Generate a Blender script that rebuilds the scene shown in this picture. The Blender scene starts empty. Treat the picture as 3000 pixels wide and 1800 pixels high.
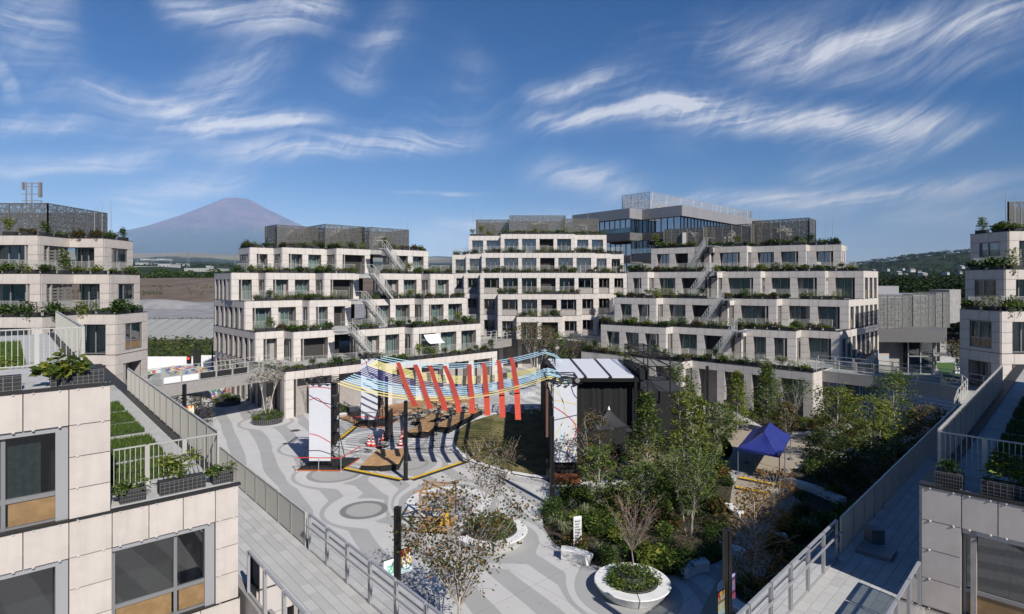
import bpy, math, random
from mathutils import Vector, noise
R = random.Random(11)
rad = math.radians
SC = bpy.context.scene
COL = SC.collection

# ------------------------------------------------------------------ camera
CAM_H = 13.4
cam = bpy.data.cameras.new('camera')
cam.sensor_width = 36.0
cam.lens = 20.4
cam.shift_y = -0.0247
cam.clip_start = 0.2
cam.clip_end = 120000.0
camo = bpy.data.objects.new('camera', cam)
COL.objects.link(camo)
camo.location = (0, 0, CAM_H)
camo.rotation_euler = (rad(90), 0, 0)
SC.camera = camo

# ------------------------------------------------------------------ light
SUN_DIR = Vector((0.535, -0.845, 0)).normalized()
SUN_EL = rad(39)
sun = bpy.data.lights.new('sun', 'SUN')
sun.energy = 5.0
sun.angle = rad(0.53)
sun.color = (1.0, 0.96, 0.915)
suno = bpy.data.objects.new('sun', sun)
COL.objects.link(suno)
_d = Vector((SUN_DIR.x * math.cos(SUN_EL), SUN_DIR.y * math.cos(SUN_EL), math.sin(SUN_EL)))
suno.rotation_euler = _d.to_track_quat('Z', 'Y').to_euler()
suno.location = (30, -60, 60)

SC.view_settings.view_transform = 'Standard'
SC.view_settings.look = 'None'
SC.view_settings.exposure = 0.28
SC.view_settings.gamma = 1.0
SC.render.film_transparent = False
SC.cycles.max_bounces = 6
SC.cycles.diffuse_bounces = 3
SC.cycles.glossy_bounces = 3
SC.cycles.transmission_bounces = 4
SC.cycles.transparent_max_bounces = 16
SC.cycles.use_denoising = True
SC.cycles.caustics_reflective = False
SC.cycles.caustics_refractive = False


class NT:
    """small node helper"""
    def __init__(self, tree):
        self.t = tree

    def n(self, typ, **kw):
        x = self.t.nodes.new(typ)
        for k, v in kw.items():
            setattr(x, k, v)
        return x

    def l(self, a, b):
        self.t.links.new(a, b)

    def _in(self, sock, v):
        if hasattr(v, 'is_linked') or hasattr(v, 'links'):
            self.l(v, sock)
        else:
            sock.default_value = v

    def m(self, op, a, b=0.0, c=0.0, clamp=False):
        x = self.n('ShaderNodeMath', operation=op, use_clamp=clamp)
        self._in(x.inputs[0], a)
        self._in(x.inputs[1], b)
        self._in(x.inputs[2], c)
        return x.outputs[0]

    def smooth(self, v, lo, hi):
        x = self.n('ShaderNodeMapRange', interpolation_type='SMOOTHSTEP')
        self._in(x.inputs['Value'], v)
        x.inputs['From Min'].default_value = lo
        x.inputs['From Max'].default_value = hi
        return x.outputs[0]

    def mix(self, f, a, b):
        x = self.n('ShaderNodeMix', data_type='RGBA')
        self._in(x.inputs[0], f)
        self._in(x.inputs[6], a if not isinstance(a, tuple) else (*a[:3], 1))
        self._in(x.inputs[7], b if not isinstance(b, tuple) else (*b[:3], 1))
        return x.outputs[2]

    def noise(self, vec, scale, detail=3.0, rough=0.55, dist=0.0, dim='3D'):
        x = self.n('ShaderNodeTexNoise', noise_dimensions=dim)
        if vec is not None:
            self.l(vec, x.inputs['Vector'])
        x.inputs['Scale'].default_value = scale
        x.inputs['Detail'].default_value = detail
        x.inputs['Roughness'].default_value = rough
        x.inputs['Distortion'].default_value = dist
        return x.outputs['Fac']

    def xyz(self, x, y, z=0.0):
        c = self.n('ShaderNodeCombineXYZ')
        self._in(c.inputs[0], x); self._in(c.inputs[1], y); self._in(c.inputs[2], z)
        return c.outputs[0]


# ------------------------------------------------------------------ sky
world = bpy.data.worlds.new('World')
SC.world = world
world.use_nodes = True
w = NT(world.node_tree)
world.node_tree.nodes.clear()
sky = w.n('ShaderNodeTexSky', sky_type='NISHITA')
sky.sun_disc = False
sky.sun_elevation = SUN_EL
sky.sun_rotation = math.atan2(SUN_DIR.x, SUN_DIR.y)
sky.altitude = 800.0
sky.air_density = 1.0
sky.dust_density = 0.1
sky.ozone_density = 3.2
tc = w.n('ShaderNodeTexCoord')
sep = w.n('ShaderNodeSeparateXYZ')
w.l(tc.outputs['Generated'], sep.inputs[0])
dx, dy, dz = sep.outputs
az = w.m('ARCTAN2', dx, dy)
el = w.m('ARCSINE', dz)
# wisps: a broad bend and a finer curl of the direction, then long fibres along the wind
wv = w.xyz(az, el, 0.0)
b1 = w.noise(wv, 2.3, 2, 0.5)
b2 = w.noise(w.xyz(az, el, 7.3), 2.3, 2, 0.5)
n1 = w.noise(wv, 9.0, 5, 0.6)
n2 = w.noise(w.xyz(az, el, 7.3), 9.0, 5, 0.6)
azw = w.m('ADD', az, w.m('ADD', w.m('MULTIPLY', w.m('SUBTRACT', b1, 0.5), 0.10), w.m('MULTIPLY', w.m('SUBTRACT', n1, 0.5), 0.07)))
elw = w.m('ADD', el, w.m('ADD', w.m('MULTIPLY', w.m('SUBTRACT', b2, 0.5), 0.06), w.m('MULTIPLY', w.m('SUBTRACT', n2, 0.5), 0.035)))


def pxdir(x, y):
    X, Z = (x - 1500) / 1700, (826 - y) / 1700
    return math.atan(X), math.atan(Z / math.sqrt(1 + X * X))


dens = None
# cirrus streaks: two ends (photo px), half width (rad), strength
for (x0, y0, x1, y1, wd, st) in [
        (500, 35, 760, 70, .020, .80), (760, 75, 1000, 20, .026, .90), (0, 60, 230, 60, .055, .55),
        (250, 250, 560, 330, .015, .7), (480, 350, 830, 170, .030, .62), (560, 372, 960, 352, .014, 1.0),
        (700, 455, 1350, 395, .018, 1.1), (0, 385, 270, 360, .012, .6), (0, 500, 480, 460, .013, .75),
        (310, 600, 720, 520, .020, .62), (1010, 250, 1190, 50, .026, .5), (1330, 260, 1400, 120, .04, .16),
        (1560, 355, 2000, 305, .016, 1.1), (1900, 310, 2420, 345, .022, 1.2), (2380, 340, 2830, 380, .020, 1.1),
        (2350, 520, 2800, 410, .014, .75), (1560, 275, 1830, 200, .013, .75), (2050, 100, 2500, 140, .030, .42),
        (2450, 120, 3000, 40, .026, .95), (2200, 180, 2500, 120, .02, .45), (1560, 490, 1870, 550, .024, .8),
        (1950, 590, 3000, 545, .015, .75), (1300, 660, 1750, 640, .016, .7), (1180, 562, 1380, 554, .0035, .6),
        (2300, 215, 3000, 190, .02, .3), (380, 625, 540, 632, .004, .45), (2600, 640, 3000, 630, .016, .4),
        (1240, 700, 1400, 680, .022, .5), (2200, 620, 2500, 600, .02, .5), (0, 240, 60, 230, .03, .5)]:
    a0, e0 = pxdir(x0, y0)
    a1, e1 = pxdir(x1, y1)
    cx, cy = (a0 + a1) / 2, (e0 + e1) / 2
    L = math.hypot(a1 - a0, e1 - e0) / 2 * 1.05
    an = math.atan2(e1 - e0, a1 - a0)
    ca, sa = math.cos(an), math.sin(an)
    da = w.m('SUBTRACT', azw, cx)
    de = w.m('SUBTRACT', elw, cy)
    uu = w.m('ADD', w.m('MULTIPLY', da, ca / L), w.m('MULTIPLY', de, sa / L))
    vv = w.m('ADD', w.m('MULTIPLY', da, -sa / wd), w.m('MULTIPLY', de, ca / wd))
    q = w.m('ADD', w.m('POWER', w.m('ABSOLUTE', uu), 4.0), w.m('MULTIPLY', vv, vv))
    g = w.m('MULTIPLY', w.m('EXPONENT', w.m('MULTIPLY', q, -1.0)), st)
    dens = g if dens is None else w.m('ADD', dens, g)
# fibres run along the wind, slightly rising to the east
fa = w.m('ADD', az, w.m('MULTIPLY', w.m('SUBTRACT', b1, 0.5), 0.5))
fe = w.m('ADD', el, w.m('ADD', w.m('MULTIPLY', w.m('SUBTRACT', b2, 0.5), 0.28), w.m('MULTIPLY', w.m('SUBTRACT', n2, 0.5), 0.03)))
fu = w.m('ADD', w.m('MULTIPLY', fa, 0.985), w.m('MULTIPLY', fe, 0.17))
fv = w.m('SUBTRACT', w.m('MULTIPLY', fe, 0.985), w.m('MULTIPLY', fa, 0.17))
fib = w.noise(w.xyz(w.m('MULTIPLY', fu, 4.0), w.m('MULTIPLY', fv, 46.0), 0.0), 1.0, 9, 0.68, 0.25)
comb = w.noise(w.xyz(w.m('ADD', w.m('MULTIPLY', az, 46.0), w.m('MULTIPLY', el, -30.0)), w.m('MULTIPLY', el, 14.0), 3.0), 1.0, 6, 0.62, 0.6)
veil = w.smooth(w.noise(w.xyz(w.m('MULTIPLY', fu, 1.7), w.m('MULTIPLY', fv, 5.0), 5.0), 1.0, 7, 0.62, 0.6), 0.50, 0.85)
tot = w.m('ADD', dens, w.m('MULTIPLY', veil, 0.42))
mod = w.m('ADD', 0.16, w.m('ADD', w.m('MULTIPLY', w.smooth(fib, 0.36, 0.70), 0.80), w.m('MULTIPLY', w.smooth(comb, .40, .68), 0.22)))
alpha = w.m('MULTIPLY', w.m('MULTIPLY', tot, mod), 0.92)
alpha = w.m('MINIMUM', alpha, 0.84)
alpha = w.m('MULTIPLY', alpha, w.smooth(el, 0.0, 0.05))
hs = w.n('ShaderNodeHueSaturation')
hs.inputs['Saturation'].default_value = 1.5
hs.inputs['Value'].default_value = 1.0
w.l(sky.outputs[0], hs.inputs['Color'])
tint = w.n('ShaderNodeMix', data_type='RGBA', blend_type='MULTIPLY')
tint.inputs[0].default_value = 1.0
w.l(hs.outputs[0], tint.inputs[6])
tint.inputs[7].default_value = (.93, .95, 1.16, 1)
col = w.mix(alpha, tint.outputs[2], (11.6, 12.2, 13.6))
bg = w.n('ShaderNodeBackground')
w.l(col, bg.inputs['Color'])
bg.inputs['Strength'].default_value = 0.058
wo = w.n('ShaderNodeOutputWorld')
w.l(bg.outputs[0], wo.inputs['Surface'])

# ------------------------------------------------------------------ geometry helpers
F_PX, HZ = 1700.0, 826.0


def U(x, y, z):
    """survey point: where a sight line of the photograph meets height z"""
    Y = (CAM_H - z) * F_PX / (y - HZ)
    return Vector(((x - 1500) * Y / F_PX, Y))


def G(x, y):
    return U(x, y, 0.0)


def V2(x, y):
    return Vector((x, y))


def dirv(deg):
    """unit vector, angle to the right of straight ahead"""
    return Vector((math.sin(rad(deg)), math.cos(rad(deg))))


ORG = {}


class MB:
    def __init__(s):
        s.v = []
        s.f = []
        s.mi = []
        s.cur = 0

    def face(s, *idx):
        s.f.append(idx)
        s.mi.append(s.cur)

    def add(s, vs, fs):
        b = len(s.v)
        s.v.extend(Vector(x) for x in vs)
        for f in fs:
            s.face(*[b + i for i in f])

    def box(s, x0, y0, z0, x1, y1, z1):
        s.add([(x0, y0, z0), (x1, y0, z0), (x1, y1, z0), (x0, y1, z0), (x0, y0, z1), (x1, y0, z1), (x1, y1, z1), (x0, y1, z1)],
              [(0, 3, 2, 1), (4, 5, 6, 7), (0, 1, 5, 4), (1, 2, 6, 5), (2, 3, 7, 6), (3, 0, 4, 7)])

    def obox(s, c, a, b, h):
        """centre, half vectors"""
        c, a, b, h = Vector(c), Vector(a), Vector(b), Vector(h)
        s.add([c - a - b - h, c + a - b - h, c + a + b - h, c - a + b - h, c - a - b + h, c + a - b + h, c + a + b + h, c - a + b + h],
              [(0, 3, 2, 1), (4, 5, 6, 7), (0, 1, 5, 4), (1, 2, 6, 5), (2, 3, 7, 6), (3, 0, 4, 7)])

    def ext(s, p, q, off, th, z0, z1):
        """wall piece along p-q, outer face at offset off, thickness th inward"""
        d = (q - p)
        if d.length < 1e-4:
            return
        d = d.normalized()
        n = Vector((d.y, -d.x))
        a, b, c, e = p + n * off, q + n * off, q + n * (off - th), p + n * (off - th)
        s.add([(a.x, a.y, z0), (b.x, b.y, z0), (c.x, c.y, z0), (e.x, e.y, z0), (a.x, a.y, z1), (b.x, b.y, z1), (c.x, c.y, z1), (e.x, e.y, z1)],
              [(0, 3, 2, 1), (4, 5, 6, 7), (0, 1, 5, 4), (1, 2, 6, 5), (2, 3, 7, 6), (3, 0, 4, 7)])

    def prism(s, poly, z0, z1):
        n = len(poly)
        b = len(s.v)
        s.v.extend(Vector((p[0], p[1], z0)) for p in poly)
        s.v.extend(Vector((p[0], p[1], z1)) for p in poly)
        s.face(*[b + i for i in range(n)][::-1])
        s.face(*[b + n + i for i in range(n)])
        for i in range(n):
            j = (i + 1) % n
            s.face(b + i, b + j, b + n + j, b + n + i)

    def beam(s, a, b, wd, ht=None):
        a, b = Vector(a), Vector(b)
        ht = wd if ht is None else ht
        d = b - a
        if d.length < 1e-5:
            return
        dn = d.normalized()
        up = Vector((0, 0, 1)) if abs(dn.z) < 0.95 else Vector((0, 1, 0))
        x = dn.cross(up).normalized()
        y = x.cross(dn).normalized()
        s.obox((a + b) / 2, d / 2, x * wd / 2, y * ht / 2)

    def tube(s, pts, rs, n=6, cap=True):
        pts = [Vector(p) for p in pts]
        if not hasattr(rs, '__len__'):
            rs = [rs] * len(pts)
        b0 = len(s.v)
        px = None
        for i, p in enumerate(pts):
            d = (pts[min(i + 1, len(pts) - 1)] - pts[max(i - 1, 0)])
            d = d.normalized() if d.length > 1e-9 else Vector((0, 0, 1))
            if px is None:
                ref = Vector((1, 0, 0)) if abs(d.x) < 0.8 else Vector((0, 1, 0))
                px = (ref - d * ref.dot(d)).normalized()
            else:
                px = (px - d * px.dot(d))
                px = px.normalized() if px.length > 1e-6 else d.orthogonal().normalized()
            py = d.cross(px)
            for k in range(n):
                a = 2 * math.pi * k / n
                s.v.append(p + px * (rs[i] * math.cos(a)) + py * (rs[i] * math.sin(a)))
        for i in range(len(pts) - 1):
            for k in range(n):
                a, b = b0 + i * n + k, b0 + i * n + (k + 1) % n
                s.face(a, b, b + n, a + n)
        if cap:
            s.face(*[b0 + k for k in range(n)][::-1])
            e = b0 + (len(pts) - 1) * n
            s.face(*[e + k for k in range(n)])

    def lathe(s, c, prof, n=24, sx=1.0, sy=1.0):
        """prof: list of (r, z)"""
        b0 = len(s.v)
        for r, z in prof:
            for k in range(n):
                a = 2 * math.pi * k / n
                s.v.append(Vector((c[0] + r * sx * math.cos(a), c[1] + r * sy * math.sin(a), c[2] + z)))
        for i in range(len(prof) - 1):
            for k in range(n):
                a, b = b0 + i * n + k, b0 + i * n + (k + 1) % n
                s.face(a, b, b + n, a + n)

    def data(s, name, mat, origin=(0, 0, 0), smooth=False):
        o = Vector(origin)
        me = bpy.data.meshes.new(name)
        me.from_pydata([tuple(v - o) for v in s.v], [], s.f)
        mats = mat if isinstance(mat, (list, tuple)) else [mat]
        for m_ in mats:
            me.materials.append(m_)
        if len(mats) > 1:
            me.polygons.foreach_set('material_index', s.mi)
        if smooth:
            me.polygons.foreach_set('use_smooth', [True] * len(me.polygons))
        me.update()
        return me


def tag(o, label=None, cat=None, group=None, kind=None):
    if label: o['label'] = label
    if cat: o['category'] = cat
    if group: o['group'] = group
    if kind: o['kind'] = kind
    return o


def thing(name, label, cat, loc, group=None):
    o = bpy.data.objects.new(name, None)
    COL.objects.link(o)
    o.location = loc
    o.empty_display_size = 0.3
    ORG[o] = Vector(loc)
    return tag(o, label, cat, group)


def part(parent, name, mb, mat, smooth=False, kind=None):
    me = mb.data(name, mat, ORG[parent], smooth)
    o = bpy.data.objects.new(name, me)
    COL.objects.link(o)
    o.parent = parent
    ORG[o] = ORG[parent]
    if kind: o['kind'] = kind
    return o


def single(name, label, cat, mb, mat, loc=None, group=None, smooth=False):
    if loc is None:
        loc = sum(mb.v, Vector()) / len(mb.v)
        loc.z = min(v.z for v in mb.v)
    o = bpy.data.objects.new(name, mb.data(name, mat, loc, smooth))
    COL.objects.link(o)
    o.location = loc
    ORG[o] = Vector(loc)
    return tag(o, label, cat, group)


def struct(name, mb, mat, smooth=False, kind='structure', label=None, parent=None):
    o = bpy.data.objects.new(name, mb.data(name, mat, ORG.get(parent, (0, 0, 0)), smooth))
    COL.objects.link(o)
    o['kind'] = kind
    if label: o['label'] = label
    ORG[o] = Vector((0, 0, 0))
    return o


def inst(parent, name, me, loc, rz=0.0, sc=(1, 1, 1)):
    o = bpy.data.objects.new(name, me)
    COL.objects.link(o)
    if parent is not None:
        o.parent = parent
        o.location = Vector(loc) - ORG[parent]
    else:
        o.location = loc
    o.rotation_euler = (0, 0, rz)
    o.scale = sc
    return o


def copy_tree(root, loc, rz=0.0, sc=1.0, label=None):
    r = root.copy()
    COL.objects.link(r)
    r.location = loc
    r.rotation_euler = (0, 0, rz)
    r.scale = (sc, sc, sc) if not hasattr(sc, '__len__') else sc
    if label: r['label'] = label
    ORG[r] = Vector(loc)
    for c in list(root.children):
        k = c.copy()
        COL.objects.link(k)
        k.parent = r
        for g in list(c.children):
            j = g.copy()
            COL.objects.link(j)
            j.parent = k
    return r


_ub = MB(); _ub.box(-.5, -.5, -.5, .5, .5, .5)


# ------------------------------------------------------------------ materials
def mat(name, col, rough=0.7, var=0.0, scale=3.0, col2=None, metal=0.0, bump=0.0, bscale=40.0, objvar=0.0, spec=0.5, coord='Object', lo=.35, hi=.65, streak=0.0):
    m = bpy.data.materials.new(name)
    m.use_nodes = True
    t = NT(m.node_tree)
    bs = m.node_tree.nodes['Principled BSDF']
    bs.inputs['Roughness'].default_value = rough
    bs.inputs['Metallic'].default_value = metal
    bs.inputs['Specular IOR Level'].default_value = spec
    c = tuple(col)
    src = None
    if col2 is not None or var > 0:
        tcn = t.n('ShaderNodeTexCoord')
        nz = t.noise(tcn.outputs[coord], scale, 5, 0.6)
        fac = t.smooth(nz, lo, hi)
        if col2 is None:
            a = tuple(x * (1 - var) for x in c)
            b = tuple(min(1, x * (1 + var)) for x in c)
        else:
            a, b = c, tuple(col2)
        src = t.mix(fac, a, b)
    if objvar > 0:
        oi = t.n('ShaderNodeObjectInfo')
        h = t.n('ShaderNodeHueSaturation')
        mr = t.n('ShaderNodeMapRange')
        t.l(oi.outputs['Random'], mr.inputs['Value'])
        mr.inputs['To Min'].default_value = 1 - objvar
        mr.inputs['To Max'].default_value = 1 + objvar
        t.l(mr.outputs[0], h.inputs['Value'])
        if src is not None: t.l(src, h.inputs['Color'])
        else: h.inputs['Color'].default_value = (*c, 1)
        src = h.outputs[0]
    if streak > 0:
        # rain marks: long in height, soft in width
        gp = t.n('ShaderNodeNewGeometry')
        mp = t.n('ShaderNodeVectorMath', operation='MULTIPLY')
        t.l(gp.outputs['Position'], mp.inputs[0]); mp.inputs[1].default_value = (2.6, 2.6, .35)
        st_ = t.smooth(t.noise(mp.outputs[0], 1.6, 5, .65), .42, .78)
        hv = t.n('ShaderNodeHueSaturation')
        t.l(t.m('SUBTRACT', 1.03, t.m('MULTIPLY', st_, streak)), hv.inputs['Value'])
        t.l(src, hv.inputs['Color']); src = hv.outputs[0]
    if src is not None: t.l(src, bs.inputs['Base Color'])
    else: bs.inputs['Base Color'].default_value = (*c, 1)
    if bump > 0:
        tcn = t.n('ShaderNodeTexCoord')
        b = t.n('ShaderNodeBump')
        b.inputs['Strength'].default_value = bump
        b.inputs['Distance'].default_value = 0.02
        t.l(t.noise(tcn.outputs[coord], bscale, 4, 0.6), b.inputs['Height'])
        t.l(b.outputs[0], bs.inputs['Normal'])
    return m


def leafmat(name, a, b, c=None, trans=0.35, objvar=0.25):
    """leaf: colour differs from clump to clump, light passes through"""
    m = bpy.data.materials.new(name)
    m.use_nodes = True
    t = NT(m.node_tree)
    m.node_tree.nodes.clear()
    g = t.n('ShaderNodeNewGeometry')
    tcn = t.n('ShaderNodeTexCoord')
    f1 = t.smooth(t.noise(tcn.outputs['Object'], 1.6, 3, 0.6), .35, .65)
    colr = t.mix(f1, a, b)
    rnd = g.outputs['Random Per Island']
    if c is not None:
        colr = t.mix(t.smooth(rnd, .62, .9), colr, c)
    h = t.n('ShaderNodeHueSaturation')
    oi = t.n('ShaderNodeObjectInfo')
    val = t.m('ADD', t.m('MULTIPLY', rnd, .7), t.m('ADD', .62, t.m('MULTIPLY', oi.outputs['Random'], objvar)))
    t.l(val, h.inputs['Value'])
    t.l(colr, h.inputs['Color'])
    d = t.n('ShaderNodeBsdfPrincipled')
    d.inputs['Roughness'].default_value = .55
    d.inputs['Specular IOR Level'].default_value = .12
    t.l(h.outputs[0], d.inputs['Base Color'])
    tr = t.n('ShaderNodeBsdfTranslucent')
    t.l(h.outputs[0], tr.inputs['Color'])
    mx = t.n('ShaderNodeMixShader')
    mx.inputs[0].default_value = trans
    t.l(d.outputs[0], mx.inputs[1]); t.l(tr.outputs[0], mx.inputs[2])
    o = t.n('ShaderNodeOutputMaterial')
    t.l(mx.outputs[0], o.inputs['Surface'])
    return m


def glassmat(name, tint=(.75, .85, .83), refl=0.12, see=0.75):
    m = bpy.data.materials.new(name)
    m.use_nodes = True
    t = NT(m.node_tree)
    m.node_tree.nodes.clear()
    tr = t.n('ShaderNodeBsdfTransparent'); tr.inputs[0].default_value = (*[x * see for x in tint], 1)
    gl = t.n('ShaderNodeBsdfGlossy'); gl.inputs['Roughness'].default_value = .015
    gl.inputs['Color'].default_value = (.95, .97, 1, 1)
    fr = t.n('ShaderNodeFresnel'); fr.inputs[0].default_value = 1.5
    f = t.m('ADD', t.m('MULTIPLY', fr.outputs[0], 1.6), refl, clamp=True)
    mx = t.n('ShaderNodeMixShader')
    t.l(f, mx.inputs[0]); t.l(tr.outputs[0], mx.inputs[1]); t.l(gl.outputs[0], mx.inputs[2])
    o = t.n('ShaderNodeOutputMaterial'); t.l(mx.outputs[0], o.inputs['Surface'])
    return m


def meshmat(name, col, cover, cell=0.12):
    """expanded metal: holes too fine to build"""
    m = bpy.data.materials.new(name)
    m.use_nodes = True
    t = NT(m.node_tree)
    bs = m.node_tree.nodes['Principled BSDF']
    bs.inputs['Base Color'].default_value = (*col, 1)
    bs.inputs['Roughness'].default_value = .5
    bs.inputs['Metallic'].default_value = .2
    tcn = t.n('ShaderNodeTexCoord')
    nz = t.noise(tcn.outputs['Object'], 1 / cell, 1, .5)
    f = t.smooth(nz, .5 - .12 + (cover - .5) * -.5, .5 + .12 + (cover - .5) * -.5)
    t.l(t.m('ADD', t.m('MULTIPLY', f, .5), cover * .5, clamp=True), bs.inputs['Alpha'])
    return m


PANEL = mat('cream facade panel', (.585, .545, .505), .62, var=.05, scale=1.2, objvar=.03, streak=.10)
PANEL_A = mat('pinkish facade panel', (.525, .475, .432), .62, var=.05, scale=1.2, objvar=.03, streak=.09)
JOINT = mat('dark panel joint', (.07, .068, .065), .8)
REVEAL = mat('reveal plaster', (.34, .31, .29), .8, var=.08)
TERR = mat('terrace paver', (.36, .36, .35), .85, var=.12, scale=2.5)
CAPM = mat('black roof edge', (.02, .02, .02), .5)
FRAME = mat('grey aluminium', (.26, .26, .265), .45, metal=.3)
FRAME_L = mat('light aluminium', (.42, .42, .43), .4, metal=.35)
RAIL = mat('warm grey steel rail', (.52, .51, .47), .45, metal=.25)
PANE = glassmat('window glass', (.72, .86, .84), .07, .84)
PANE_B = glassmat('blue window glass', (.42, .60, .78), .30, .6)
PANE_D = glassmat('dark window glass', (.36, .42, .44), .07, .6)
OFFG = glassmat('office glass', (.40, .62, .66), .42, .6)
RGLASS = glassmat('railing glass', (.90, .96, .94), .05, .93)
CURT = mat('pale curtain', (.66, .74, .70), .9, var=.14, scale=6, objvar=.12)
SHADE_DARK = mat('painted shade', (.045, .042, .04), .9)  # near-black colour stands in for shade in openings and behind glass
WOODP = mat('oak infill panel', (.235, .145, .065), .55, col2=(.30, .19, .09), scale=3.0)
LOUV = mat('olive grey louvre', (.20, .195, .18), .6)
MESHM = meshmat('penthouse mesh', (.115, .112, .10), .66, .2)
MESHM_D = meshmat('dense mesh', (.25, .26, .255), .48, .25)
MESHM_L = meshmat('pale office mesh', (.36, .36, .35), .42, .3)
STEEL = mat('dark steel frame', (.17, .165, .155), .5, metal=.3)
EQUIP = mat('plant equipment', (.36, .355, .33), .6, objvar=.2)
BLACKM = mat('black metal', (.018, .018, .019), .42, metal=.3, var=.15)
PLANTER = mat('black gabion planter', (.025, .025, .027), .7)
WIRE = mat('wire mesh', (.36, .36, .36), .4, metal=.5)
SOIL = mat('soil', (.055, .038, .026), .95, var=.3, scale=4)
BARK = mat('pale bark', (.34, .30, .26), .85, col2=(.50, .46, .42), scale=6)
BARK_D = mat('brown bark', (.13, .10, .08), .85, col2=(.24, .19, .15), scale=8)
LEAF1 = leafmat('green leaf', (.040, .085, .018), (.085, .135, .028), (.17, .19, .045))
LEAF2 = leafmat('yellow green leaf', (.075, .125, .020), (.145, .185, .030), (.23, .23, .045))
LEAF3 = leafmat('olive autumn leaf', (.045, .066, .018), (.085, .080, .025), (.17, .085, .026))
LEAF4 = leafmat('orange autumn leaf', (.19, .105, .025), (.27, .125, .025), (.12, .10, .03))
LEAF5 = leafmat('deep green leaf', (.022, .052, .014), (.05, .085, .022), (.09, .125, .03))
LEAF6 = leafmat('silver grass leaf', (.17, .20, .11), (.25, .28, .17), (.34, .35, .24))
SHRUBM = [LEAF1, LEAF2, LEAF5]
WHITEC = mat('white concrete', (.70, .70, .685), .75, var=.06, scale=2.5, bump=.15, bscale=25)
YELLOW = mat('yellow rubber', (.72, .46, .02), .55, var=.12, scale=8)
BLACKR = mat('black rubber', (.02, .02, .02), .7)
CLOTHW = mat('white banner cloth', (.62, .64, .69), .8, var=.02)
BLACKC = mat('black drape', (.010, .010, .011), .85)
RED = mat('red orange cloth', (.50, .062, .030), .75, var=.06)
NAVY = mat('navy cloth', (.018, .022, .14), .7)
LBLUE = mat('light blue cloth', (.42, .64, .75), .7)
LYEL = mat('light yellow cloth', (.72, .64, .25), .7)
UBOX = _ub.data('panel', PANEL)
UBOX_A = _ub.data('panel', PANEL_A)

# ------------------------------------------------------------------ buildings: shared builders
BH = 0.82      # height of the slab-edge band


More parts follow.
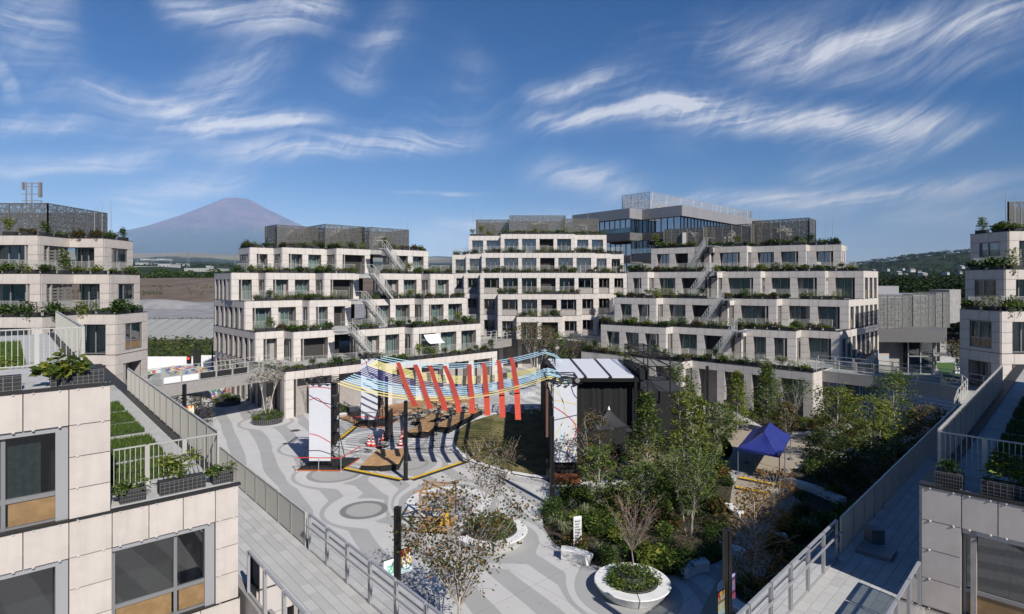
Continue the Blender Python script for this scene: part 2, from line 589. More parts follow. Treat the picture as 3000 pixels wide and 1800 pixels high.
class Bld:
    def __init__(s, name, label, loc, panel_mesh=None, limit=285, pw=0.92):
        s.T = thing(name, label, 'building', loc)
        s.wall = MB(); s.core = MB(); s.slab = MB(); s.cap = MB(); s.rest = MB(); s.dark = MB()
        s.pm = panel_mesh or UBOX
        s.n = 0
        s.limit = limit
        s.pw = pw
        s.win = {}

    def panel(s, p, d, n, a, b, z0, z1, off=.03):
        wd, ht = b - a - .022, z1 - z0 - .022
        c = p + d * ((a + b) / 2) + n * off
        if s.n < s.limit:
            inst(s.T, 'panel', s.pm, (c.x, c.y, (z0 + z1) / 2), math.atan2(d.y, d.x), (wd, .06, ht))
        else:
            s.rest.obox((c.x, c.y, (z0 + z1) / 2), (d.x * wd / 2, d.y * wd / 2, 0), (n.x * .03, n.y * .03, 0), (0, 0, ht / 2))
        s.n += 1

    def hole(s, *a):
        m = MB(); m.ext(*a); part(s.T, 'shade_sheet', m, SHADE_DARK)  # near-black sheet set back in an opening, its colour standing in for shade

    def band(s, p, q, z0, z1, a0=0.0, a1=0.0):
        d = (q - p); L = d.length
        if L < .15: return
        d = d / L
        n = Vector((d.y, -d.x))
        k = max(1, round(L / s.pw))
        for i in range(k):
            s.panel(p, d, n, L * i / k, L * (i + 1) / k, z0, z1)
        s.wall.ext(p, q, 0, .28, z0 + .004, z1 - .01)
        s.cap.ext(p - d * .03, q + d * .03, .075, .5, z1 - .008, z1 + .03)

    def pier(s, p, d, n, a, b, z0, z1, depth=.6):
        k = max(1, round((z1 - z0) / .86))
        for i in range(k):
            s.panel(p, d, n, a, b, z0 + (z1 - z0) * i / k, z0 + (z1 - z0) * (i + 1) / k)
        s.wall.ext(p + d * a, p + d * b, 0, .05, z0, z1)
        s.core.ext(p + d * (a + .004), p + d * (b - .004), -.05, depth, z0, z1)

    def window(s, p, d, n, a, b, z0, z1, depth, typ='curtain', mull=None, solid=0.0):
        """frame + pane + curtain, one window a part"""
        wd, ht = round(b - a, 2), round(z1 - z0, 2)
        mull = tuple(mull) if mull else (0.36, 0.68)
        key = (wd, ht, typ, mull, solid)
        if key not in s.win:
            fr = MB(); fw = .07
            fr.box(0, -.05, 0, fw, .05, ht); fr.box(wd - fw, -.05, 0, wd, .05, ht)
            fr.box(fw, -.05, 0, wd - fw, .05, fw); fr.box(fw, -.05, ht - fw, wd - fw, .05, ht)
            for u in mull:
                fr.box(wd * u - fw * .6, -.06, fw, wd * u + fw * .6, .04, ht - fw)
            if solid > 0:
                fr.box(fw, -.055, ht * solid - .05, wd - fw, .045, ht * solid + .05)
            pn = MB()
            pn.add([(fw, 0, fw), (wd - fw, 0, fw), (wd - fw, 0, ht - fw), (fw, 0, ht - fw)], [(0, 1, 2, 3)])
            cu = MB()
            x0, x1 = fw, wd - fw
            if typ == 'half': x1 = wd * .62
            if typ == 'near': x1 = wd * .8
            top = ht - fw if typ != 'low' else ht * .62
            k = max(6, int((x1 - x0) / .09))
            for i in range(k):
                xa, xb = x0 + (x1 - x0) * i / k, x0 + (x1 - x0) * (i + 1) / k
                ya, yb = .14 + .035 * (i % 2), .14 + .035 * ((i + 1) % 2)
                zb = fw + .05 * math.sin(i * 1.7)
                cu.add([(xa, ya, zb), (xb, yb, zb), (xb, yb, top), (xa, ya, top)], [(0, 1, 2, 3)])
            pm = {'near': PANE_D, 'curtain': PANE, 'half': PANE, 'low': PANE_B, 'dark': PANE_D, 'wood': PANE}.get(typ, PANE)
            s.win[key] = (fr.data('window', FRAME), pn.data('pane', pm), None if typ == 'dark' else cu.data('curtain', CURT))
            if solid > 0:
                wp = MB()
                for j in range(len(mull) + 1):
                    ua = ([0] + list(mull))[j]; ub = (list(mull) + [1])[j]
                    wp.box(wd * ua + .09, -.02, .09, wd * ub - .09, .02, ht * solid - .06)
                s.win[key] += (wp.data('infill_panel', WOODP),)
        m3 = s.win[key]
        c = p + d * a - n * depth
        o = inst(s.T, 'window', m3[0], (c.x, c.y, z0), math.atan2(d.y, d.x))
        for me, nm in zip(m3[1:], ('pane', 'curtain', 'infill_panel')):
            if me is None: continue
            k = bpy.data.objects.new(nm, me); COL.objects.link(k); k.parent = o
        return o

    def louvre(s, p, d, n, a, b, z0, z1, off=-.12, k=4):
        m = MB()
        for i in range(k):
            u0, u1 = a + (b - a) * i / k, a + (b - a) * (i + 1) / k
            P0, P1 = p + d * (u0 + .03), p + d * (u1 - .03)
            m.ext(P0, P0 + d * .07, off, .07, z0, z1)
            m.ext(P1 - d * .07, P1, off, .07, z0, z1)
            for j in range(9):
                zz = z0 + (z1 - z0) * (j + .5) / 9
                m.ext(P0 + d * .07, P1 - d * .07, off - .02, .04, zz - .085, zz + .085)
        part(s.T, 'louvre_screen', m, LOUV)

    def seg(s, p, q, z0, z1, kind, opt=None):
        """one storey of one facade segment, p to q left to right seen from outside"""
        opt = opt or {}
        d = (q - p); L = d.length
        if L < .05: return
        d = d / L
        n = Vector((d.y, -d.x))
        zb = z1 - BH
        if kind == 'gap':
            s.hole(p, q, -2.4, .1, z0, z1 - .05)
            return
        s.band(p, q, zb, z1)
        if kind == 'blank':
            s.pier(p, d, n, 0, L, z0, zb, .3)
            return
        dep = opt.get('depth', .72)
        s.core.ext(p, q, -(dep + .34), .12, z0, zb + .1)
        pw = opt.get('pier', .82)
        if kind == 'main':
            nb = opt.get('bays') or max(1, round(L / 3.35))
            lp = pw if opt.get('lp', True) else 0.0
            rp = pw if opt.get('rp', True) else 0.0
            wt = (L - lp - rp - pw * (nb - 1)) / nb
            if lp: s.pier(p, d, n, 0, lp, z0, zb)
            x = lp
            for i in range(nb):
                a, b = x, x + wt
                x = b
                if i < nb - 1:
                    s.pier(p, d, n, b, b + pw, z0, zb)
                    x = b + pw
                dark = opt.get('dark') == i
                typ = opt.get('types', ['curtain'])
                typ = typ[i % len(typ)] if len(typ) > 0 else 'curtain'
                if dark or typ == 'open':
                    s.hole(p + d * a, p + d * b, -(dep + .3), .03, z0, zb)
                    continue
                off = R.choice([0, 0, .28, .5]) if opt.get('jit', True) else 0
                if typ == 'grid':
                    s.window(p, d, n, a + .02, b - .3, z0 + .95 * opt.get('sill', 1), zb - .01, dep - .25, 'dark', (.5,), 0.0)
                    s.core.ext(p + d * a, p + d * b, -.12, .5, z0, z0 + .9 * opt.get('sill', 1))
                    continue
                ww = b - a - off
                s.window(p, d, n, a + (off if i % 2 else 0), a + (off if i % 2 else 0) + ww, z0 + .02, zb - .01, dep, typ,
                         R.choice([(.36, .68), (.3, .62), (.5,), (.42, .8)]) if opt.get('jit', True) else opt.get('mull', (.5,)))
                if off > 0:
                    x0 = a if i % 2 else b - off
                    s.core.ext(p + d * x0, p + d * (x0 + off), -dep + .02, .1, z0, zb)
            if rp: s.pier(p, d, n, L - rp, L, z0, zb)
        elif kind == 'ret':
            o_end = opt.get('outer', 'q')
            pr = min(.5, L * .3)
            if o_end == 'q':
                s.pier(p, d, n, L - pr, L, z0, zb); a, b = .02, L - pr
            else:
                s.pier(p, d, n, 0, pr, z0, zb); a, b = pr, L - .02
            s.louvre(p, d, n, a, b, z0 + .05, zb - .02)
        elif kind == 'side':
            nb = max(1, round(L / 1.9))
            wt = (L - pw * .75 * (nb + 1)) / nb
            x = 0
            for i in range(nb + 1):
                s.pier(p, d, n, x, x + pw * .75, z0, zb)
                x += pw * .75
                if i < nb:
                    dd = .12 if (i + opt.get('ph', 0)) % 2 else .6
                    s.window(p, d, n, x + .02, x + wt - .02, z0 + .12, zb - .02, dd, 'curtain' if i % 3 else 'half', (.5,),
                             .36 if opt.get('wood') and dd < .3 else 0.0)
                    x += wt
        elif kind == 'arcade':
            nb = opt.get('bays', 3)
            wt = (L - pw * (nb + 1)) / nb
            x = 0
            for i in range(nb + 1):
                s.pier(p, d, n, x, x + pw, z0, zb, .8)
                x += pw
                if i < nb:
                    kd = opt.get('fill', ['dark'])[i % len(opt.get('fill', ['dark']))]
                    if kd == 'dark':
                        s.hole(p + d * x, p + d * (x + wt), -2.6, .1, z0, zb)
                    elif kd == 'shop':
                        s.window(p, d, n, x + .02, x + wt - .02, z0 + .02, zb - .02, 1.6, 'dark', (.25, .5, .75), 0.0)
                    elif kd == 'wood':
                        s.window(p, d, n, x + .02, x + wt - .02, z0 + .02, zb - .02, 2.2, 'dark', (.33, .66), .75)
                    x += wt

    def tier(s, pts, kinds, back, z0, z1, opts=None):
        """front polyline + back points; a storey from z0 to the terrace at z1"""
        opts = opts or {}
        for i in range(len(pts) - 1):
            s.seg(pts[i], pts[i + 1], z0, z1, kinds[i], opts.get(i, opts.get(kinds[i])))
        if s.cap.v:
            part(s.T, 'edge_trim', s.cap, CAPM); s.cap = MB()
        poly = list(pts) + list(back)
        s.slab.prism(poly, z1 - BH * .75, z1 - .02)

    def rail(s, pts, z, h=1.12, sp=.125, skip=()):
        for i in range(len(pts) - 1):
            if i in skip: continue
            railing(s.T, pts[i], pts[i + 1], z, h, sp)

    def close(s, panel_mat=PANEL):
        for mb, nm, m in ((s.wall, 'wall_backing', JOINT), (s.core, 'reveal_wall', REVEAL), (s.slab, 'terrace_slab', TERR),
                          (s.cap, 'edge_trim', CAPM), (s.dark, 'shade_sheet', SHADE_DARK)):
            if mb.v: part(s.T, nm, mb, m)
        if s.rest.v:
            part(s.T, 'panel_field', s.rest, panel_mat, kind='stuff')


def railing(T, p, q, z, h=1.12, sp=.125, mat_=None, thick=.024):
    d = q - p; L = d.length
    if L < .3: return
    d = d / L
    m = MB()
    P = lambda u, zz: (p.x + d.x * u, p.y + d.y * u, zz)
    np_ = max(1, round(L / 1.75))
    for i in range(np_):
        a, b = L * i / np_ + .02, L * (i + 1) / np_ - .02
        dz = .05 * (i % 2)
        m.beam(P(a, z + h + dz), P(b, z + h + dz), .045, .03)
        m.beam(P(a, z + .1), P(b, z + .1), .03, .03)
        m.beam(P(a, z), P(a, z + h + dz), .05)
        m.beam(P(b, z), P(b, z + h + dz), .05)
        k = max(1, int((b - a) / sp))
        for j in range(1, k):
            u = a + (b - a) * j / k
            m.beam(P(u, z + .1), P(u, z + h + dz), thick)
    part(T, 'railing', m, mat_ or RAIL)


def inset(pts, dist):
    """polyline moved inward (to the left-hand normal's back)"""
    out = []
    n_ = []
    for i in range(len(pts) - 1):
        d = (pts[i + 1] - pts[i]).normalized()
        n_.append(Vector((-d.y, d.x)))
    for i, p in enumerate(pts):
        if i == 0: out.append(p + n_[0] * dist)
        elif i == len(pts) - 1: out.append(p + n_[-1] * dist)
        else:
            a, b = n_[i - 1], n_[i]
            k = 1 + a.dot(b)
            out.append(p + (a + b) * (dist / max(k, .3)))
    return out


# ---- shrubs for the planters (shared meshes)
def leaf_cloud(m, c, rx, rz, n, size, rnd, flat=.5):
    for _ in range(n):
        while True:
            v = Vector((rnd.uniform(-1, 1), rnd.uniform(-1, 1), rnd.uniform(-1, 1)))
            if v.length <= 1: break
        v = v * (v.length ** -.35 if v.length > .05 else 1)
        pos = Vector((c[0] + v.x * rx, c[1] + v.y * rx, c[2] + v.z * rz))
        leaf(m, pos, size * rnd.uniform(.6, 1.3), rnd, flat)


def leaf(m, pos, s, rnd, flat=.5, asp=.5, droop=None):
    a = rnd.uniform(0, 2 * math.pi)
    d = Vector((math.cos(a), math.sin(a), rnd.uniform(-.6, .5) if droop is None else droop + rnd.uniform(-.3, .3))).normalized()
    t = Vector((rnd.uniform(-1, 1), rnd.uniform(-1, 1), rnd.uniform(-1, 1) + flat))
    side = d.cross(t)
    side = side.normalized() if side.length > 1e-4 else d.orthogonal()
    b = len(m.v)
    m.v.extend([pos, pos + d * s * .5 + side * s * asp * .5, pos + d * s, pos + d * s * .5 - side * s * asp * .5])
    m.face(b, b + 1, b + 2, b + 3)


SHRUBS = []
_rs = random.Random(5)
for i in range(12):
    m = MB()
    wd = 1.0
    kind = i % 4
    for j in range(_rs.randint(3, 5)):
        x = _rs.uniform(-.42, .42)
        hgt = _rs.uniform(.18, .42) if kind != 1 else _rs.uniform(.3, .75)
        leaf_cloud(m, (x, _rs.uniform(-.08, .08), hgt * .55), .26 + .1 * _rs.random(), hgt * .7, int(60 + 70 * _rs.random()), .15 if kind != 2 else .2, _rs)
    if kind == 3:
        for j in range(26):
            x, y = _rs.uniform(-.4, .4), _rs.uniform(-.1, .1)
            a = _rs.uniform(0, 6.28); L = _rs.uniform(.3, .6)
            p0 = Vector((x, y, 0)); p1 = p0 + Vector((math.cos(a) * .18, math.sin(a) * .18, L)); p2 = p1 + Vector((math.cos(a) * .22, math.sin(a) * .22, -.05))
            sd = Vector((-math.sin(a), math.cos(a), 0)) * .018
            m.add([p0 - sd, p0 + sd, p1 + sd, p1 - sd, p2], [(0, 1, 2, 3), (3, 2, 4)])
    if i % 2:
        for j in range(3):
            x = _rs.uniform(-.4, .4)
            for k in range(26):
                leaf(m, Vector((x + _rs.gauss(0, .07), -.2 - _rs.uniform(0, .1), .15 - _rs.uniform(0, .55))), _rs.uniform(.08, .15), _rs, .5)
    SHRUBS.append(m.data('shrub', [LEAF1, LEAF2, LEAF5, LEAF3][(0, 1, 0, 2, 3, 2, 1, 0, 0, 1, 2, 3)[i]]))
TALL = []
for i in range(3):
    m = MB()
    for j in range(7):
        x, y = _rs.uniform(-.3, .3), _rs.uniform(-.12, .12)
        leaf_cloud(m, (x, y, _rs.uniform(.3, 1.0)), .22, .3, 70, .13, _rs)
    for j in range(5):
        m.tube([(_rs.uniform(-.1, .1), 0, 0), (_rs.uniform(-.3, .3), _rs.uniform(-.1, .1), 1.0)], [.012, .005], 4)
    TALL.append(m.data('shrub', [LEAF1, LEAF5, LEAF2][i]))

_pb = MB()
_pb.box(-.5, -.2, 0, .5, .2, .34)
for _x in [-.5 + .1 * i for i in range(11)]:
    _pb.cur = 1
    _pb.beam((_x, -.205, 0), (_x, -.205, .35), .006)
for _z in (.01, .1, .2, .3, .35):
    _pb.beam((-.5, -.206, _z), (.5, -.206, _z), .006)
_pb.cur = 0
PBOX = _pb.data('planter_box', [PLANTER, WIRE])
_pb2 = MB(); _pb2.box(-.5, -.2, 0, .5, .2, .34)
PBOX_F = _pb2.data('planter_box', PLANTER)


def planter(loc, rz, label, group, far=True, sx=1.0, tall=False, plant_sc=1.0):
    o = thing('planter', label, 'planter', loc, group)
    o.rotation_euler = (0, 0, rz)
    b = bpy.data.objects.new('planter_box', PBOX_F if far else PBOX); COL.objects.link(b); b.parent = o; b.scale = (sx, 1, 1)
    me = R.choice(TALL) if tall else R.choice(SHRUBS)
    s = bpy.data.objects.new('shrub', me); COL.objects.link(s); s.parent = o
    s.location = (0, 0, .26)
    k = R.uniform(.6, 1.35) * plant_sc
    s.scale = (sx * R.uniform(1.05, 1.3), k, k * R.uniform(.8, 1.25))
    return o


def planter_row(pts, z, label, group, off=.42, pitch=1.14, far=True, skip=(), dens=.96, tallp=.1, plant_sc=1.0):
    line = inset(pts, off)
    for i in range(len(line) - 1):
        if i in skip: continue
        p, q = line[i], line[i + 1]
        d = q - p; L = d.length
        if L < 1.0: continue
        d = d / L
        k = max(1, int(L / pitch))
        for j in range(k):
            if R.random() > dens: continue
            c = p + d * (L * (j + .5) / k)
            planter((c.x, c.y, z), math.atan2(d.y, d.x), label, group, far, min(1.05, L / k * .86), R.random() < tallp, plant_sc)


GALV = mat('galvanised steel', (.47, .47, .455), .45, metal=.2)


def stair(T, top, bot, side, wd=1.1, n=17):
    """steel flight: stringers, open treads, two balustrades; top and bot are the walking-line ends, side a unit 2D vector across"""
    m = MB()
    top, bot = Vector(top), Vector(bot)
    sv = Vector((side.x, side.y, 0))
    for sg in (-.5, .5):
        o = sv * (sg * wd)
        m.beam(top + o, bot + o, .05, .2)
    st = part(T, 'staircase', m, GALV)
    tr = MB()
    run = (bot - top); rh = Vector((run.x, run.y, 0)).normalized()
    for i in range(n):
        c = top + run * ((i + .5) / n)
        tr.obox(c, sv * (wd * .48), rh * .14, (0, 0, .02))
    a = part(st, 'treads', tr, GALV)
    hr = MB()
    for sg in (-.5, .5):
        o = sv * (sg * wd)
        up = Vector((0, 0, 1.05))
        m2 = 9
        hr.beam(top + o + up, bot + o + up, .05)
        hr.beam(top + o + up * .55, bot + o + up * .55, .03)
        for i in range(m2 + 1):
            c = top + run * (i / m2) + o
            hr.beam(c, c + up, .035)
        for i in range(m2 * 2):
            c = top + run * ((i + .5) / (m2 * 2)) + o
            hr.beam(c + up * .12, c + up, .012)
        hr.beam(top + o + up - rh * .9, top + o + up, .045)
    part(st, 'handrail', hr, GALV)


def penthouse(T, poly, z0, z1, mesh=None, frame=None, seedn=1, inside=True):
    """rooftop plant screen: steel grid outside, fine mesh skin, machines within"""
    rs = random.Random(seedn)
    fr = MB(); sk = MB()
    n = len(poly)
    for i in range(n):
        p, q = poly[i], poly[(i + 1) % n]
        d = q - p; L = d.length; d = d / L
        k = max(2, round(L / 1.15))
        for j in range(k + 1):
            c = p + d * (L * j / k)
            fr.beam((c.x, c.y, z0), (c.x, c.y, z1), .09 if j % 3 == 0 else .05)
        for j in range(7):
            zz = z0 + (z1 - z0) * j / 6
            fr.beam((p.x, p.y, zz), (q.x, q.y, zz), .07 if j in (0, 6) else .045)
        for j in range(0, k, 2):
            a, b = p + d * (L * j / k), p + d * (L * (j + 1) / k)
            if rs.random() < .55:
                fr.beam((a.x, a.y, z0), (b.x, b.y, z1), .04)
        sk.add([(p.x, p.y, z0), (q.x, q.y, z0), (q.x, q.y, z1), (p.x, p.y, z1)], [(0, 1, 2, 3)])
    s_ = part(T, 'roof_screen', sk, mesh or MESHM)
    part(s_, 'screen_frame', fr, frame or STEEL)
    if inside:
        c = sum(poly, Vector((0, 0))) / n
        for j in range(max(3, int((poly[1] - poly[0]).length / 2.4))):
            f = rs.uniform(.12, .88)
            a = poly[0].lerp(poly[1], f).lerp(c, rs.uniform(.35, 1.0))
            m = MB()
            w_, h_ = rs.uniform(.5, 1.1), rs.uniform(.9, (z1 - z0) * .8)
            m.box(a.x - w_, a.y - w_ * .6, z0, a.x + w_, a.y + w_ * .6, z0 + h_)
            m.lathe((a.x, a.y, z0 + h_), [(.38, 0), (.38, .25), (.3, .28), (.01, .28)], 12)
            part(T, 'air_handler', m, EQUIP)


def masts(T, spots, z, h=(1.5, 3.5)):
    for p in spots:
        m = MB(); hh = R.uniform(*h)
        m.tube([(p[0], p[1], z), (p[0], p[1], z + hh * .6), (p[0], p[1], z + hh)], [.035, .03, .012], 6)
        part(T, 'lightning_rod', m, FRAME_L)


def frame_of(o, a):
    m = dirv(a)
    b = Vector((-m.y, m.x))
    P = lambda s, t: o + m * s + b * t

    def S(px, t):
        """s of the point at depth line t seen at photo column px"""
        k = (px - 1500) / 1700
        q = o + b * t
        return (k * q.y - q.x) / (m.x - k * m.y)
    return m, b, P, S


# ================================================================= building B (stair terraces, left of centre)
oB = U(749, 973.8, 7.88)
mB, bB, PB, SB = frame_of(oB, 46.6)
ZB = [0, 4.58, 7.88, 11.18, 14.48, 17.78]
LB = 'pale terraced housing block with steel stairs, beside the mountain'
B = Bld('terraced_building', LB, (oB.x, oB.y, 0))
SIDE_T = 14.6


def gap_tier(bd, P, segs, gap_after, left, back, z0, z1, rowtypes, ret_outer='q', sidekind='side', sideopt=None, right=None):
    """segs [(s0,s1,t)]; the stair gap follows segment gap_after"""
    pts, kinds, opts = [], [], {}

    def add(q, kind=None, opt=None):
        if pts and (q - pts[-1]).length < 1e-3: return
        if pts:
            opts[len(kinds)] = opt or {}
            kinds.append(kind)
        pts.append(q)
    if left is not None: add(P(*left))
    for i, (a, b, t) in enumerate(segs):
        if i == 0: add(P(a, t), sidekind, sideopt)
        else:
            pt = segs[i - 1][2]
            if i - 1 == gap_after: add(P(a, pt), 'gap')
            add(P(a, t), 'ret', {'outer': ret_outer})
        o = {'types': rowtypes}
        if i == gap_after: o['dark'] = max(1, round((b - a) / 3.35)) - 1
        add(P(b, t), 'main', o)
    if right is not None: add(P(*right), 'side', {'ph': 1, 'wood': True})
    bd.tier(pts, kinds, [P(*x) for x in back], z0, z1, opts)
    return pts, kinds


def front_only(pts, kinds, drop_side=False):
    return pts


# ground floor
L1 = [PB(0.2, SIDE_T), PB(-.2, -3), PB(-.4, -9.0), PB(10, -9.0), PB(10, -10.3), PB(26.2, -10.3), PB(26.2, -6)]
B.tier(L1, ['side', 'arcade', 'arcade', 'blank', 'arcade', 'arcade'], [PB(27, SIDE_T)], 0, ZB[1],
       {0: {'depth': .3}, 1: {'bays': 1, 'fill': ['dark']}, 2: {'bays': 2, 'fill': ['wood', 'dark']}, 4: {'bays': 4, 'fill': ['shop', 'wood', 'shop', 'dark']}, 5: {'bays': 1}})
for seg_ in ((L1[1], L1[2]), (L1[2], L1[3]), (L1[4], L1[5])):
    pass
s4 = lambda px, t: SB(px, t)
TB2 = [(0, 3.1, 0), (3.1, 7.9, -2.6), (9.7, 16.0, -4.8), (16.0, 26.6, -6.6)]
TB3 = [(.1, 6.8, 3.6), (6.8, 12.2, 1.6), (14.0, 20.8, .2), (20.8, 28.0, -1.9)]
TB4 = [(s4(678.2, 7.3), s4(766, 6.2), 7.3), (s4(779.3, 4.9), s4(935, 3.8), 4.9), (s4(949.3, 2.5), s4(1051, 2.5), 2.5), (s4(1111, .7), s4(1226, .7), .7), (s4(1260.6, -1.4), s4(1328, -1.4), -1.4)]
TB5 = [(s4(732.4, 11.0), s4(814, 9.6), 11.0), (s4(827, 8.2), s4(971, 6.8), 8.2), (s4(986, 5.4), s4(1084, 5.4), 5.4), (s4(1146, 3.0), s4(1254, 3.0), 3.0)]


def snap(segs, gap):
    """consecutive segments share their corner except at the stair gap"""
    out = [list(x) for x in segs]
    for i in range(len(out) - 1):
        if i != gap:
            out[i][1] = out[i + 1][0]
    return [tuple(x) for x in out]


TB4 = snap(TB4, 2); TB5 = snap(TB5, 2)
p2, k2 = gap_tier(B, PB, TB2, 1, (0.0, SIDE_T), [(27, SIDE_T)], ZB[1], ZB[2], ['curtain', 'curtain', 'half'], sideopt={'ph': 0})
p3, k3 = gap_tier(B, PB, TB3, 1, (0.05, SIDE_T), [(28.2, SIDE_T)], ZB[2], ZB[3], ['curtain', 'half', 'curtain'], sideopt={'ph': 1})
p4, k4 = gap_tier(B, PB, TB4, 2, (0.1, SIDE_T), [(28.2, SIDE_T)], ZB[3], ZB[4], ['curtain', 'curtain', 'half'], sideopt={'ph': 0})
p5, k5 = gap_tier(B, PB, TB5, 2, (TB5[0][0], SIDE_T + .6), [(26, SIDE_T + .6)], ZB[4], ZB[5], ['half', 'curtain', 'curtain'], sidekind='ret', sideopt={'outer': 'q'})


def dress(bd, pts, kinds, z, row, group, side_first=True, roof=False, rail_off=.95, far=True, tallp=.1):
    st = 1 if side_first else 0
    front = pts[st:] if not roof else pts
    kk = kinds[st:] if not roof else kinds
    skip = [i for i, k in enumerate(kk) if k in ('gap',)]
    sk2 = [i for i, k in enumerate(kk) if k in ('gap', 'side')]
    planter_row(front, z, row, group, skip=sk2 if not roof else skip, far=far, tallp=tallp)
    if not roof:
        bd.rail(inset(front, rail_off), z, skip=sk2)


dress(B, L1[2:6], ['a', 'b', 'c'], ZB[1], 'black planter of shrubs on lowest terrace of the block beside the mountain', 'planters on the lowest terrace beside the mountain', side_first=False, rail_off=1.25, tallp=.35)
_ord = {2: 'second', 3: 'third', 4: 'fourth', 5: 'roof'}
for pts, kk, lv in ((p2, k2, 2), (p3, k3, 3), (p4, k4, 4), (p5, k5, 5)):
    nm = _ord[lv]
    lab = 'black planter of shrubs on %s terrace of the block beside the mountain' % nm
    dress(B, pts, kk, ZB[lv], lab, 'planters on the %s terrace beside the mountain' % nm, roof=lv == 5, side_first=lv not in (4, 5))
# stairs
for (s_t, t_, lv) in ((TB5[2][1] + .3, 2.0, 5), (TB4[2][1] + .2, -.4, 4), (12.4, -1.5, 3), (8.1, -6.2, 2)):
    top = PB(s_t - .1, t_); bot = PB(s_t + 2.75, t_)
    stair(B.T, (top.x, top.y, ZB[lv]), (bot.x, bot.y, ZB[lv - 1] + .05), bB)
    lm = MB(); a = PB(s_t - 1.3, t_ - .6); b = PB(s_t - .2, t_ - .6)
    lm.ext(a, b, 0, 2.4, ZB[lv] - .12, ZB[lv] - .015)
    part(B.T, 'stair_landing', lm, FRAME_L)
# roof screens
for (s0, s1, t0, t1, h, sd) in ((TB5[0][0] + 3.0, TB5[1][1] - .5, 10.2, 14.0, 3.0, 1), (TB5[1][1] - .3, TB5[2][1] + .6, 8.0, 13.6, 3.3, 2), (TB5[2][1] + .2, TB5[3][1] - 1.4, 5.8, 12, 3.1, 3)):
    penthouse(B.T, [PB(s0, t0), PB(s1, t0), PB(s1, t1), PB(s0, t1)], ZB[5] + .1, ZB[5] + h, seedn=sd)
masts(B.T, [PB(TB5[0][0] + 3, 13.5), PB(TB5[1][0] + 3, 12), PB(TB5[2][0] + 2, 11), PB(TB5[3][1] - 1.5, 6), PB(TB5[0][0] + .8, 11.8)], ZB[5] + 1.5, (2.2, 4.2))
B.close()

# ================================================================= building D (stair terraces, right of centre)
oD = U(2340.03, 971.3, 8.1)
mD, bD, PD, SD = frame_of(oD, 128.0)
ZD = [0, 4.8, 8.1, 11.4, 14.7, 18.0]
D = Bld('terraced_building', 'pale terraced housing block with steel stairs, next to mesh clad annex', (oD.x, oD.y, 0))
DT = 18.0
sD = SD


def segsD(rows, gap):
    return snap([(sD(a, t), sD(b, t), t) for a, b, t in rows], gap)


TD2 = segsD([(1761, 1957, -3.8), (1970, 2140, -1.8), (2185, 2340, 0.0), (2345, 2460.3, 2.4)], 1)
TD3 = segsD([(1801, 1930.8, -1.0), (1942, 2099, 1.1), (2150, 2283.4, 3.6), (2290, 2484.6, 6.2)], 1)
TD4 = segsD([(1838.5, 1907.7, 3.2), (1915, 2065, 5.2), (2115, 2233.9, 7.2), (2240, 2418.9, 9.2), (2425, 2528, 11.2)], 1)
TD5 = segsD([(1908.2, 2033.5, 7.4), (2090, 2192.5, 9.0), (2200, 2362.3, 11.0), (2370, 2463.3, 13.0)], 0)


def right_corner(px, t):
    return (sD(px, t), t)


q2, kd2 = gap_tier(D, PD, TD2, 1, None, [(TD2[0][0], DT)], ZD[1], ZD[2], ['curtain', 'half', 'curtain'], ret_outer='p', right=right_corner(2573, DT))
q3, kd3 = gap_tier(D, PD, TD3, 1, None, [(TD3[0][0], DT)], ZD[2], ZD[3], ['half', 'curtain', 'curtain'], ret_outer='p', right=right_corner(2572, DT))
q4, kd4 = gap_tier(D, PD, TD4, 1, None, [(TD4[0][0], DT)], ZD[3], ZD[4], ['curtain', 'curtain', 'half'], ret_outer='p', right=right_corner(2571, DT - .4))
q5, kd5 = gap_tier(D, PD, TD5, 0, None, [(TD5[3][1], DT), (TD5[0][0], DT)], ZD[4], ZD[5], ['low', 'curtain', 'low'], ret_outer='p', right=(TD5[3][1], 16.2))
d1a, d1b, d1c = U(1998, 1060.6, 4.8), U(2027.7, 1056.2, 4.8), U(2380.8, 1092.1, 4.8)
d1z = d1a - (d1c - d1b).normalized() * 13.5
d1e = d1c + dirv(47) * 4.0
LD1 = [d1z, d1a, d1b, d1c, d1e]
D.tier(LD1, ['arcade', 'ret', 'arcade', 'blank'], [PD(5.0, 4), PD(5.2, DT), PD(-21, DT)], 0, ZD[1],
       {0: {'bays': 4, 'fill': ['dark', 'shop']}, 1: {'outer': 'p'}, 2: {'bays': 4, 'fill': ['wood', 'dark', 'dark', 'dark']}})
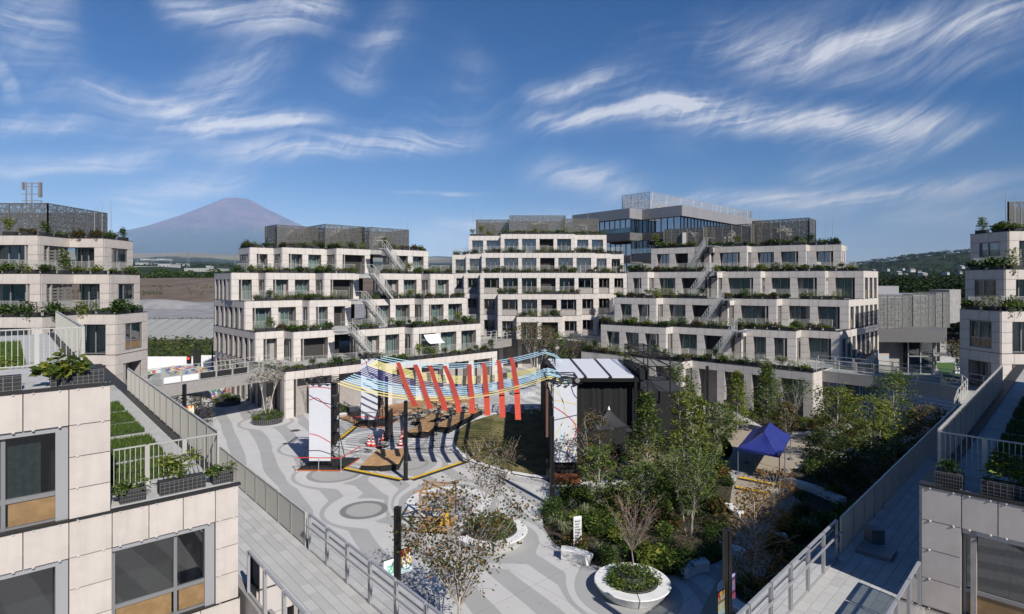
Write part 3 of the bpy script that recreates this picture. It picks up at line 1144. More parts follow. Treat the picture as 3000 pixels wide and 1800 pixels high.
# the end wall goes on down to the plaza
D.tier([PD(5.0, 4.2), PD(*right_corner(2573, DT))], ['side'], [PD(1, DT), PD(1, 4.2)], 0, ZD[1] - .005, {0: {'ph': 1}})
dress(D, LD1[0:4], ['a', 'a', 'a'], ZD[1], 'black planter of shrubs on lowest terrace of the block by the mesh annex', 'planters on the lowest terrace by the mesh annex', side_first=False, rail_off=1.2, tallp=.3)
for pts, kk, lv in ((q2, kd2, 2), (q3, kd3, 3), (q4, kd4, 4), (q5, kd5, 5)):
    nm = _ord[lv]
    dress(D, pts, kk, ZD[lv], 'black planter of shrubs on %s terrace of the block by the mesh annex' % nm,
          'planters on the %s terrace by the mesh annex' % nm, roof=lv == 5, side_first=False, tallp=.06)
for (s_t, t_, lv) in ((TD5[1][0] - .2, 6.6, 5), (TD4[2][0] - .2, 3.0, 4), (TD3[2][0] - .2, -.3, 3), (TD2[2][0] - .2, -3.4, 2)):
    top = PD(s_t + .1, t_); bot = PD(s_t - 2.2, t_)
    stair(D.T, (top.x, top.y, ZD[lv]), (bot.x, bot.y, ZD[lv - 1] + .05), bD)
    lm = MB(); a = PD(s_t + .2, t_ - .6); b = PD(s_t + 1.4, t_ - .6)
    lm.ext(a, b, 0, 2.6, ZD[lv] - .12, ZD[lv] - .015)
    part(D.T, 'stair_landing', lm, FRAME_L)
for (a, b, t0, t1, h, sd) in ((1945, 2060, 9.6, 14, 2.7, 11), (2062, 2200, 11.6, 16, 3.0, 12), (2205, 2370, 13.4, 17.4, 3.5, 13)):
    s0, s1 = sD(a, t0), sD(b, t0)
    penthouse(D.T, [PD(s0, t0), PD(s1, t0), PD(s1, t1), PD(s0, t1)], ZD[5] + .1, ZD[5] + h, seedn=sd)
masts(D.T, [PD(TD5[0][0] + 2, 10), PD(TD5[2][0], 15), PD(TD5[3][0], 16), PD(TD5[3][1] - 2.2, 16), PD(TD5[3][1] - 1.2, 15)], ZD[5] + 1.2, (1.6, 3.6))
D.close()

# ================================================================= building C (centre, stepped both ways)
ZC = [0, 4.9, 8.2, 11.5, 14.8, 18.1, 21.4]
C = Bld('terraced_building', 'tallest pale housing block, stepped on both flanks, facing the plaza squarely', (4, 92, 0), limit=285)
SCx = lambda px, Y: (px - 1500) * Y / 1700


def rowC(rows):
    """rows (px0, px1, Y) -> front polyline of squared steps"""
    pts, kinds = [], []
    xs = []
    for i, (a, b, Y) in enumerate(rows):
        xs.append([SCx(a, Y), SCx(b, Y), Y])
    for i in range(len(xs) - 1):
        mid = (xs[i][1] + xs[i + 1][0]) / 2
        xs[i][1] = xs[i + 1][0] = mid
    for i, (a, b, Y) in enumerate(xs):
        if i > 0: kinds.append('blank')
        pts.append(V2(a, Y)); kinds.append('main'); pts.append(V2(b, Y))
    return pts, kinds, xs


z5 = lambda x: 1320 + x * .21423
BK = 112.0
wing = [(z5(30), z5(192), 97.5), (z5(195), z5(412), 94.6), (z5(413), z5(1990), 91.6), (z5(1990), z5(2205), 94.0), (z5(2205), z5(2412), 96.5)]
r7, kr7, x7 = rowC([(z5(247), z5(690), 101.0), (z5(690), z5(1690), 97.4), (z5(1690), z5(2133), 99.2)])
r6, kr6, x6 = rowC([(z5(22), z5(222), 101.2), (z5(222), z5(435), 98.0), (z5(435), z5(1958), 94.6), (z5(1958), z5(2168), 96.8), (z5(2168), z5(2368), 99.0)])
r5, kr5, x5 = rowC(wing)
r4, kr4, x4 = rowC(wing[:2] + [(z5(413), z5(655), 91.6), (z5(650), z5(1760), 88.8), (z5(1760), z5(1990), 91.6)] + wing[3:])
r3, kr3, x3 = rowC(wing[:2] + [(z5(413), z5(655), 91.6), (z5(650), z5(905), 88.8), (z5(905), z5(1515), 86.0), (z5(1515), z5(1765), 88.8), (z5(1765), z5(1990), 91.6)] + wing[3:])


def bays(xs, per=3.0):
    return [max(1, round((b - a) / per)) for a, b, Y in xs]


def tierC(pts, kinds, xs, z0, z1, typer, sill=1.0):
    nb = bays(xs)
    op = {}
    mi = 0
    for i, k in enumerate(kinds):
        if k == 'main':
            op[i] = {'bays': nb[mi], 'types': typer(mi, nb[mi]), 'pier': .62, 'jit': False, 'sill': sill, 'depth': .62, 'mull': (.33, .66)}
            mi += 1
    b0 = [V2(xs[-1][1], BK), V2(xs[0][0], BK)]
    C.tier(pts, kinds, b0, z0, z1, op)


def t7(mi, n):
    return ['low'] * n if mi != 1 else (['low', 'low', 'open', 'curtain'] if n == 4 else ['low'] * n)


def t6(mi, n):
    return ['low'] * n if n < 5 else ['low', 'low', 'low', 'open', 'low', 'low']


def t5(mi, n):
    return ['grid'] * n if n < 5 else ['grid', 'half', 'half', 'open', 'half', 'grid']


tierC(r7, kr7, x7, ZC[5], ZC[6], t7)
tierC(r6, kr6, x6, ZC[4], ZC[5], t6)
tierC(r5, kr5, x5, ZC[3], ZC[4], t5)
tierC(r4, kr4, x4, ZC[2], ZC[3], lambda mi, n: ['grid'] * n if n < 3 else ['grid', 'half', 'open', 'grid'])
tierC(r3, kr3, x3, ZC[1], ZC[2], lambda mi, n: ['half', 'open'] if mi == 4 else ['grid'] * n)
rg, krg, xg = rowC(wing[:2] + [(z5(413), z5(1990), 90.5)] + wing[3:])
C.tier(rg, ['arcade' if k == 'main' else 'blank' for k in krg], [V2(xg[-1][1], BK), V2(xg[0][0], BK)], 0, ZC[1],
       {i: {'bays': (6 if i == 4 else 1), 'fill': ['dark', 'dark', 'shop'], 'pier': .7} for i in range(9)})
lbC = 'black planter of shrubs on %s terrace of the tallest housing block'
planter_row(r7, ZC[6], lbC % 'roof', 'planters on the roof of the tallest block', pitch=1.22, skip=(1, 3), tallp=.05)
for (r_, kk_, z_, nm) in ((r6, kr6, ZC[5], 'upper'), (r5, kr5, ZC[4], 'long middle')):
    planter_row(r_, z_, lbC % nm, 'planters on the %s terrace of the tallest block' % nm, pitch=1.3, skip=[i for i, k in enumerate(kk_) if k != 'main'], tallp=.08)
    C.rail(inset(r_, .85), z_, sp=.14, skip=[i for i, k in enumerate(kk_) if k != 'main'])
for (xs_, mi, z_, nm) in ((x4, 3, ZC[3], 'short'), (x3, 4, ZC[2], 'shortest')):
    a, b, Y = xs_[mi]
    seg2 = [V2(a, Y), V2(b, Y)]
    planter_row(seg2, z_, lbC % nm, 'planters on the %s terrace of the tallest block' % nm, pitch=1.35)
    C.rail(inset([V2(a, Y + 2.4), V2(a, Y), V2(b, Y), V2(b, Y + 2.4)], .7)[1:3], z_, sp=.14)
for (a, b, Y, Y2, h, sd) in ((z5(350), z5(800), 103, 109, 2.4 + .6, 21), (z5(805), z5(1570), 100.0, 109, 3.4, 22), (z5(1575), z5(2020), 101.5, 109, 3.0, 23)):
    penthouse(C.T, [V2(SCx(a, Y), Y), V2(SCx(b, Y), Y), V2(SCx(b, Y), Y2), V2(SCx(a, Y), Y2)], ZC[6] + .1, ZC[6] + h, seedn=sd)
masts(C.T, [(-7, 105), (-5.6, 104), (0, 103), (5.2, 102), (10.5, 101), (13.5, 103)], ZC[6] + 2.5, (1.8, 3.6))
C.close()

# ================================================================= building A (left) and E (right): mid-distance ends
def endw(bd, p, q, z0, z1, solid=.35, low=.25):
    d = (q - p); L = d.length; d = d / L; n = Vector((d.y, -d.x))
    zb = z1 - BH
    bd.band(p, q, zb, z1)
    bd.pier(p, d, n, 0, .95, z0, zb, .3)
    bd.pier(p, d, n, L - .75, L, z0, zb, .3)
    if low > 0:
        bd.pier(p, d, n, .95, L - .75, z0, z0 + low, .3)
    bd.window(p, d, n, .97, L - .77, z0 + low + .02, zb - .02, .08, 'curtain', (.4,), solid)
    bd.core.ext(p, q, -.45, .1, z0, zb)


ZA = [0, 4.14, 7.44, 10.74, 14.04, 17.35]
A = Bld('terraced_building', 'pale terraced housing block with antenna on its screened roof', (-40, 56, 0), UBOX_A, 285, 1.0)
cornersA = {5: V2(-37.3, 53.0), 4: V2(-34.75, 50.1), 3: V2(-32.2, 47.2), 2: V2(-32.2, 47.2)}
for lv, c in cornersA.items():
    z0, z1 = ZA[lv - 1], ZA[lv]
    pts = [V2(-78, c.y - 3.5), V2(c.x - 3.1, c.y - 3.5), V2(c.x - 3.1, c.y), c.copy(), V2(c.x, c.y + 4.0), V2(c.x - 3, c.y + 4.0)]
    if lv == 2: z0 = 0
    A.slab.prism(pts + [V2(c.x - 14, 60), V2(-78, 62)], z1 - BH * .75, z1 - .02)
    if lv == 2:
        A.seg(pts[0], pts[1], ZA[1], z1, 'arcade', {'bays': 9, 'fill': ['dark']})
        A.seg(pts[1], pts[2], ZA[1], z1, 'blank')
        A.seg(pts[2], pts[3], ZA[1], z1, 'arcade', {'bays': 1, 'fill': ['shop']})
        A.seg(pts[3], pts[4], ZA[1], z1, 'arcade', {'bays': 1, 'fill': ['dark']})
        A.seg(pts[2], pts[3], 0, ZA[1], 'arcade', {'bays': 1, 'fill': ['shop']})
        A.seg(pts[3], pts[4], 0, ZA[1], 'arcade', {'bays': 1, 'fill': ['dark']})
        A.slab.prism(pts + [V2(c.x - 14, 60), V2(-78, 62)], ZA[1] - .6, ZA[1] - .02)
        continue
    A.seg(pts[0], pts[1], z0, z1, 'main', {'bays': 9, 'types': ['half', 'curtain', 'curtain'], 'pier': .85})
    A.seg(pts[1], pts[2], z0, z1, 'ret', {'outer': 'p'})
    A.seg(pts[2], pts[3], z0, z1, 'main', {'bays': 1, 'types': ['half' if lv == 5 else 'curtain'], 'lp': False})
    endw(A, pts[3], pts[4], z0, z1, .35 if lv == 3 else 0.0, .25 if lv == 3 else .02)
    A.seg(pts[4], pts[5], z0, z1, 'blank')
    vis = [V2(-58, pts[0].y)] + pts[1:5]
    nm = {5: 'roof', 4: 'upper', 3: 'middle'}[lv]
    planter_row(vis, z1, 'black planter of leafy shrubs on %s terrace below the antenna roof' % nm, 'planters on the %s terrace below the antenna' % nm, pitch=1.5, off=.3, plant_sc=1.15)
    if lv < 5:
        A.rail(inset(vis, .8), z1, sp=.11)
penthouse(A.T, [V2(-72, 51.5), V2(-41.2, 51.5), V2(-41.2, 59), V2(-72, 59)], ZA[5] + .1, ZA[5] + 3.0, seedn=31)
masts(A.T, [(-38.5, 54.5), (-39.2, 54.5), (-38.0, 55), (-43.4, 56), (-41.4, 58), (-42, 57)], ZA[5] + .8, (2.0, 3.6))
ant = MB()
for xx in (-45.2, -44.7):
    ant.tube([(xx, 54, ZA[5] + 2.2), (xx, 54, ZA[5] + 5.3)], .06, 8)
for zz in (3.6, 4.2, 4.9, 5.2):
    ant.beam((-45.6, 54, ZA[5] + zz), (-43.7, 54, ZA[5] + zz), .06)
ant.box(-44.0, 53.85, ZA[5] + 3.9, -43.78, 54.1, ZA[5] + 5.3)
ant.box(-45.5, 53.85, ZA[5] + 4.6, -45.38, 54.05, ZA[5] + 5.3)
ant.tube([(-44.5, 54, ZA[5] + 3.2), (-44.2, 54, ZA[5] + 3.0), (-43.9, 54, ZA[5] + 3.1), (-43.8, 54, ZA[5] + 3.5)], .05, 6)
part(A.T, 'antenna', ant, mat('grey antenna', (.25, .25, .26), .5, metal=.2))
A.close(PANEL_A)

ZE = [0, 4.5, 7.8, 11.1, 14.4, 17.7]
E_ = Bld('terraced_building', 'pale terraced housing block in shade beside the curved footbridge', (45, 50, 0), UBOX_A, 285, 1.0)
for lv, c in {5: V2(42.2, 49.3), 4: V2(40.1, 47.2), 3: V2(38.0, 45.1), 2: V2(38.0, 45.1)}.items():
    z0, z1 = ZE[lv - 1], ZE[lv]
    pts = [V2(c.x - .3, c.y + 3.7), c.copy(), V2(c.x + 32, c.y)]
    E_.slab.prism(pts + [V2(c.x + 32, 66), V2(c.x + 20, 62), V2(c.x + 4, c.y + 3.7)], z1 - BH * .75, z1 - .02)
    if lv == 2:
        for za, zb_ in ((ZE[1], z1), (0, ZE[1])):
            E_.seg(pts[0], pts[1], za, zb_, 'arcade', {'bays': 1, 'fill': ['shop']})
            E_.seg(pts[1], pts[2], za, zb_, 'arcade', {'bays': 8, 'fill': ['dark']})
        continue
    endw(E_, pts[0], pts[1], z0, z1, .35 if lv == 3 else 0.0, .3 if lv == 3 else .05)
    E_.seg(pts[1], pts[2], z0, z1, 'main', {'bays': 9, 'types': ['half', 'curtain'], 'pier': .85})
    vis = [pts[0], pts[1], V2(c.x + 8, c.y)]
    nm = {5: 'roof', 4: 'upper', 3: 'middle'}[lv]
    planter_row(vis, z1, 'black planter of dark shrubs on %s terrace beside the curved footbridge' % nm, 'planters on the %s terrace by the curved footbridge' % nm, pitch=1.5, off=.3, plant_sc=1.15)
    if lv < 5:
        E_.rail(inset(vis, .75), z1, sp=.11)
penthouse(E_.T, [V2(46.6, 54.5), V2(72, 54.5), V2(72, 62), V2(54, 62)], ZE[5] + .1, ZE[5] + 3.2, seedn=41)
masts(E_.T, [(43.4, 51), (44.2, 51), (45.0, 52), (45.6, 52), (48, 56), (48.8, 56)], ZE[5] + .6, (1.8, 3.8))
E_.close(PANEL_A)


# ================================================================= near blocks with their terraces
def clips(T, spots):
    m = MB()
    for p in spots:
        m.box(p[0] - .022, p[1] - .022, p[2] - .018, p[0] + .022, p[1] + .022, p[2] + .018)
    part(T, 'panel_clips', m, mat('pale clip', (.6, .57, .53), .5), kind='stuff')


def near_block(bd, p, q, z0, z1, layout, bandh=.92, clipl=None):
    """layout: list of ('pier',w) / ('win',w,mull,solid,depth) from q backwards to p"""
    d = (q - p); L = d.length; d = d / L; n = Vector((d.y, -d.x))
    zb = z1 - bandh
    # band split over the piers
    x = L
    cuts = []
    for it in layout:
        cuts.append((x - it[1], x, it)); x -= it[1]
    for a, b, it in cuts:
        k = max(1, round((b - a) / .78)) if it[0] == 'win' else 1
        for i in range(k):
            aa, bb = a + (b - a) * i / k, a + (b - a) * (i + 1) / k
            bd.panel(p, d, n, aa, bb, zb, z1)
            if clipl is not None:
                for u in (aa + (bb - aa) * .22, aa + (bb - aa) * .8):
                    for zz in (zb, z1 - .03):
                        c = p + d * u + n * .062
                        clipl.append((c.x, c.y, zz))
        if it[0] == 'pier':
            k = 3
            for i in range(k):
                bd.panel(p, d, n, a, b, z0 + (zb - z0) * i / k, z0 + (zb - z0) * (i + 1) / k)
                if clipl is not None:
                    c = p + d * (a + (b - a) * .2) + n * .062
                    clipl.append((c.x, c.y, z0 + (zb - z0) * i / k))
            bd.wall.ext(p + d * a, p + d * b, 0, .5, z0, zb)
        else:
            bd.window(p, d, n, a + .01, b - .01, z0 + .02, zb - .015, it[4], it[5], it[2], it[3])
            # wide aluminium surround
            m = MB()
            m.ext(p + d * (b - .26), p + d * (b - .012), -.005, it[4] + .05, z0 + .02, zb - .01)
            m.ext(p + d * (a + .012), p + d * (b - .26), -.005, it[4] + .05, zb - .13, zb - .01)
            part(bd.T, 'window_surround', m, FRAME_L)
            bd.core.ext(p + d * a, p + d * b, -1.6, .1, z0, zb)
    bd.wall.ext(p, q, 0, .3, zb + .01, z1 - .02)
    bd.cap.ext(p, q + d * .06, .08, .14, z1 - .01, z1 + .06)


def fence(name, label, p, q, z, h=1.25, sp=.10, panel=1.35, barw=.016, bard=.05, mat_=None, lip=True):
    """tall picket fence: each panel a part"""
    d = q - p; L = d.length; d = d / L
    T = thing(name, label, 'fence', (p.x, p.y, z))
    k = max(1, round(L / panel))
    P = lambda u, zz: Vector((p.x + d.x * u, p.y + d.y * u, zz))
    dd = Vector((d.x, d.y, 0)); nn = Vector((d.y, -d.x, 0))
    for i in range(k):
        a, b = L * i / k + .03, L * (i + 1) / k - .03
        m = MB()
        m.beam(P(a, z + h), P(b, z + h), .06, .035)
        m.beam(P(a, z + .08), P(b, z + .08), .04, .03)
        for u in (a, b):
            m.obox(P(u, z + h / 2), dd * .03, nn * .03, (0, 0, h / 2))
        j = 1
        nb = int((b - a) / sp)
        for j in range(1, nb):
            m.obox(P(a + (b - a) * j / nb, z + .08 + (h - .08) / 2), dd * (barw / 2), nn * (bard / 2), (0, 0, (h - .08) / 2))
        part(T, 'fence_panel', m, mat_ or RAIL)
    return T


def glass_rail(name, label, p, q, z, h=1.2, panel=1.25, hand=None, first_bars=False):
    d = q - p; L = d.length; d = d / L
    T = thing(name, label, 'railing', (p.x, p.y, z))
    k = max(1, round(L / panel))
    P = lambda u, zz, o=0.0: Vector((p.x + d.x * u + d.y * o, p.y + d.y * u - d.x * o, zz))
    dd = Vector((d.x, d.y, 0)); nn = Vector((d.y, -d.x, 0))
    for i in range(k):
        a, b = L * i / k + .045, L * (i + 1) / k - .045
        m = MB()
        m.beam(P(a, z + h), P(b, z + h), .07, .05)
        m.beam(P(a, z + .04), P(b, z + .04), .05, .04)
        for u in (a, b):
            m.obox(P(u, z + h / 2), dd * .022, nn * .045, (0, 0, h / 2))
        f = part(T, 'rail_frame', m, FRAME_L)
        g = MB()
        g.obox(P((a + b) / 2, z + .06 + (h - .1) / 2), dd * ((b - a) / 2 - .02), nn * .006, (0, 0, (h - .1) / 2))
        part(f, 'glass_pane', g, RGLASS)
    if hand:
        m = MB()
        m.beam(P(0, z + h * .72, hand), P(L, z + h * .72, hand), .04, .05)
        for i in range(k):
            u = L * (i + .02) / k
            m.beam(P(u, z + h * .7, 0), P(u, z + h * .7, hand), .025)
        part(T, 'handrail', m, FRAME_L)
    return T


def pavers(parent, o, d, n, L, W, z, pl=.6, pw=.3, matl=None, limit=290):
    """slab pieces laid in rows across a deck: along d, width along n"""
    me = bpy.data.meshes.new('paver')
    b = MB(); b.box(-.5, -.5, -.5, .5, .5, .5)
    me = b.data('paver', matl)
    cnt = 0
    rest = MB()
    nl, nw = int(L / pl), max(1, round(W / pw))
    w_ = W / nw
    for j in range(nl):
        for i in range(nw):
            sh = (pl * .5 if i % 2 else 0)
            u = j * pl + pl / 2 + sh
            if u > L - pl * .4: continue
            c = o + d * u + n * ((i + .5) * w_)
            zz = z + R.uniform(-.0015, .0015)
            if cnt < limit:
                inst(parent, 'paver', me, (c.x, c.y, zz), math.atan2(d.y, d.x), (pl - .01, w_ - .01, .03))
            else:
                rest.obox((c.x, c.y, zz), (d.x * (pl - .01) / 2, d.y * (pl - .01) / 2, 0), (n.x * (w_ - .01) / 2, n.y * (w_ - .01) / 2, 0), (0, 0, .015))
            cnt += 1
    if rest.v: part(parent, 'paver_field', rest, matl, kind='stuff')


GRANITE = mat('granite paver', (.40, .40, .395), .8, col2=(.49, .49, .48), scale=55, objvar=.09, bump=.1, bscale=90)
FASCIA = mat('warm grey fascia', (.30, .285, .27), .6, var=.05)
GRASS = leafmat('lawn blade', (.045, .095, .016), (.075, .13, .022), (.11, .15, .035), trans=.2, objvar=.1)
GRASSB = mat('lawn ground', (.032, .055, .014), .95, var=.3, scale=6)

uL, vL = dirv(48.9), dirv(-41.1)
K3 = V2(-8.06, 17.06)
K4 = K3 - uL * 3.1
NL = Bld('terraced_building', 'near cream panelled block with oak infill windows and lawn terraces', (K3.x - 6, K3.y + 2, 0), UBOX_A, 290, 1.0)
cl = []
W_ = lambda wd, mull, solid, dep, typ: ('win', wd, mull, solid, dep, typ)
near_block(NL, K4 - uL * 11.5, K4, ZA[2], ZA[3], [('pier', .86), W_(2.62, (.53,), .30, .16, 'near'), ('pier', .86), W_(2.62, (.36,), .30, .16, 'near'), ('pier', .86), W_(3.0, (.5,), .3, .16, 'near'), ('pier', .68)], clipl=cl)
near_block(NL, K3 - uL * 15, K3, ZA[1], ZA[2], [('pier', .62), W_(2.45, (.60,), .31, .14, 'dark'), ('pier', .89), W_(2.62, (.3,), 0.0, .55, 'dark'), ('pier', .86), W_(2.62, (.4,), .3, .3, 'dark'), ('pier', .86), W_(3.0, (.5,), .3, .3, 'dark'), ('pier', 1.08)], clipl=cl)
for u in range(0, 16, 1):
    pass
NL.seg(K3 - uL * 15, K3, 0, ZA[1], 'arcade', {'bays': 4, 'fill': ['dark']})
clips(NL.T, cl)
# plaza-side walls (seen from other places) and terraces
NL.seg(K3 + vL * .75, K3 + vL * 33, ZA[1], ZA[2], 'main', {'bays': 9, 'types': ['curtain', 'half']})
NL.seg(K3, K3 + vL * 33, 0, ZA[1], 'arcade', {'bays': 8, 'fill': ['shop', 'dark']})
NL.seg(K4 + vL * .75, K4 + vL * 20, ZA[2], ZA[3], 'main', {'bays': 6, 'types': ['curtain', 'half']})
NL.slab.prism([K3, K3 + vL * 33, K3 + vL * 33 - uL * 12, K3 - uL * 15], ZA[2] - .6, ZA[2] - .02)
NL.slab.prism([K4, K4 + vL * 20, K4 + vL * 20 - uL * 11, K4 - uL * 11.5], ZA[3] - .6, ZA[3] - .02)
NL.close(PANEL_A)


def lawn(o, d, n, L, W, z, label, dens=520, hgt=.13):
    T = thing('lawn_strip', label, 'lawn', (o.x, o.y, z), 'lawn strips on the near terraces')
    m = MB(); m.prism([o, o + d * L, o + d * L + n * W, o + n * W], z, z + .05)
    part(T, 'turf', m, GRASSB)
    g = MB()
    rs = random.Random(int(abs(o.x * 100)))
    for _ in range(int(L * W * dens)):
        p = o + d * rs.uniform(-.02, L + .02) + n * rs.uniform(-.02, W + .02)
        a = rs.uniform(0, 6.28); h = hgt * rs.uniform(.6, 1.3)
        b = len(g.v)
        sx, sy = math.cos(a) * .012, math.sin(a) * .012
        lx, ly = rs.uniform(-.05, .05), rs.uniform(-.05, .05)
        g.v.extend([Vector((p.x - sx, p.y - sy, z + .04)), Vector((p.x + sx, p.y + sy, z + .04)), Vector((p.x + lx, p.y + ly, z + .04 + h))])
        g.face(b, b + 1, b + 2)
    k = part(T, 'grass', g, GRASS, kind='stuff')
    return T


for (t0, t1, w0) in ((2.1, 4.3, 2.0), (4.75, 7.9, 2.1), (8.7, 10.55, 2.0), (11.05, 13.2, 2.0), (13.8, 16.0, 2.0)):
    lawn(K3 + vL * t0 - uL * 1.0, vL, -uL, t1 - t0, w0, ZA[2] + .02, 'strip of green lawn on near terrace behind the tall picket fence')
lawn(K4 + vL * 5.4 - uL * 1.6, vL, -uL, 9, 3.0, ZA[3] + .02, 'broad green lawn on upper near terrace under the antenna block')
CONC = mat('light terrace concrete', (.42, .42, .41), .85, var=.08, scale=3)
nt = MB(); nt.prism([K3 + vL * .3 - uL * .1, K3 + vL * 20 - uL * .1, K3 + vL * 20 - uL * 3.1, K3 + vL * .3 - uL * 3.1], ZA[2] - .018, ZA[2] + .012)
nt.prism([K4 + vL * .3 - uL * .1, K4 + vL * 19 - uL * .1, K4 + vL * 19 - uL * 6, K4 + vL * .3 - uL * 6], ZA[3] - .018, ZA[3] + .012)
part(NL.T, 'terrace_paving', nt, CONC)
fence('picket_fence', 'tall grey picket fence along the lawn strip terrace', K3 + vL * 1.6 - uL * .12, K3 + vL * 19.5 - uL * .12, ZA[2], 1.25, .085, 1.3, .02, .05)
fence('picket_fence', 'short picket fence across the lawn strip terrace behind three planters', K3 + vL * 1.6 - uL * 3.0, K3 + vL * 1.6 - uL * .1, ZA[2], 1.2, .12, .95, .018, .03)
fence('picket_fence', 'picket fence running back along the upper near lawn', K4 + vL * 5.0 - uL * .15, K4 + vL * 18.5 - uL * .15, ZA[3], 1.2, .085, 1.3, .02, .05)
fence('picket_fence', 'picket fence across the front of the upper near lawn', K4 + vL * 5.0 - uL * 6, K4 + vL * 5.0 - uL * .15, ZA[3], 1.2, .13, 1.1, .018, .03)
ra = math.atan2(uL.y, uL.x)
for (s, t, sx, tall, lab) in ((-2.55, .55, .6, False, 'small planter of rust green shrub at inner end of lawn terrace edge'), (-1.35, .55, 1.15, True, 'long wire planter with tall yellow green shrub on lawn terrace edge'), (-.3, .55, .55, False, 'small planter of round leaves at corner of lawn terrace edge')):
    c = K3 + uL * s + vL * t
    planter((c.x, c.y, ZA[2] + .02), ra, lab, None, False, sx, tall, .95)
for (s, t, sx, tall, lab) in ((-.65, .6, 1.1, False, 'wire planter with climbing shrub at corner of upper near terrace'), (-2.6, .6, 1.7, True, 'long wire planter overgrown with yellow leaves on upper near terrace'), (-4.5, .6, 1.2, False, 'wire planter at far end of upper near terrace edge')):
    c = K4 + uL * s + vL * t
    planter((c.x, c.y, ZA[3] + .02), ra, lab, None, False, sx, tall, .85)

# left walkway
oL = V2(-6.8, 19.8)
WL = 2.45
wk = thing('walkway', 'granite paved walkway bridge between glass and picket railings', 'walkway', (oL.x, oL.y, ZA[1]))
nL_in = -uL
m = MB()
pA, pB_ = oL + vL * -17, oL + vL * 31
m.prism([pA + uL * .15, pB_ + uL * .15, pB_ - uL * (WL + .1), pA - uL * (WL + .1)], ZA[1] - .95, ZA[1] - .022)
part(wk, 'deck', m, FASCIA)
m = MB(); m.prism([pA + uL * .28, pB_ + uL * .28, pB_ + uL * .16, pA + uL * .16], ZA[1] - 1.0, ZA[1] + .04)
m.prism([pA - uL * (WL + .22), oL + vL * -2.6 - uL * (WL + .22), oL + vL * -2.6 - uL * (WL + .11), pA - uL * (WL + .11)], ZA[1] - 1.0, ZA[1] + .04)
part(wk, 'edge_beam', m, FASCIA)
pavers(wk, oL + vL * -13, vL, -uL, 24, WL - .1, ZA[1] - .005, .6, .3, GRANITE)
fence('picket_fence', 'long picket fence with climbing plants along the plaza side of walkway', oL + vL * .6, oL + vL * 30, ZA[1], 1.2, .085, 1.35, .02, .05)
glass_rail('glass_railing', 'glass panel railing on plaza side at walkway bridge end', oL + vL * -16, oL + vL * .3, ZA[1], 1.25, 1.42, -.12)
glass_rail('glass_railing', 'glass panel railing beside the near cream block', oL + vL * -16 - uL * WL, oL + vL * -1.2 - uL * WL, ZA[1], 1.25, 1.42, .12)

# right near block
uR, vR = dirv(44.6), dirv(-45.4)
M3 = V2(11.3, 16.0)
NR = Bld('terraced_building', 'near shaded panelled block beside the dim walkway', (M3.x + 6, M3.y - 2, 0), UBOX_A, 200, 1.0)
cl = []
near_block(NR, M3, M3 - vR * 13, ZE[1], ZE[2], [('pier', .9), W_(2.9, (.5,), .3, .16, 'near'), ('pier', .86), W_(2.9, (.5,), .3, .16, 'near'), ('pier', .86), W_(3.7, (.45, ), .3, .16, 'near'), ('pier', .88)][::1], clipl=cl)
clips(NR.T, cl)
NR.seg(M3, M3 - vR * 13, 0, ZE[1], 'arcade', {'bays': 4, 'fill': ['dark']})
NR.seg(M3 + uR * 32, M3, ZE[1], ZE[2], 'main', {'bays': 9, 'types': ['curtain', 'half']})
NR.seg(M3 + uR * 32, M3, 0, ZE[1], 'arcade', {'bays': 8, 'fill': ['shop', 'dark']})
M4 = M3 - vR * 3.4
NR.seg(M4, M4 - vR * 9.6, ZE[2], ZE[3], 'main', {'bays': 3, 'types': ['curtain']})
NR.seg(M4 + uR * 22, M4, ZE[2], ZE[3], 'main', {'bays': 6, 'types': ['curtain']})
M5 = M4 - vR * 3.4
NR.seg(M5, M5 - vR * 6.2, ZE[3], ZE[4], 'main', {'bays': 2, 'types': ['curtain']})
NR.seg(M5 + uR * 22, M5, ZE[3], ZE[4], 'main', {'bays': 6, 'types': ['curtain']})
NR.slab.prism([M3, M3 - vR * 13, M3 - vR * 13 + uR * 32, M3 + uR * 32], ZE[2] - .6, ZE[2] - .02)
NR.slab.prism([M4, M4 - vR * 9.6, M4 - vR * 9.6 + uR * 22, M4 + uR * 22], ZE[3] - .6, ZE[3] - .02)
NR.slab.prism([M5, M5 - vR * 6.2, M5 - vR * 6.2 + uR * 22, M5 + uR * 22], ZE[4] - .6, ZE[4] - .02)
NR.close(PANEL_A)
for (t0, t1) in ((2.6, 5.0), (5.6, 8.2), (8.9, 11.3), (12, 14.5), (15.2, 17.5)):
    lawn(M3 + uR * t0 - vR * 1.1, uR, -vR, t1 - t0, 2.2, ZE[2] + .02, 'strip of shaded lawn on the dim terrace', 420)
fence('picket_fence', 'picket fence along the shaded lawn terrace', M3 + uR * 1.6 - vR * .15, M3 + uR * 20 - vR * .15, ZE[2], 1.25, .085, 1.3, .02, .05)
fence('picket_fence', 'picket fence across the shaded lawn terrace', M3 + uR * 1.6 - vR * .15, M3 + uR * 1.6 - vR * 3.3, ZE[2], 1.2, .12, 1.05, .018, .03)
rb = math.atan2(-vR.y, -vR.x)
for (s, sx, tall, lab) in ((.55, .6, True, 'small wire planter with feathery shrub at shaded terrace corner'), (1.9, 1.3, True, 'long wire planter of dark shrub on shaded terrace edge')):
    c = M3 - vR * s + uR * .5
    planter((c.x, c.y, ZE[2] + .02), rb, lab, None, False, sx, tall, .85)
oR = V2(10.3, 18.5)
wr = thing('walkway', 'shaded granite walkway bridge with a bright sunlit end', 'walkway', (oR.x, oR.y, ZE[1]))
m = MB()
pA, pB_ = oR + uR * -16, oR + uR * 26
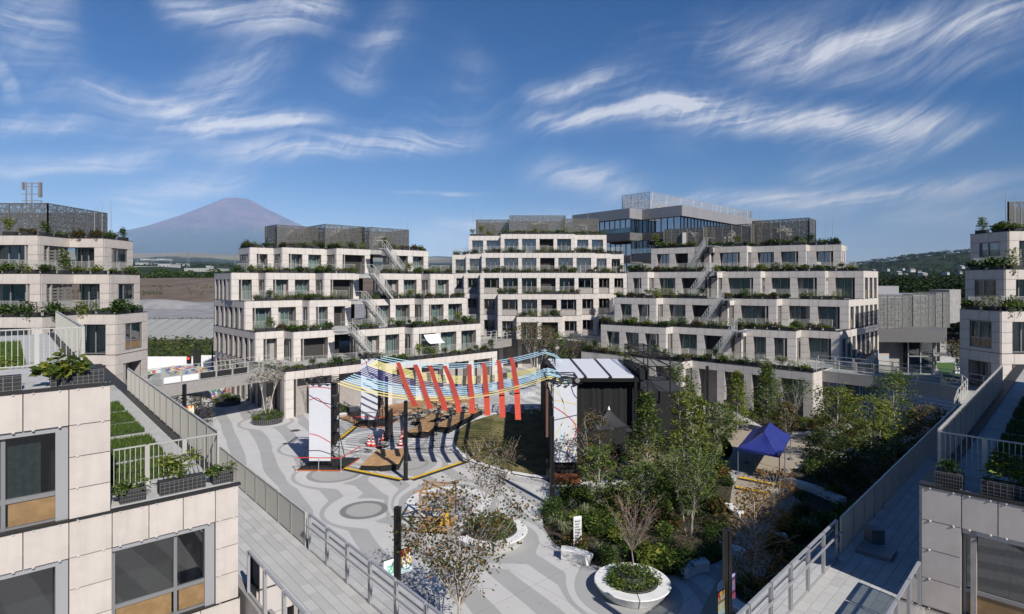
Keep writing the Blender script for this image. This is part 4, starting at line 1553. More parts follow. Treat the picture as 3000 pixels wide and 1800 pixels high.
m.prism([pA + vR * .15, pA - vR * (WL + .1), pB_ - vR * (WL + .1), pB_ + vR * .15], ZE[1] - .95, ZE[1] - .022)
part(wr, 'deck', m, FASCIA)
m = MB(); m.prism([pA + vR * .28, pA + vR * .16, pB_ + vR * .16, pB_ + vR * .28], ZE[1] - 1.0, ZE[1] + .04)
m.prism([pA - vR * (WL + .11), pA - vR * (WL + .22), oR + uR * -2.4 - vR * (WL + .22), oR + uR * -2.4 - vR * (WL + .11)], ZE[1] - 1.0, ZE[1] + .04)
part(wr, 'edge_beam', m, FASCIA)
pavers(wr, oR + uR * -11 - vR * .02, uR, -vR, 26, WL - .1, ZE[1] - .005, .6, .3, GRANITE)
fence('picket_fence', 'long picket fence in shade along the garden side of walkway', oR + uR * .6, oR + uR * 25.5, ZE[1], 1.2, .085, 1.35, .02, .05)
glass_rail('glass_railing', 'sunlit glass panel railing above the garden path', oR + uR * -15, oR + uR * .2, ZE[1], 1.25, 1.42, .12)
glass_rail('glass_railing', 'glass panel railing below the shaded panelled block', oR + uR * -15 - vR * WL, oR + uR * -1.3 - vR * WL, ZE[1], 1.25, 1.42, -.12)
m = MB(); c = oR + uR * 2.4 - vR * .55
m.box(c.x - .22, c.y - .22, ZE[1], c.x + .22, c.y + .22, ZE[1] + .5)
single('planter_stand', 'grey square metal box standing on the shaded walkway', 'box', m, mat('dull metal box', (.2, .2, .2), .5, metal=.3))
m = MB(); c = oR + uR * 1.5 - vR * .8
m.obox((c.x, c.y, ZE[1] + .07), (uR.x * .42, uR.y * .42, 0), (vR.x * .5, vR.y * .5, 0), (0, 0, .06))
single('floor_hatch', 'low flat metal hatch lying on the shaded walkway', 'hatch', m, mat('hatch metal', (.22, .22, .23), .5, metal=.3))


# ================================================================= footbridges round the plaza
def footbridge(label, edge, far, z, cloth=None, railh=1.15):
    """edge: plaza-side polyline, far: the other side, same count"""
    T = thing('footbridge', label, 'bridge', (edge[0].x, edge[0].y, z))
    m = MB()
    for i in range(len(edge) - 1):
        m.prism([edge[i], edge[i + 1], far[i + 1], far[i]], z - .95, z - .04)
    part(T, 'deck', m, TERR)
    for line, sg in ((edge, 1), (far, -1)):
        for i in range(len(line) - 1):
            p, q = line[i], line[i + 1]
            d = q - p; L = d.length; d = d / L
            n = (edge[i] - far[i]).normalized() * sg
            k = max(1, round(L / 3.2))
            for j in range(k):
                a, b = p + d * (L * j / k + .01), p + d * (L * (j + 1) / k - .01)
                f = MB(); f.prism([a, b, b + n * .06, a + n * .06] if sg > 0 else [b, a, a + n * .06, b + n * .06], z - 1.0, z + .05)
                part(T, 'fascia_panel', f, FASCIA)
            k = max(1, round(L / 1.6))
            for j in range(k):
                a, b = p + d * (L * j / k + .05), p + d * (L * (j + 1) / k - .05)
                m = MB()
                A3, B3 = Vector((a.x, a.y, z)), Vector((b.x, b.y, z)); up = Vector((0, 0, 1))
                for zz in (.12, .72, railh):
                    m.beam(A3 + up * zz, B3 + up * zz, .045)
                m.beam(A3, A3 + up * railh, .045); m.beam(B3, B3 + up * railh, .045)
                o = part(T, 'rail_frame', m, RAIL)
                g = MB(); g.add([A3 + up * .15, B3 + up * .15, B3 + up * .7, A3 + up * .7], [(0, 1, 2, 3)])
                cm = cloth(i, j) if cloth and sg > 0 else None
                part(o, 'glass_pane', g, cm or RGLASS)
    return T


def off2(line, dvec):
    return [p + dvec for p in line]


WSHEET = mat('white sheet', (.75, .75, .76), .8)
BSHEET = mat('black sheet', (.015, .015, .016), .7)
e = [V2(-30.9, 48.6), V2(-23.0, 60.2)]
footbridge('footbridge draped with white and black sheets on its railing', e, off2(e, V2(-2.5, 1.6)), 4.45, cloth=lambda i, j: WSHEET if j in (1, 2) else (BSHEET if j in (3, 4, 5) else None))
e = [V2(-4.6, 80.3), V2(-1.5, 85), V2(.8, 88.6)]
footbridge('pale footbridge joining the mountain side block to the tallest block', e, off2(e, V2(-2.4, 1.4)), 4.75)
e = [V2(6.5, 87.5), V2(11.3, 80)]
footbridge('grey shaded footbridge from the tallest block towards the stage side', e, off2(e, V2(2.4, 1.5)), 4.75)
e = [V2(29.2, 57.6), V2(33.2, 53.2), V2(36.0, 48.6), V2(36.4, 46.9), V2(35.4, 45.1), V2(31.2, 40.6), V2(28.2, 37.0)]
f_ = [V2(31.4, 59.6), V2(35.8, 54.6), V2(37.6, 49.4), V2(37.9, 46.6), V2(37.3, 44.4), V2(33.1, 38.9), V2(30.0, 35.3)]
footbridge('curved footbridge bending past the shaded block', e, f_, 4.7)

# ================================================================= office behind
ALU = mat('grey violet metal panel', (.33, .325, .335), .5, metal=.25, objvar=.05)
DARKB = mat('dark ribbed cladding', (.13, .125, .125), .7, var=.2, scale=3)
TEAL = glassmat('teal balustrade glass', (.35, .72, .66), .10, .55)
OT = thing('office_building', 'large grey office block with long glass floors and mesh roof box', 'building', (45, 140, 0))
c0, c1, c2, c3 = V2(36.8, 125.6), V2(30.0, 133.9), V2(26.5, 130.7), V2(15.0, 145.0)
rt, bk, bk2 = V2(74, 163.5), V2(56, 185), V2(20, 165)
POLY = [c3, c2, c1, c0, rt, bk, bk2]


def shrink(poly, k):
    c = sum(poly, Vector((0, 0))) / len(poly)
    return [c + (p - c) * k for p in poly]


def office_floor(poly, z0, z1, glassm, mm=1.6):
    fr = MB(); gl = MB()
    for i in range(4):
        p, q = poly[i], poly[i + 1]
        d = q - p; L = d.length; d = d / L
        gl.ext(p, q, 0, .05, z0, z1)
        k = max(1, round(L / mm))
        for j in range(k + 1):
            c = p + d * (L * j / k)
            fr.ext(c - d * .05, c + d * .05, .12, .2, z0, z1)
    g = part(OT, 'window_band', gl, glassm)
    part(g, 'mullion', fr, BLACKM)
    m = MB(); m.prism(shrink(poly, .93), z0, z1); part(OT, 'interior', m, SHADE_DARK)


def office_band(poly, z0, z1, m_, pan=2.4):
    b = MB(); b.prism(shrink(poly, .996), z0, z1 - .02)
    part(OT, 'floor_slab', b, DARKB)
    pm = bpy.data.meshes.get('office_panel_' + m_.name)
    if pm is None:
        pm = _ub.data('office_panel_' + m_.name, m_)
    for i in range(4):
        p, q = poly[i], poly[i + 1]
        d = q - p; L = d.length; d = d / L; n = Vector((d.y, -d.x))
        k = max(1, round(L / pan))
        for j in range(k):
            c = p + d * (L * (j + .5) / k)
            inst(OT, 'panel', pm, (c.x, c.y, (z0 + z1) / 2), math.atan2(d.y, d.x), (L / k - .03, .12, z1 - z0))


office_band(POLY, 27.7, 30.0, ALU)
office_floor(shrink(POLY, .955), 24.6, 27.7, OFFG)
office_band(shrink(POLY, .985), 23.0, 24.6, DARKB, 4)
office_floor(shrink(POLY, .94), 19.4, 23.0, OFFG)
office_band(shrink(POLY, .96), 17.6, 19.4, DARKB, 4)
office_floor(shrink(POLY, .93), 13.6, 17.6, OFFG)
office_band(shrink(POLY, .95), 12.2, 13.6, DARKB, 4)
office_floor(shrink(POLY, .93), 8, 12.2, OFFG)
m = MB(); m.prism(shrink(POLY, .93), 0, 8); part(OT, 'base_wall', m, DARKB)
# balcony boxes with teal balustrade
for (x0, y0, L, z0, m_) in ((18.0, 135.0, 12.0, 22.6, TEAL), (26.2, 127.5, 6.8, 18.0, RGLASS)):
    d = (c2 - c3).normalized(); n = Vector((d.y, -d.x)); p = V2(x0, y0)
    q = p + d * L
    b = MB(); b.prism([p, q, q - n * 3.2, p - n * 3.2], z0 - .2, z0 + 1.5); o = part(OT, 'balcony', b, DARKB)
    g = MB(); g.ext(p, q, .02, .06, z0 + 1.5, z0 + 2.6); g.ext(q, q - n * 3, .02, .06, z0 + 1.5, z0 + 2.6); part(o, 'balustrade', g, m_)
penthouse(OT, [V2(28.9, 152.4), V2(34.7, 145.6), V2(77, 187), V2(70, 194)], 31.2, 36.0, MESHM_L, FRAME_L, 51, True)
m = MB(); m.prism([V2(30, 153), V2(35.2, 147), V2(74, 186), V2(69, 192)], 30, 31.2); part(OT, 'roof_plinth', m, ALU)
for p in ((33.6, 152, 8), (55, 168, 7)):
    m = MB(); m.tube([(p[0], p[1], 35), (p[0], p[1], 35 + p[2])], [.07, .03], 6); part(OT, 'lightning_rod', m, FRAME_L)

# ================================================================= mesh clad annex
GT = thing('annex_building', 'low concrete annex clad in grey mesh boxes with glass entrance', 'building', (60, 90, 0))
CONCG = mat('board marked concrete', (.29, .285, .27), .85, var=.15, scale=1.2, bump=.2, bscale=9)


def mesh_box(poly, z0, z1, dens=MESHM_D):
    penthouse(GT, poly, z0, z1, dens, STEEL, int(poly[0].x), False)
    m = MB(); m.prism(shrink(poly, .86), z0 + .1, z1 - .3); part(GT, 'core_wall', m, CONCG)


mesh_box([V2(48.5, 85), V2(57.2, 85), V2(62.1, 90), V2(53, 92)], 6.5, 11.3)
mesh_box([V2(62.1, 90), V2(64.6, 90), V2(68.4, 93.8), V2(64, 95)], 5.4, 11.4)
mesh_box([V2(68.4, 93.8), V2(71.2, 96), V2(75.4, 100), V2(70, 101)], 5.6, 11.6)
m = MB()
m.prism([V2(75.4, 100), V2(77.6, 101.5), V2(82, 106), V2(77, 107)], 6.2, 12); part(GT, 'concrete_box', m, CONCG)
m = MB(); m.prism([V2(66, 92), V2(68.6, 94.4), V2(70.4, 96.2), V2(66, 97)], 0, 7.4); part(GT, 'concrete_pier', m, CONCG)
m = MB(); m.prism([V2(72, 97.6), V2(74, 99.5), V2(76.4, 102), V2(72, 103)], 0, 8); part(GT, 'concrete_pier', m, CONCG)
m = MB(); m.prism([V2(48, 84), V2(61.8, 83.0), V2(65.5, 87.5), V2(64, 94), V2(50, 94)], 4.7, 6.45); part(GT, 'canopy', m, mat('dark canopy metal', (.15, .148, .15), .5, metal=.2))  # canopy metal darkened in colour for the shade of the neighbouring block
m = MB(); m.prism([V2(49, 86.5), V2(58, 86), V2(58, 92), V2(49, 92)], 0, 4.7); part(GT, 'base_wall', m, CONCG)
m = MB(); m.prism([V2(58.1, 85.2), V2(61.4, 84.6), V2(64.2, 88), V2(62, 91), V2(58.1, 90)], 0, 4.65); part(GT, 'entrance_glass', m, PANE_D)
fr = MB()
for p in (V2(58.1, 85.1), V2(59.7, 84.8), V2(61.4, 84.5), V2(62.8, 86.2), V2(64.2, 87.9)):
    fr.beam((p.x, p.y, 0), (p.x, p.y, 4.65), .12)
fr.beam((58.1, 85, 2.5), (61.4, 84.5, 2.5), .14); fr.beam((61.4, 84.5, 2.5), (64.2, 87.9, 2.5), .14)
part(GT, 'entrance_frame', fr, FRAME_L)
m = MB(); m.prism([V2(60.5, 83.2), V2(64, 83.6), V2(66, 86.5), V2(62, 86)], 2.75, 2.9); part(GT, 'porch_roof', m, FRAME_L)
m = MB(); m.prism([V2(49, 92), V2(64, 92), V2(82, 106.5), V2(70, 122), V2(49, 122)], 10.8, 11.2); part(GT, 'roof', m, ALU)
m = MB(); m.prism([V2(56, 104), V2(61, 104), V2(61, 109), V2(56, 109)], 11.2, 14.2); part(GT, 'roof_hut', m, mat('pale hut', (.5, .5, .53), .7))
m = MB(); m.prism([V2(68, 108), V2(72, 108), V2(72, 111), V2(68, 111)], 11.2, 12.6); part(GT, 'roof_vent', m, ALU)
penthouse(GT, [V2(55.4, 103.4), V2(61.6, 103.4), V2(61.6, 109.5), V2(55.4, 109.5)], 14.2, 16.4, MESHM, STEEL, 66, False)

# ================================================================= ground and far land
def fuji(x, y):
    r = math.hypot(x + 11365, y - 24000) / .905
    prof = [(0, 3440), (380, 3458), (430, 3450), (1368, 2975), (2400, 2490), (3530, 2045), (4450, 1755), (6000, 1330), (8000, 930), (10000, 690), (13000, 520), (20000, 380), (40000, 200)]
    for (a, za), (b, zb) in zip(prof, prof[1:]):
        if r <= b:
            f = (r - a) / (b - a)
            return za + (zb - za) * f
    return 200


def ground_z(x, y):
    r = math.hypot(x, y)
    az = math.degrees(math.atan2(x, y))
    pr = [(0, -.06), (235, -.06), (300, 9), (600, 20), (1000, 34), (3000, 92), (6000, 200), (9000, 390), (12000, 520), (20000, 560), (60000, 560)]
    z = 560
    for (a, za), (b, zb) in zip(pr, pr[1:]):
        if r <= b:
            z = za + (zb - za) * (r - a) / (b - a); break
    k = 1.0
    if az > 5: k = max(.42, 1 - (az - 5) / 30)
    if abs(az) > 70: k = .3
    if r > 235: z = z * k
    if az > 20 and r > 500:
        hx, hy = 2450, 2700
        z += 100 * math.exp(-((x - hx) / 900) ** 2 - ((y - hy) / 900) ** 2)
        z += 35 * math.exp(-((x - 1900) / 600) ** 2 - ((y - 2300) / 600) ** 2)
    if r > 1500:
        f = fuji(x, y) if y > 0 else 0
        f2 = f * min(1, max(0, (r - 9000) / 4000))
        pass
        z += noise.noise(Vector((x / 900, y / 900, 0))) * min(1, (r - 1500) / 4000) * (70 if f2 > 900 else 45)
        z += noise.noise(Vector((x / 260, y / 260, 4))) * min(18, r / 900)
    if 235 < r < 6000:
        z += noise.noise(Vector((x / 60, y / 60, 1))) * min(5, r / 240)
    if -6 < az < 60 and r > 12000:
        z += 330 * math.exp(-((az - 2) / 12) ** 2) * min(1, (r - 12000) / 6000)
    return z


m = MB()
azs = [-180 + 6 * i for i in range(21)] + [-58 + .5 * i for i in range(233)] + [60 + 6 * i for i in range(21)]
dist = [0.5, 20, 60, 120, 180, 235, 260, 300, 380, 500, 700, 1000, 1400, 1900, 2300, 2600, 3000, 3600, 4500, 5500, 6500, 7500, 8500, 9500, 11000, 13000, 15000, 17000, 18500, 19500, 20300, 21000, 21700, 22300, 22900, 23400, 23800, 24100, 24500, 25500, 28000, 34000, 45000]
nA = len(azs)
for r in dist:
    for a in azs:
        x, y = r * math.sin(rad(a)), r * math.cos(rad(a))
        if r <= 235: z = -.06
        else: z = ground_z(x, y)
        m.v.append(Vector((x, y, z)))
for i in range(len(dist) - 1):
    for j in range(nA - 1):
        a = i * nA + j
        m.face(a, a + 1, a + 1 + nA, a + nA)
TM = bpy.data.materials.new('far land')
TM.use_nodes = True
t = NT(TM.node_tree)
bs = TM.node_tree.nodes['Principled BSDF']
bs.inputs['Roughness'].default_value = .95
bs.inputs['Specular IOR Level'].default_value = .05
g = t.n('ShaderNodeNewGeometry'); sp = t.n('ShaderNodeSeparateXYZ'); t.l(g.outputs['Position'], sp.inputs[0])
px_, py_, pz_ = sp.outputs
f1 = t.smooth(t.noise(g.outputs['Position'], .012, 6, .7), .35, .65)
f2 = t.smooth(t.noise(g.outputs['Position'], .0016, 5, .6), .4, .62)
forest = t.mix(f1, (.010, .022, .008), (.040, .056, .018))
field = t.mix(f2, (.17, .155, .09), (.23, .20, .125))
rdist = t.m('SQRT', t.m('ADD', t.m('MULTIPLY', px_, px_), t.m('MULTIPLY', py_, py_)))
wob = t.m('ADD', rdist, t.m('MULTIPLY', t.m('SUBTRACT', t.noise(g.outputs['Position'], .0011, 4, .6), .5), 3800))
inband = t.m('MULTIPLY', t.smooth(wob, 6200, 6500), t.m('SUBTRACT', 1.0, t.smooth(wob, 9900, 10300)))
inband = t.m('MULTIPLY', inband, t.m('SUBTRACT', 1.0, t.smooth(px_, -1200, -200)))
land = t.mix(inband, forest, field)
zz = t.m('ADD', pz_, t.m('MULTIPLY', t.m('SUBTRACT', t.noise(g.outputs['Position'], .0012, 6, .65, .8), .5), 1300))
rock = t.mix(f2, (.058, .034, .045), (.125, .075, .08))
land = t.mix(t.smooth(zz, 1650, 2150), land, rock)
nearc = t.mix(t.smooth(rdist, 200, 330), (.16, .155, .15), land)
t.l(nearc, bs.inputs['Base Color'])
struct('terrain', m, TM, smooth=False)

# the volcano
m = MB(); NR_, NT_ = 46, 240
for i in range(NR_ + 1):
    f = i / NR_
    r = 60 + 13500 * f ** 1.9
    for j in range(NT_):
        a = 2 * math.pi * j / NT_
        x, y = -11365 + r * math.cos(a), 24000 + r * math.sin(a)
        z = fuji(x, y)
        if r < 430: z = 3330 + 110 * (r / 430) ** 3
        rid = noise.noise(Vector((math.cos(a) * 9, math.sin(a) * 9, r / 5000))) + .6 * noise.noise(Vector((math.cos(a) * 24, math.sin(a) * 24, r / 2500)))
        rid += .5 * (1 - 2 * abs(noise.noise(Vector((math.cos(a) * 17, math.sin(a) * 17, r / 9000 + 3)))))
        z += rid * (12 + 95 * min(1, r / 3500)) * (1 if r > 500 else .8)
        if f > .9: z -= 500 * (f - .9) / .1
        m.v.append(Vector((x, y, z)))
for i in range(NR_):
    for j in range(NT_):
        a, b = i * NT_ + j, i * NT_ + (j + 1) % NT_
        m.face(a, b, b + NT_, a + NT_)
m.face(*range(NT_))
struct('mountain', m, TM, smooth=True)

# construction land left of the plaza: verge, revetment, gravel plateau, earth bank
EARTH = mat('brown earth', (.10, .072, .052), .95, col2=(.15, .112, .084), scale=.12, bump=.4, bscale=1.5)
GRAVEL = mat('grey gravel', (.20, .20, .205), .95, col2=(.27, .27, .275), scale=.3, bump=.3, bscale=4)
REVET = mat('grey concrete slab', (.27, .28, .27), .9, var=.12, scale=.8, objvar=.08)
SCRUB = leafmat('scrub leaf', (.04, .075, .014), (.09, .12, .022), (.13, .11, .03), objvar=.1)
m = MB()
m.add([(-240, 93, 0), (-44, 93, 0), (-44, 110, 2.35), (-240, 110, 2.35)], [(0, 1, 2, 3)])
struct('verge_slope', m, GRASSB)
m = MB()
m.add([(-240, 121, 5.5), (-30, 121, 5.5), (-30, 165, 7.6), (-240, 165, 7.6)], [(0, 1, 2, 3)])
struct('gravel_plateau', m, GRAVEL)
m = MB()
nx, ny = 70, 8
for j in range(ny + 1):
    for i in range(nx + 1):
        x = -330 + i * (320 / nx); y = 165 + j * (75 / ny); f = j / ny
        zf = 7.6 + (f ** .8) * 7.6
        zf += noise.noise(Vector((x / 14, y / 11, 0))) * (.9 if 0 < j else .1)
        if j == ny: zf = 15.0 + noise.noise(Vector((x / 20, 0, 3))) * .5
        m.v.append(Vector((x, y, zf)))
for j in range(ny):
    for i in range(nx):
        a = j * (nx + 1) + i
        m.face(a, a + 1, a + nx + 2, a + nx + 1)
b0 = len(m.v)
m.add([(-330, 240, 15), (-10, 240, 15), (-10, 330, 12), (-330, 330, 12)], [(0, 1, 2, 3)])
struct('earth_bank', m, EARTH, smooth=True)
m = MB()
for j in range(7):
    for i in range(22):
        a = 2 * math.pi * i / 22; r = 10 * (1 - j / 6)
        m.v.append(Vector((-92 + 1.7 * r * math.cos(a), 150 + .7 * r * math.sin(a), 6.6 + 2.3 * math.sin(j / 6 * math.pi / 2) + .2 * noise.noise(Vector((i, j, 0))))))
for j in range(6):
    for i in range(22):
        m.face(j * 22 + i, j * 22 + (i + 1) % 22, (j + 1) * 22 + (i + 1) % 22, (j + 1) * 22 + i)
single('gravel_mound', 'low mound of grey gravel on the building land', 'gravel', m, GRAVEL, smooth=True)
# revetment: separate slabs on the slope
RV = thing('revetment', 'sloping revetment of grey concrete slabs below the gravel plateau', 'retaining wall', (-80, 110, 2.3))
m = MB(); m.add([(-240, 110, 2.3), (-44, 110, 2.3), (-44, 121, 5.45), (-240, 121, 5.45)], [(0, 1, 2, 3)])
part(RV, 'bed', m, JOINT)
sl = MB(); sl.box(-.5, -.5, -.5, .5, .5, .5); slm = sl.data('slab', REVET)
ang = math.atan2(3.15, 11)
for i in range(46):
    x = -150 + i * 2.35
    o = inst(RV, 'slab', slm, (x, 115.6, 3.96), 0, (2.26, 11.2, .16)); o.rotation_euler = (ang, 0, 0)
st = MB()
for i in range(26):
    st.box(-55.6, 110 + i * .42, 2.3 + i * .121, -54.4, 110.3 + i * .42, 2.55 + i * .121)
part(RV, 'steps', st, REVET)
sc = MB(); rs = random.Random(9)
for _ in range(5200):
    x, y = rs.uniform(-100, -45), rs.uniform(95, 110)
    zg = (y - 93) / 17 * 2.35
    h = 1.3 * (.5 + .5 * noise.noise(Vector((x / 4, y / 4, 0)))) + .3
    leaf(sc, Vector((x, y, zg + rs.uniform(0, h))), rs.uniform(.35, .75), rs, .8)
for _ in range(1500):
    x, y = rs.uniform(-150, -95), rs.uniform(176, 205)
    if noise.noise(Vector((x / 12, y / 7, 9))) < .05: continue
    f = (y - 165) / 75
    leaf(sc, Vector((x, y, 7.6 + f ** .8 * 7.6 + rs.uniform(-.1, .5))), rs.uniform(.5, .9), rs, .8)
for _ in range(500):
    leaf(sc, Vector((rs.uniform(-100, -48), 121.5 + rs.uniform(-.3, .8), 5.5 + rs.uniform(0, .4))), rs.uniform(.25, .5), rs, .8)
struct('scrub', sc, SCRUB, kind='stuff', label='green scrub on the verge and bank')

# white hoarding and street things beyond the bridge
HB = thing('hoarding', 'white construction hoarding beyond the draped footbridge', 'fence', (-48, 88, 0))
for i in range(20):
    x = -70 + i * 1.85; m = MB(); m.box(x, 88 + (.03 if i % 2 else 0), .05, x + 1.83, 88.08 + (.03 if i % 2 else 0), 2.05 - (0 if i < 12 else -.2)); part(HB, 'board', m, WSHEET)
for (x, y, h, lab, sig) in ((-43.6, 80, 5.1, 'dark street pole with red pedestrian signal beyond the draped footbridge', True), (-41.3, 80, 4.6, 'slim dark street pole beside the hoarding end', False)):
    T = thing('street_pole', lab, 'street pole', (x, y, 0))
    m = MB(); m.tube([(x, y, 0), (x, y, h)], [.13, .1], 8); m.beam((x, y, h * .93), (x + 2.2 if sig else x + .8, y - .3, h * .95), .1); part(T, 'pole', m, BLACKM)
    if sig:
        m = MB(); m.box(x - 1.15, y - .2, 2.1, x - .65, y + .1, 3.1); m.beam((x, y, 2.9), (x - .8, y, 2.9), .06); k = part(T, 'signal_head', m, BLACKM)
        m = MB(); m.lathe((x - .9, y - .22, 2.85), [(.0, 0), (.17, 0)], 14)
        m = MB(); b = len(m.v)
        for i in range(14):
            a = 2 * math.pi * i / 14; m.v.append(Vector((x - .9 + .17 * math.cos(a), y - .21, 2.85 + .17 * math.sin(a))))
        m.face(*range(b, b + 14))
        RL = mat('red signal', (.8, .02, .02), .5)
        RL.node_tree.nodes['Principled BSDF'].inputs['Emission Color'].default_value = (1, .05, .03, 1)
        RL.node_tree.nodes['Principled BSDF'].inputs['Emission Strength'].default_value = 1.5
        part(k, 'red_lamp', m, RL)
        m = MB(); m.box(x - .1, y - .5, 1.6, x + .9, y - .3, 4.0); part(T, 'covered_sign', m, BSHEET)

# distant works, pylons, hillside houses
FW = mat('white works wall', (.50, .50, .48), .7); FR = mat('works roof', (.42, .43, .44), .6); WG = mat('works window', (.08, .1, .12), .3)


def far_building(label, x0, x1, ytop, ybot, Y, depth=30, group=None, roofm=None, wall=None, gable=False, name='distant_building'):
    X0, X1 = (x0 - 1500) / 1700 * Y, (x1 - 1500) / 1700 * Y
    zt, zb = CAM_H - (ytop - HZ) / 1700 * Y, CAM_H - (ybot - HZ) / 1700 * Y - 2
    T = thing(name, label, 'building', ((X0 + X1) / 2, Y, zb), group)
    m = MB(); m.box(X0, Y, zb, X1, Y + depth, zt); part(T, 'wall', m, wall or FW)
    m = MB()
    if gable:
        ov = (X1 - X0) * .06; rh = (X1 - X0) * .22
        m.add([(X0 - ov, Y - ov, zt), (X1 + ov, Y - ov, zt), (X1 + ov, Y + depth, zt), (X0 - ov, Y + depth, zt), (X0, Y + depth / 2, zt + rh), (X1, Y + depth / 2, zt + rh)],
              [(0, 1, 5, 4), (2, 3, 4, 5), (0, 4, 3), (1, 2, 5)])
    else:
        m.box(X0 - .3, Y - .3, zt + .05, X1 + .3, Y + depth, zt + (zt - zb) * .05 + .4)
    part(T, 'roof', m, roofm or FR)
    k = max(2, int((x1 - x0) / 9))
    for i in range(k):
        a, b = X0 + (X1 - X0) * (i + .2) / k, X0 + (X1 - X0) * (i + .8) / k
        m = MB(); m.box(a, Y - .15, zb + (zt - zb) * .62, b, Y - .05, zb + (zt - zb) * .8); part(T, 'window', m, WG)
    return T


far_building('long white factory hall at the foot of the mountain', 392, 478, 782, 788, 900)
far_building('tall white factory block beside the long hall', 463, 497, 775, 789, 890)
far_building('low cream works building behind the earth bank', 540, 636, 788, 796, 700)
far_building('small cream tower on the low works building', 604, 616, 781, 794, 690, 8)
far_building('thin white shed high in the far forest', 411, 436, 759, 761.5, 2400, 60)
far_building('second thin white shed in the far forest', 460, 482, 759, 761.5, 2500, 60)
far_building('narrow white shed nearer the factory', 396, 434, 771, 774, 1300, 40)
far_building('small pale shed beside the large pylon', 516, 533, 773, 777, 1200, 30)
HROOF = [mat('dark tile roof', (.06, .06, .07), .6), mat('pale roof', (.4, .4, .42), .5), mat('brown roof', (.16, .1, .07), .7)]
rs = random.Random(3)
for i, (x, y, wd) in enumerate(((2600, 790, 9), (2632, 800, 14), (2668, 793, 18), (2690, 797, 14), (2705, 805, 16), (2722, 815, 12), (2700, 818, 14), (2655, 806, 10), (2775, 800, 9), (2812, 798, 10), (2818, 783, 12), (2832, 780, 14), (2845, 778, 12), (2560, 792, 8), (2645, 788, 8), (2735, 822, 8))):
    far_building('small house scattered on the wooded hillside beyond the annex', x, x + wd * .8, y - wd * .22, y + 1, 640 + 60 * (i % 4) + (810 - y) * 6, 9, 'houses on the wooded hillside', HROOF[i % 3], [FW, REVEAL][i % 2], True, 'hillside_house')
PYL = mat('pylon steel', (.30, .31, .32), .5, metal=.4)
for i, (x, y0, y1, Y) in enumerate(((551, 735, 790, 800), (500, 757, 775, 1500), (689, 745, 780, 1100), (402, 756, 772, 1700), (447, 755, 768, 2000), (474, 727, 732, 3800), (546, 727, 735, 3800), (560, 724, 730, 3900), (597, 729, 736, 3900), (658, 730, 737, 3900), (612, 728, 733, 4000), (2768, 748, 756, 1800))):
    X = (x - 1500) / 1700 * Y
    zt, zb = CAM_H - (y0 - HZ) / 1700 * Y, CAM_H - (y1 - HZ) / 1700 * Y
    h = zt - zb
    T = thing('power_pylon', 'tall lattice power pylon rising beside the factories' if i == 0 else 'small far lattice pylon in the forest below the mountain' if i < 11 else 'lattice mast on the wooded hill', 'pylon', (X, Y, zb), 'far lattice pylons' if 0 < i < 11 else None)
    m = MB(); bw = h * .1; tk = max(.25, Y / 1700 * .55)
    for sx in (-1, 1):
        m.beam((X + sx * bw, Y, zb), (X + sx * bw * .12, Y, zt), tk)
    for k in range(7):
        f, f2 = k / 7, (k + 1) / 7
        w0, w1 = bw * (1 - .88 * f), bw * (1 - .88 * f2)
        m.beam((X - w0, Y, zb + h * f), (X + w1, Y, zb + h * f2), tk * .7); m.beam((X + w0, Y, zb + h * f), (X - w1, Y, zb + h * f2), tk * .7)
    part(T, 'lattice_tower', m, PYL)
    m = MB()
    for f in (.62, .76, .9):
        m.beam((X - h * .13, Y, zb + h * f), (X + h * .13, Y, zb + h * f), tk)
    part(T, 'crossarm', m, PYL)

# woods: near belts
DARKLEAF = leafmat('dark wood leaf', (.012, .028, .008), (.030, .046, .013), (.055, .07, .02), .2, .1)


def wood_belt(name, label, spots, leafm, seed, lsz=1.0, dn=1.0):
    rs = random.Random(seed)
    m = MB()
    for (x, y, z, r, h) in spots:
        n = int((150 + r * 55) * dn)
        for _ in range(n):
            a = rs.uniform(0, 6.28); e = rs.uniform(-.35, 1)
            rr = r * math.sqrt(max(0, 1 - e * e)) * rs.uniform(.75, 1.08)
            rr *= 1 + .25 * noise.noise(Vector((math.cos(a) * 2 + x, math.sin(a) * 2 + y, e * 2)))
            leaf(m, Vector((x + rr * math.cos(a), y + rr * math.sin(a), z + h * (.45 + .55 * e))), rs.uniform(.55, 1.15) * (r / 3.2) ** .4 * lsz, rs, .9, .75)
    return struct(name, m, leafm, kind='stuff', label=label)


rs = random.Random(21)
sp_ = []
for i in range(95):
    x = rs.uniform(-260, -60); y = rs.uniform(246, 300)
    sp_.append((x, y, 12 + rs.uniform(-1, 1), rs.uniform(3.0, 4.6), rs.uniform(4.5, 6.5)))
wood_belt('woods', 'dark belt of trees above the earth bank', sp_, LEAF5, 1)
sp_ = []
for i in range(150):
    y = rs.uniform(118, 230); x = y * rs.uniform(.56, .98)
    sp_.append((x, y, .0 + (y - 118) * .03, rs.uniform(3.0, 5.6), rs.uniform(6.5, 12.5)))
wood_belt('woods', 'dark wood rising behind the mesh annex', sp_, DARKLEAF, 2)
sp_ = []
for i in range(330):
    y = rs.uniform(260, 900); x = y * rs.uniform(.52, .95)
    sp_.append((x, y, ground_z(x, y) - 1, rs.uniform(5, 8), rs.uniform(7, 11)))
wood_belt('woods', 'mixed green wood on the rising land beyond the annex', sp_, DARKLEAF, 3)
sp_ = []
for i in range(900):
    y = rs.uniform(900, 3000); x = y * rs.uniform(.52, .98)
    sp_.append((x, y, ground_z(x, y) - 3, rs.uniform(9, 17), rs.uniform(9, 15)))
wood_belt('woods', 'forest covering the hill beyond the houses', sp_, DARKLEAF, 4, 2.6, .09)
sp_ = []
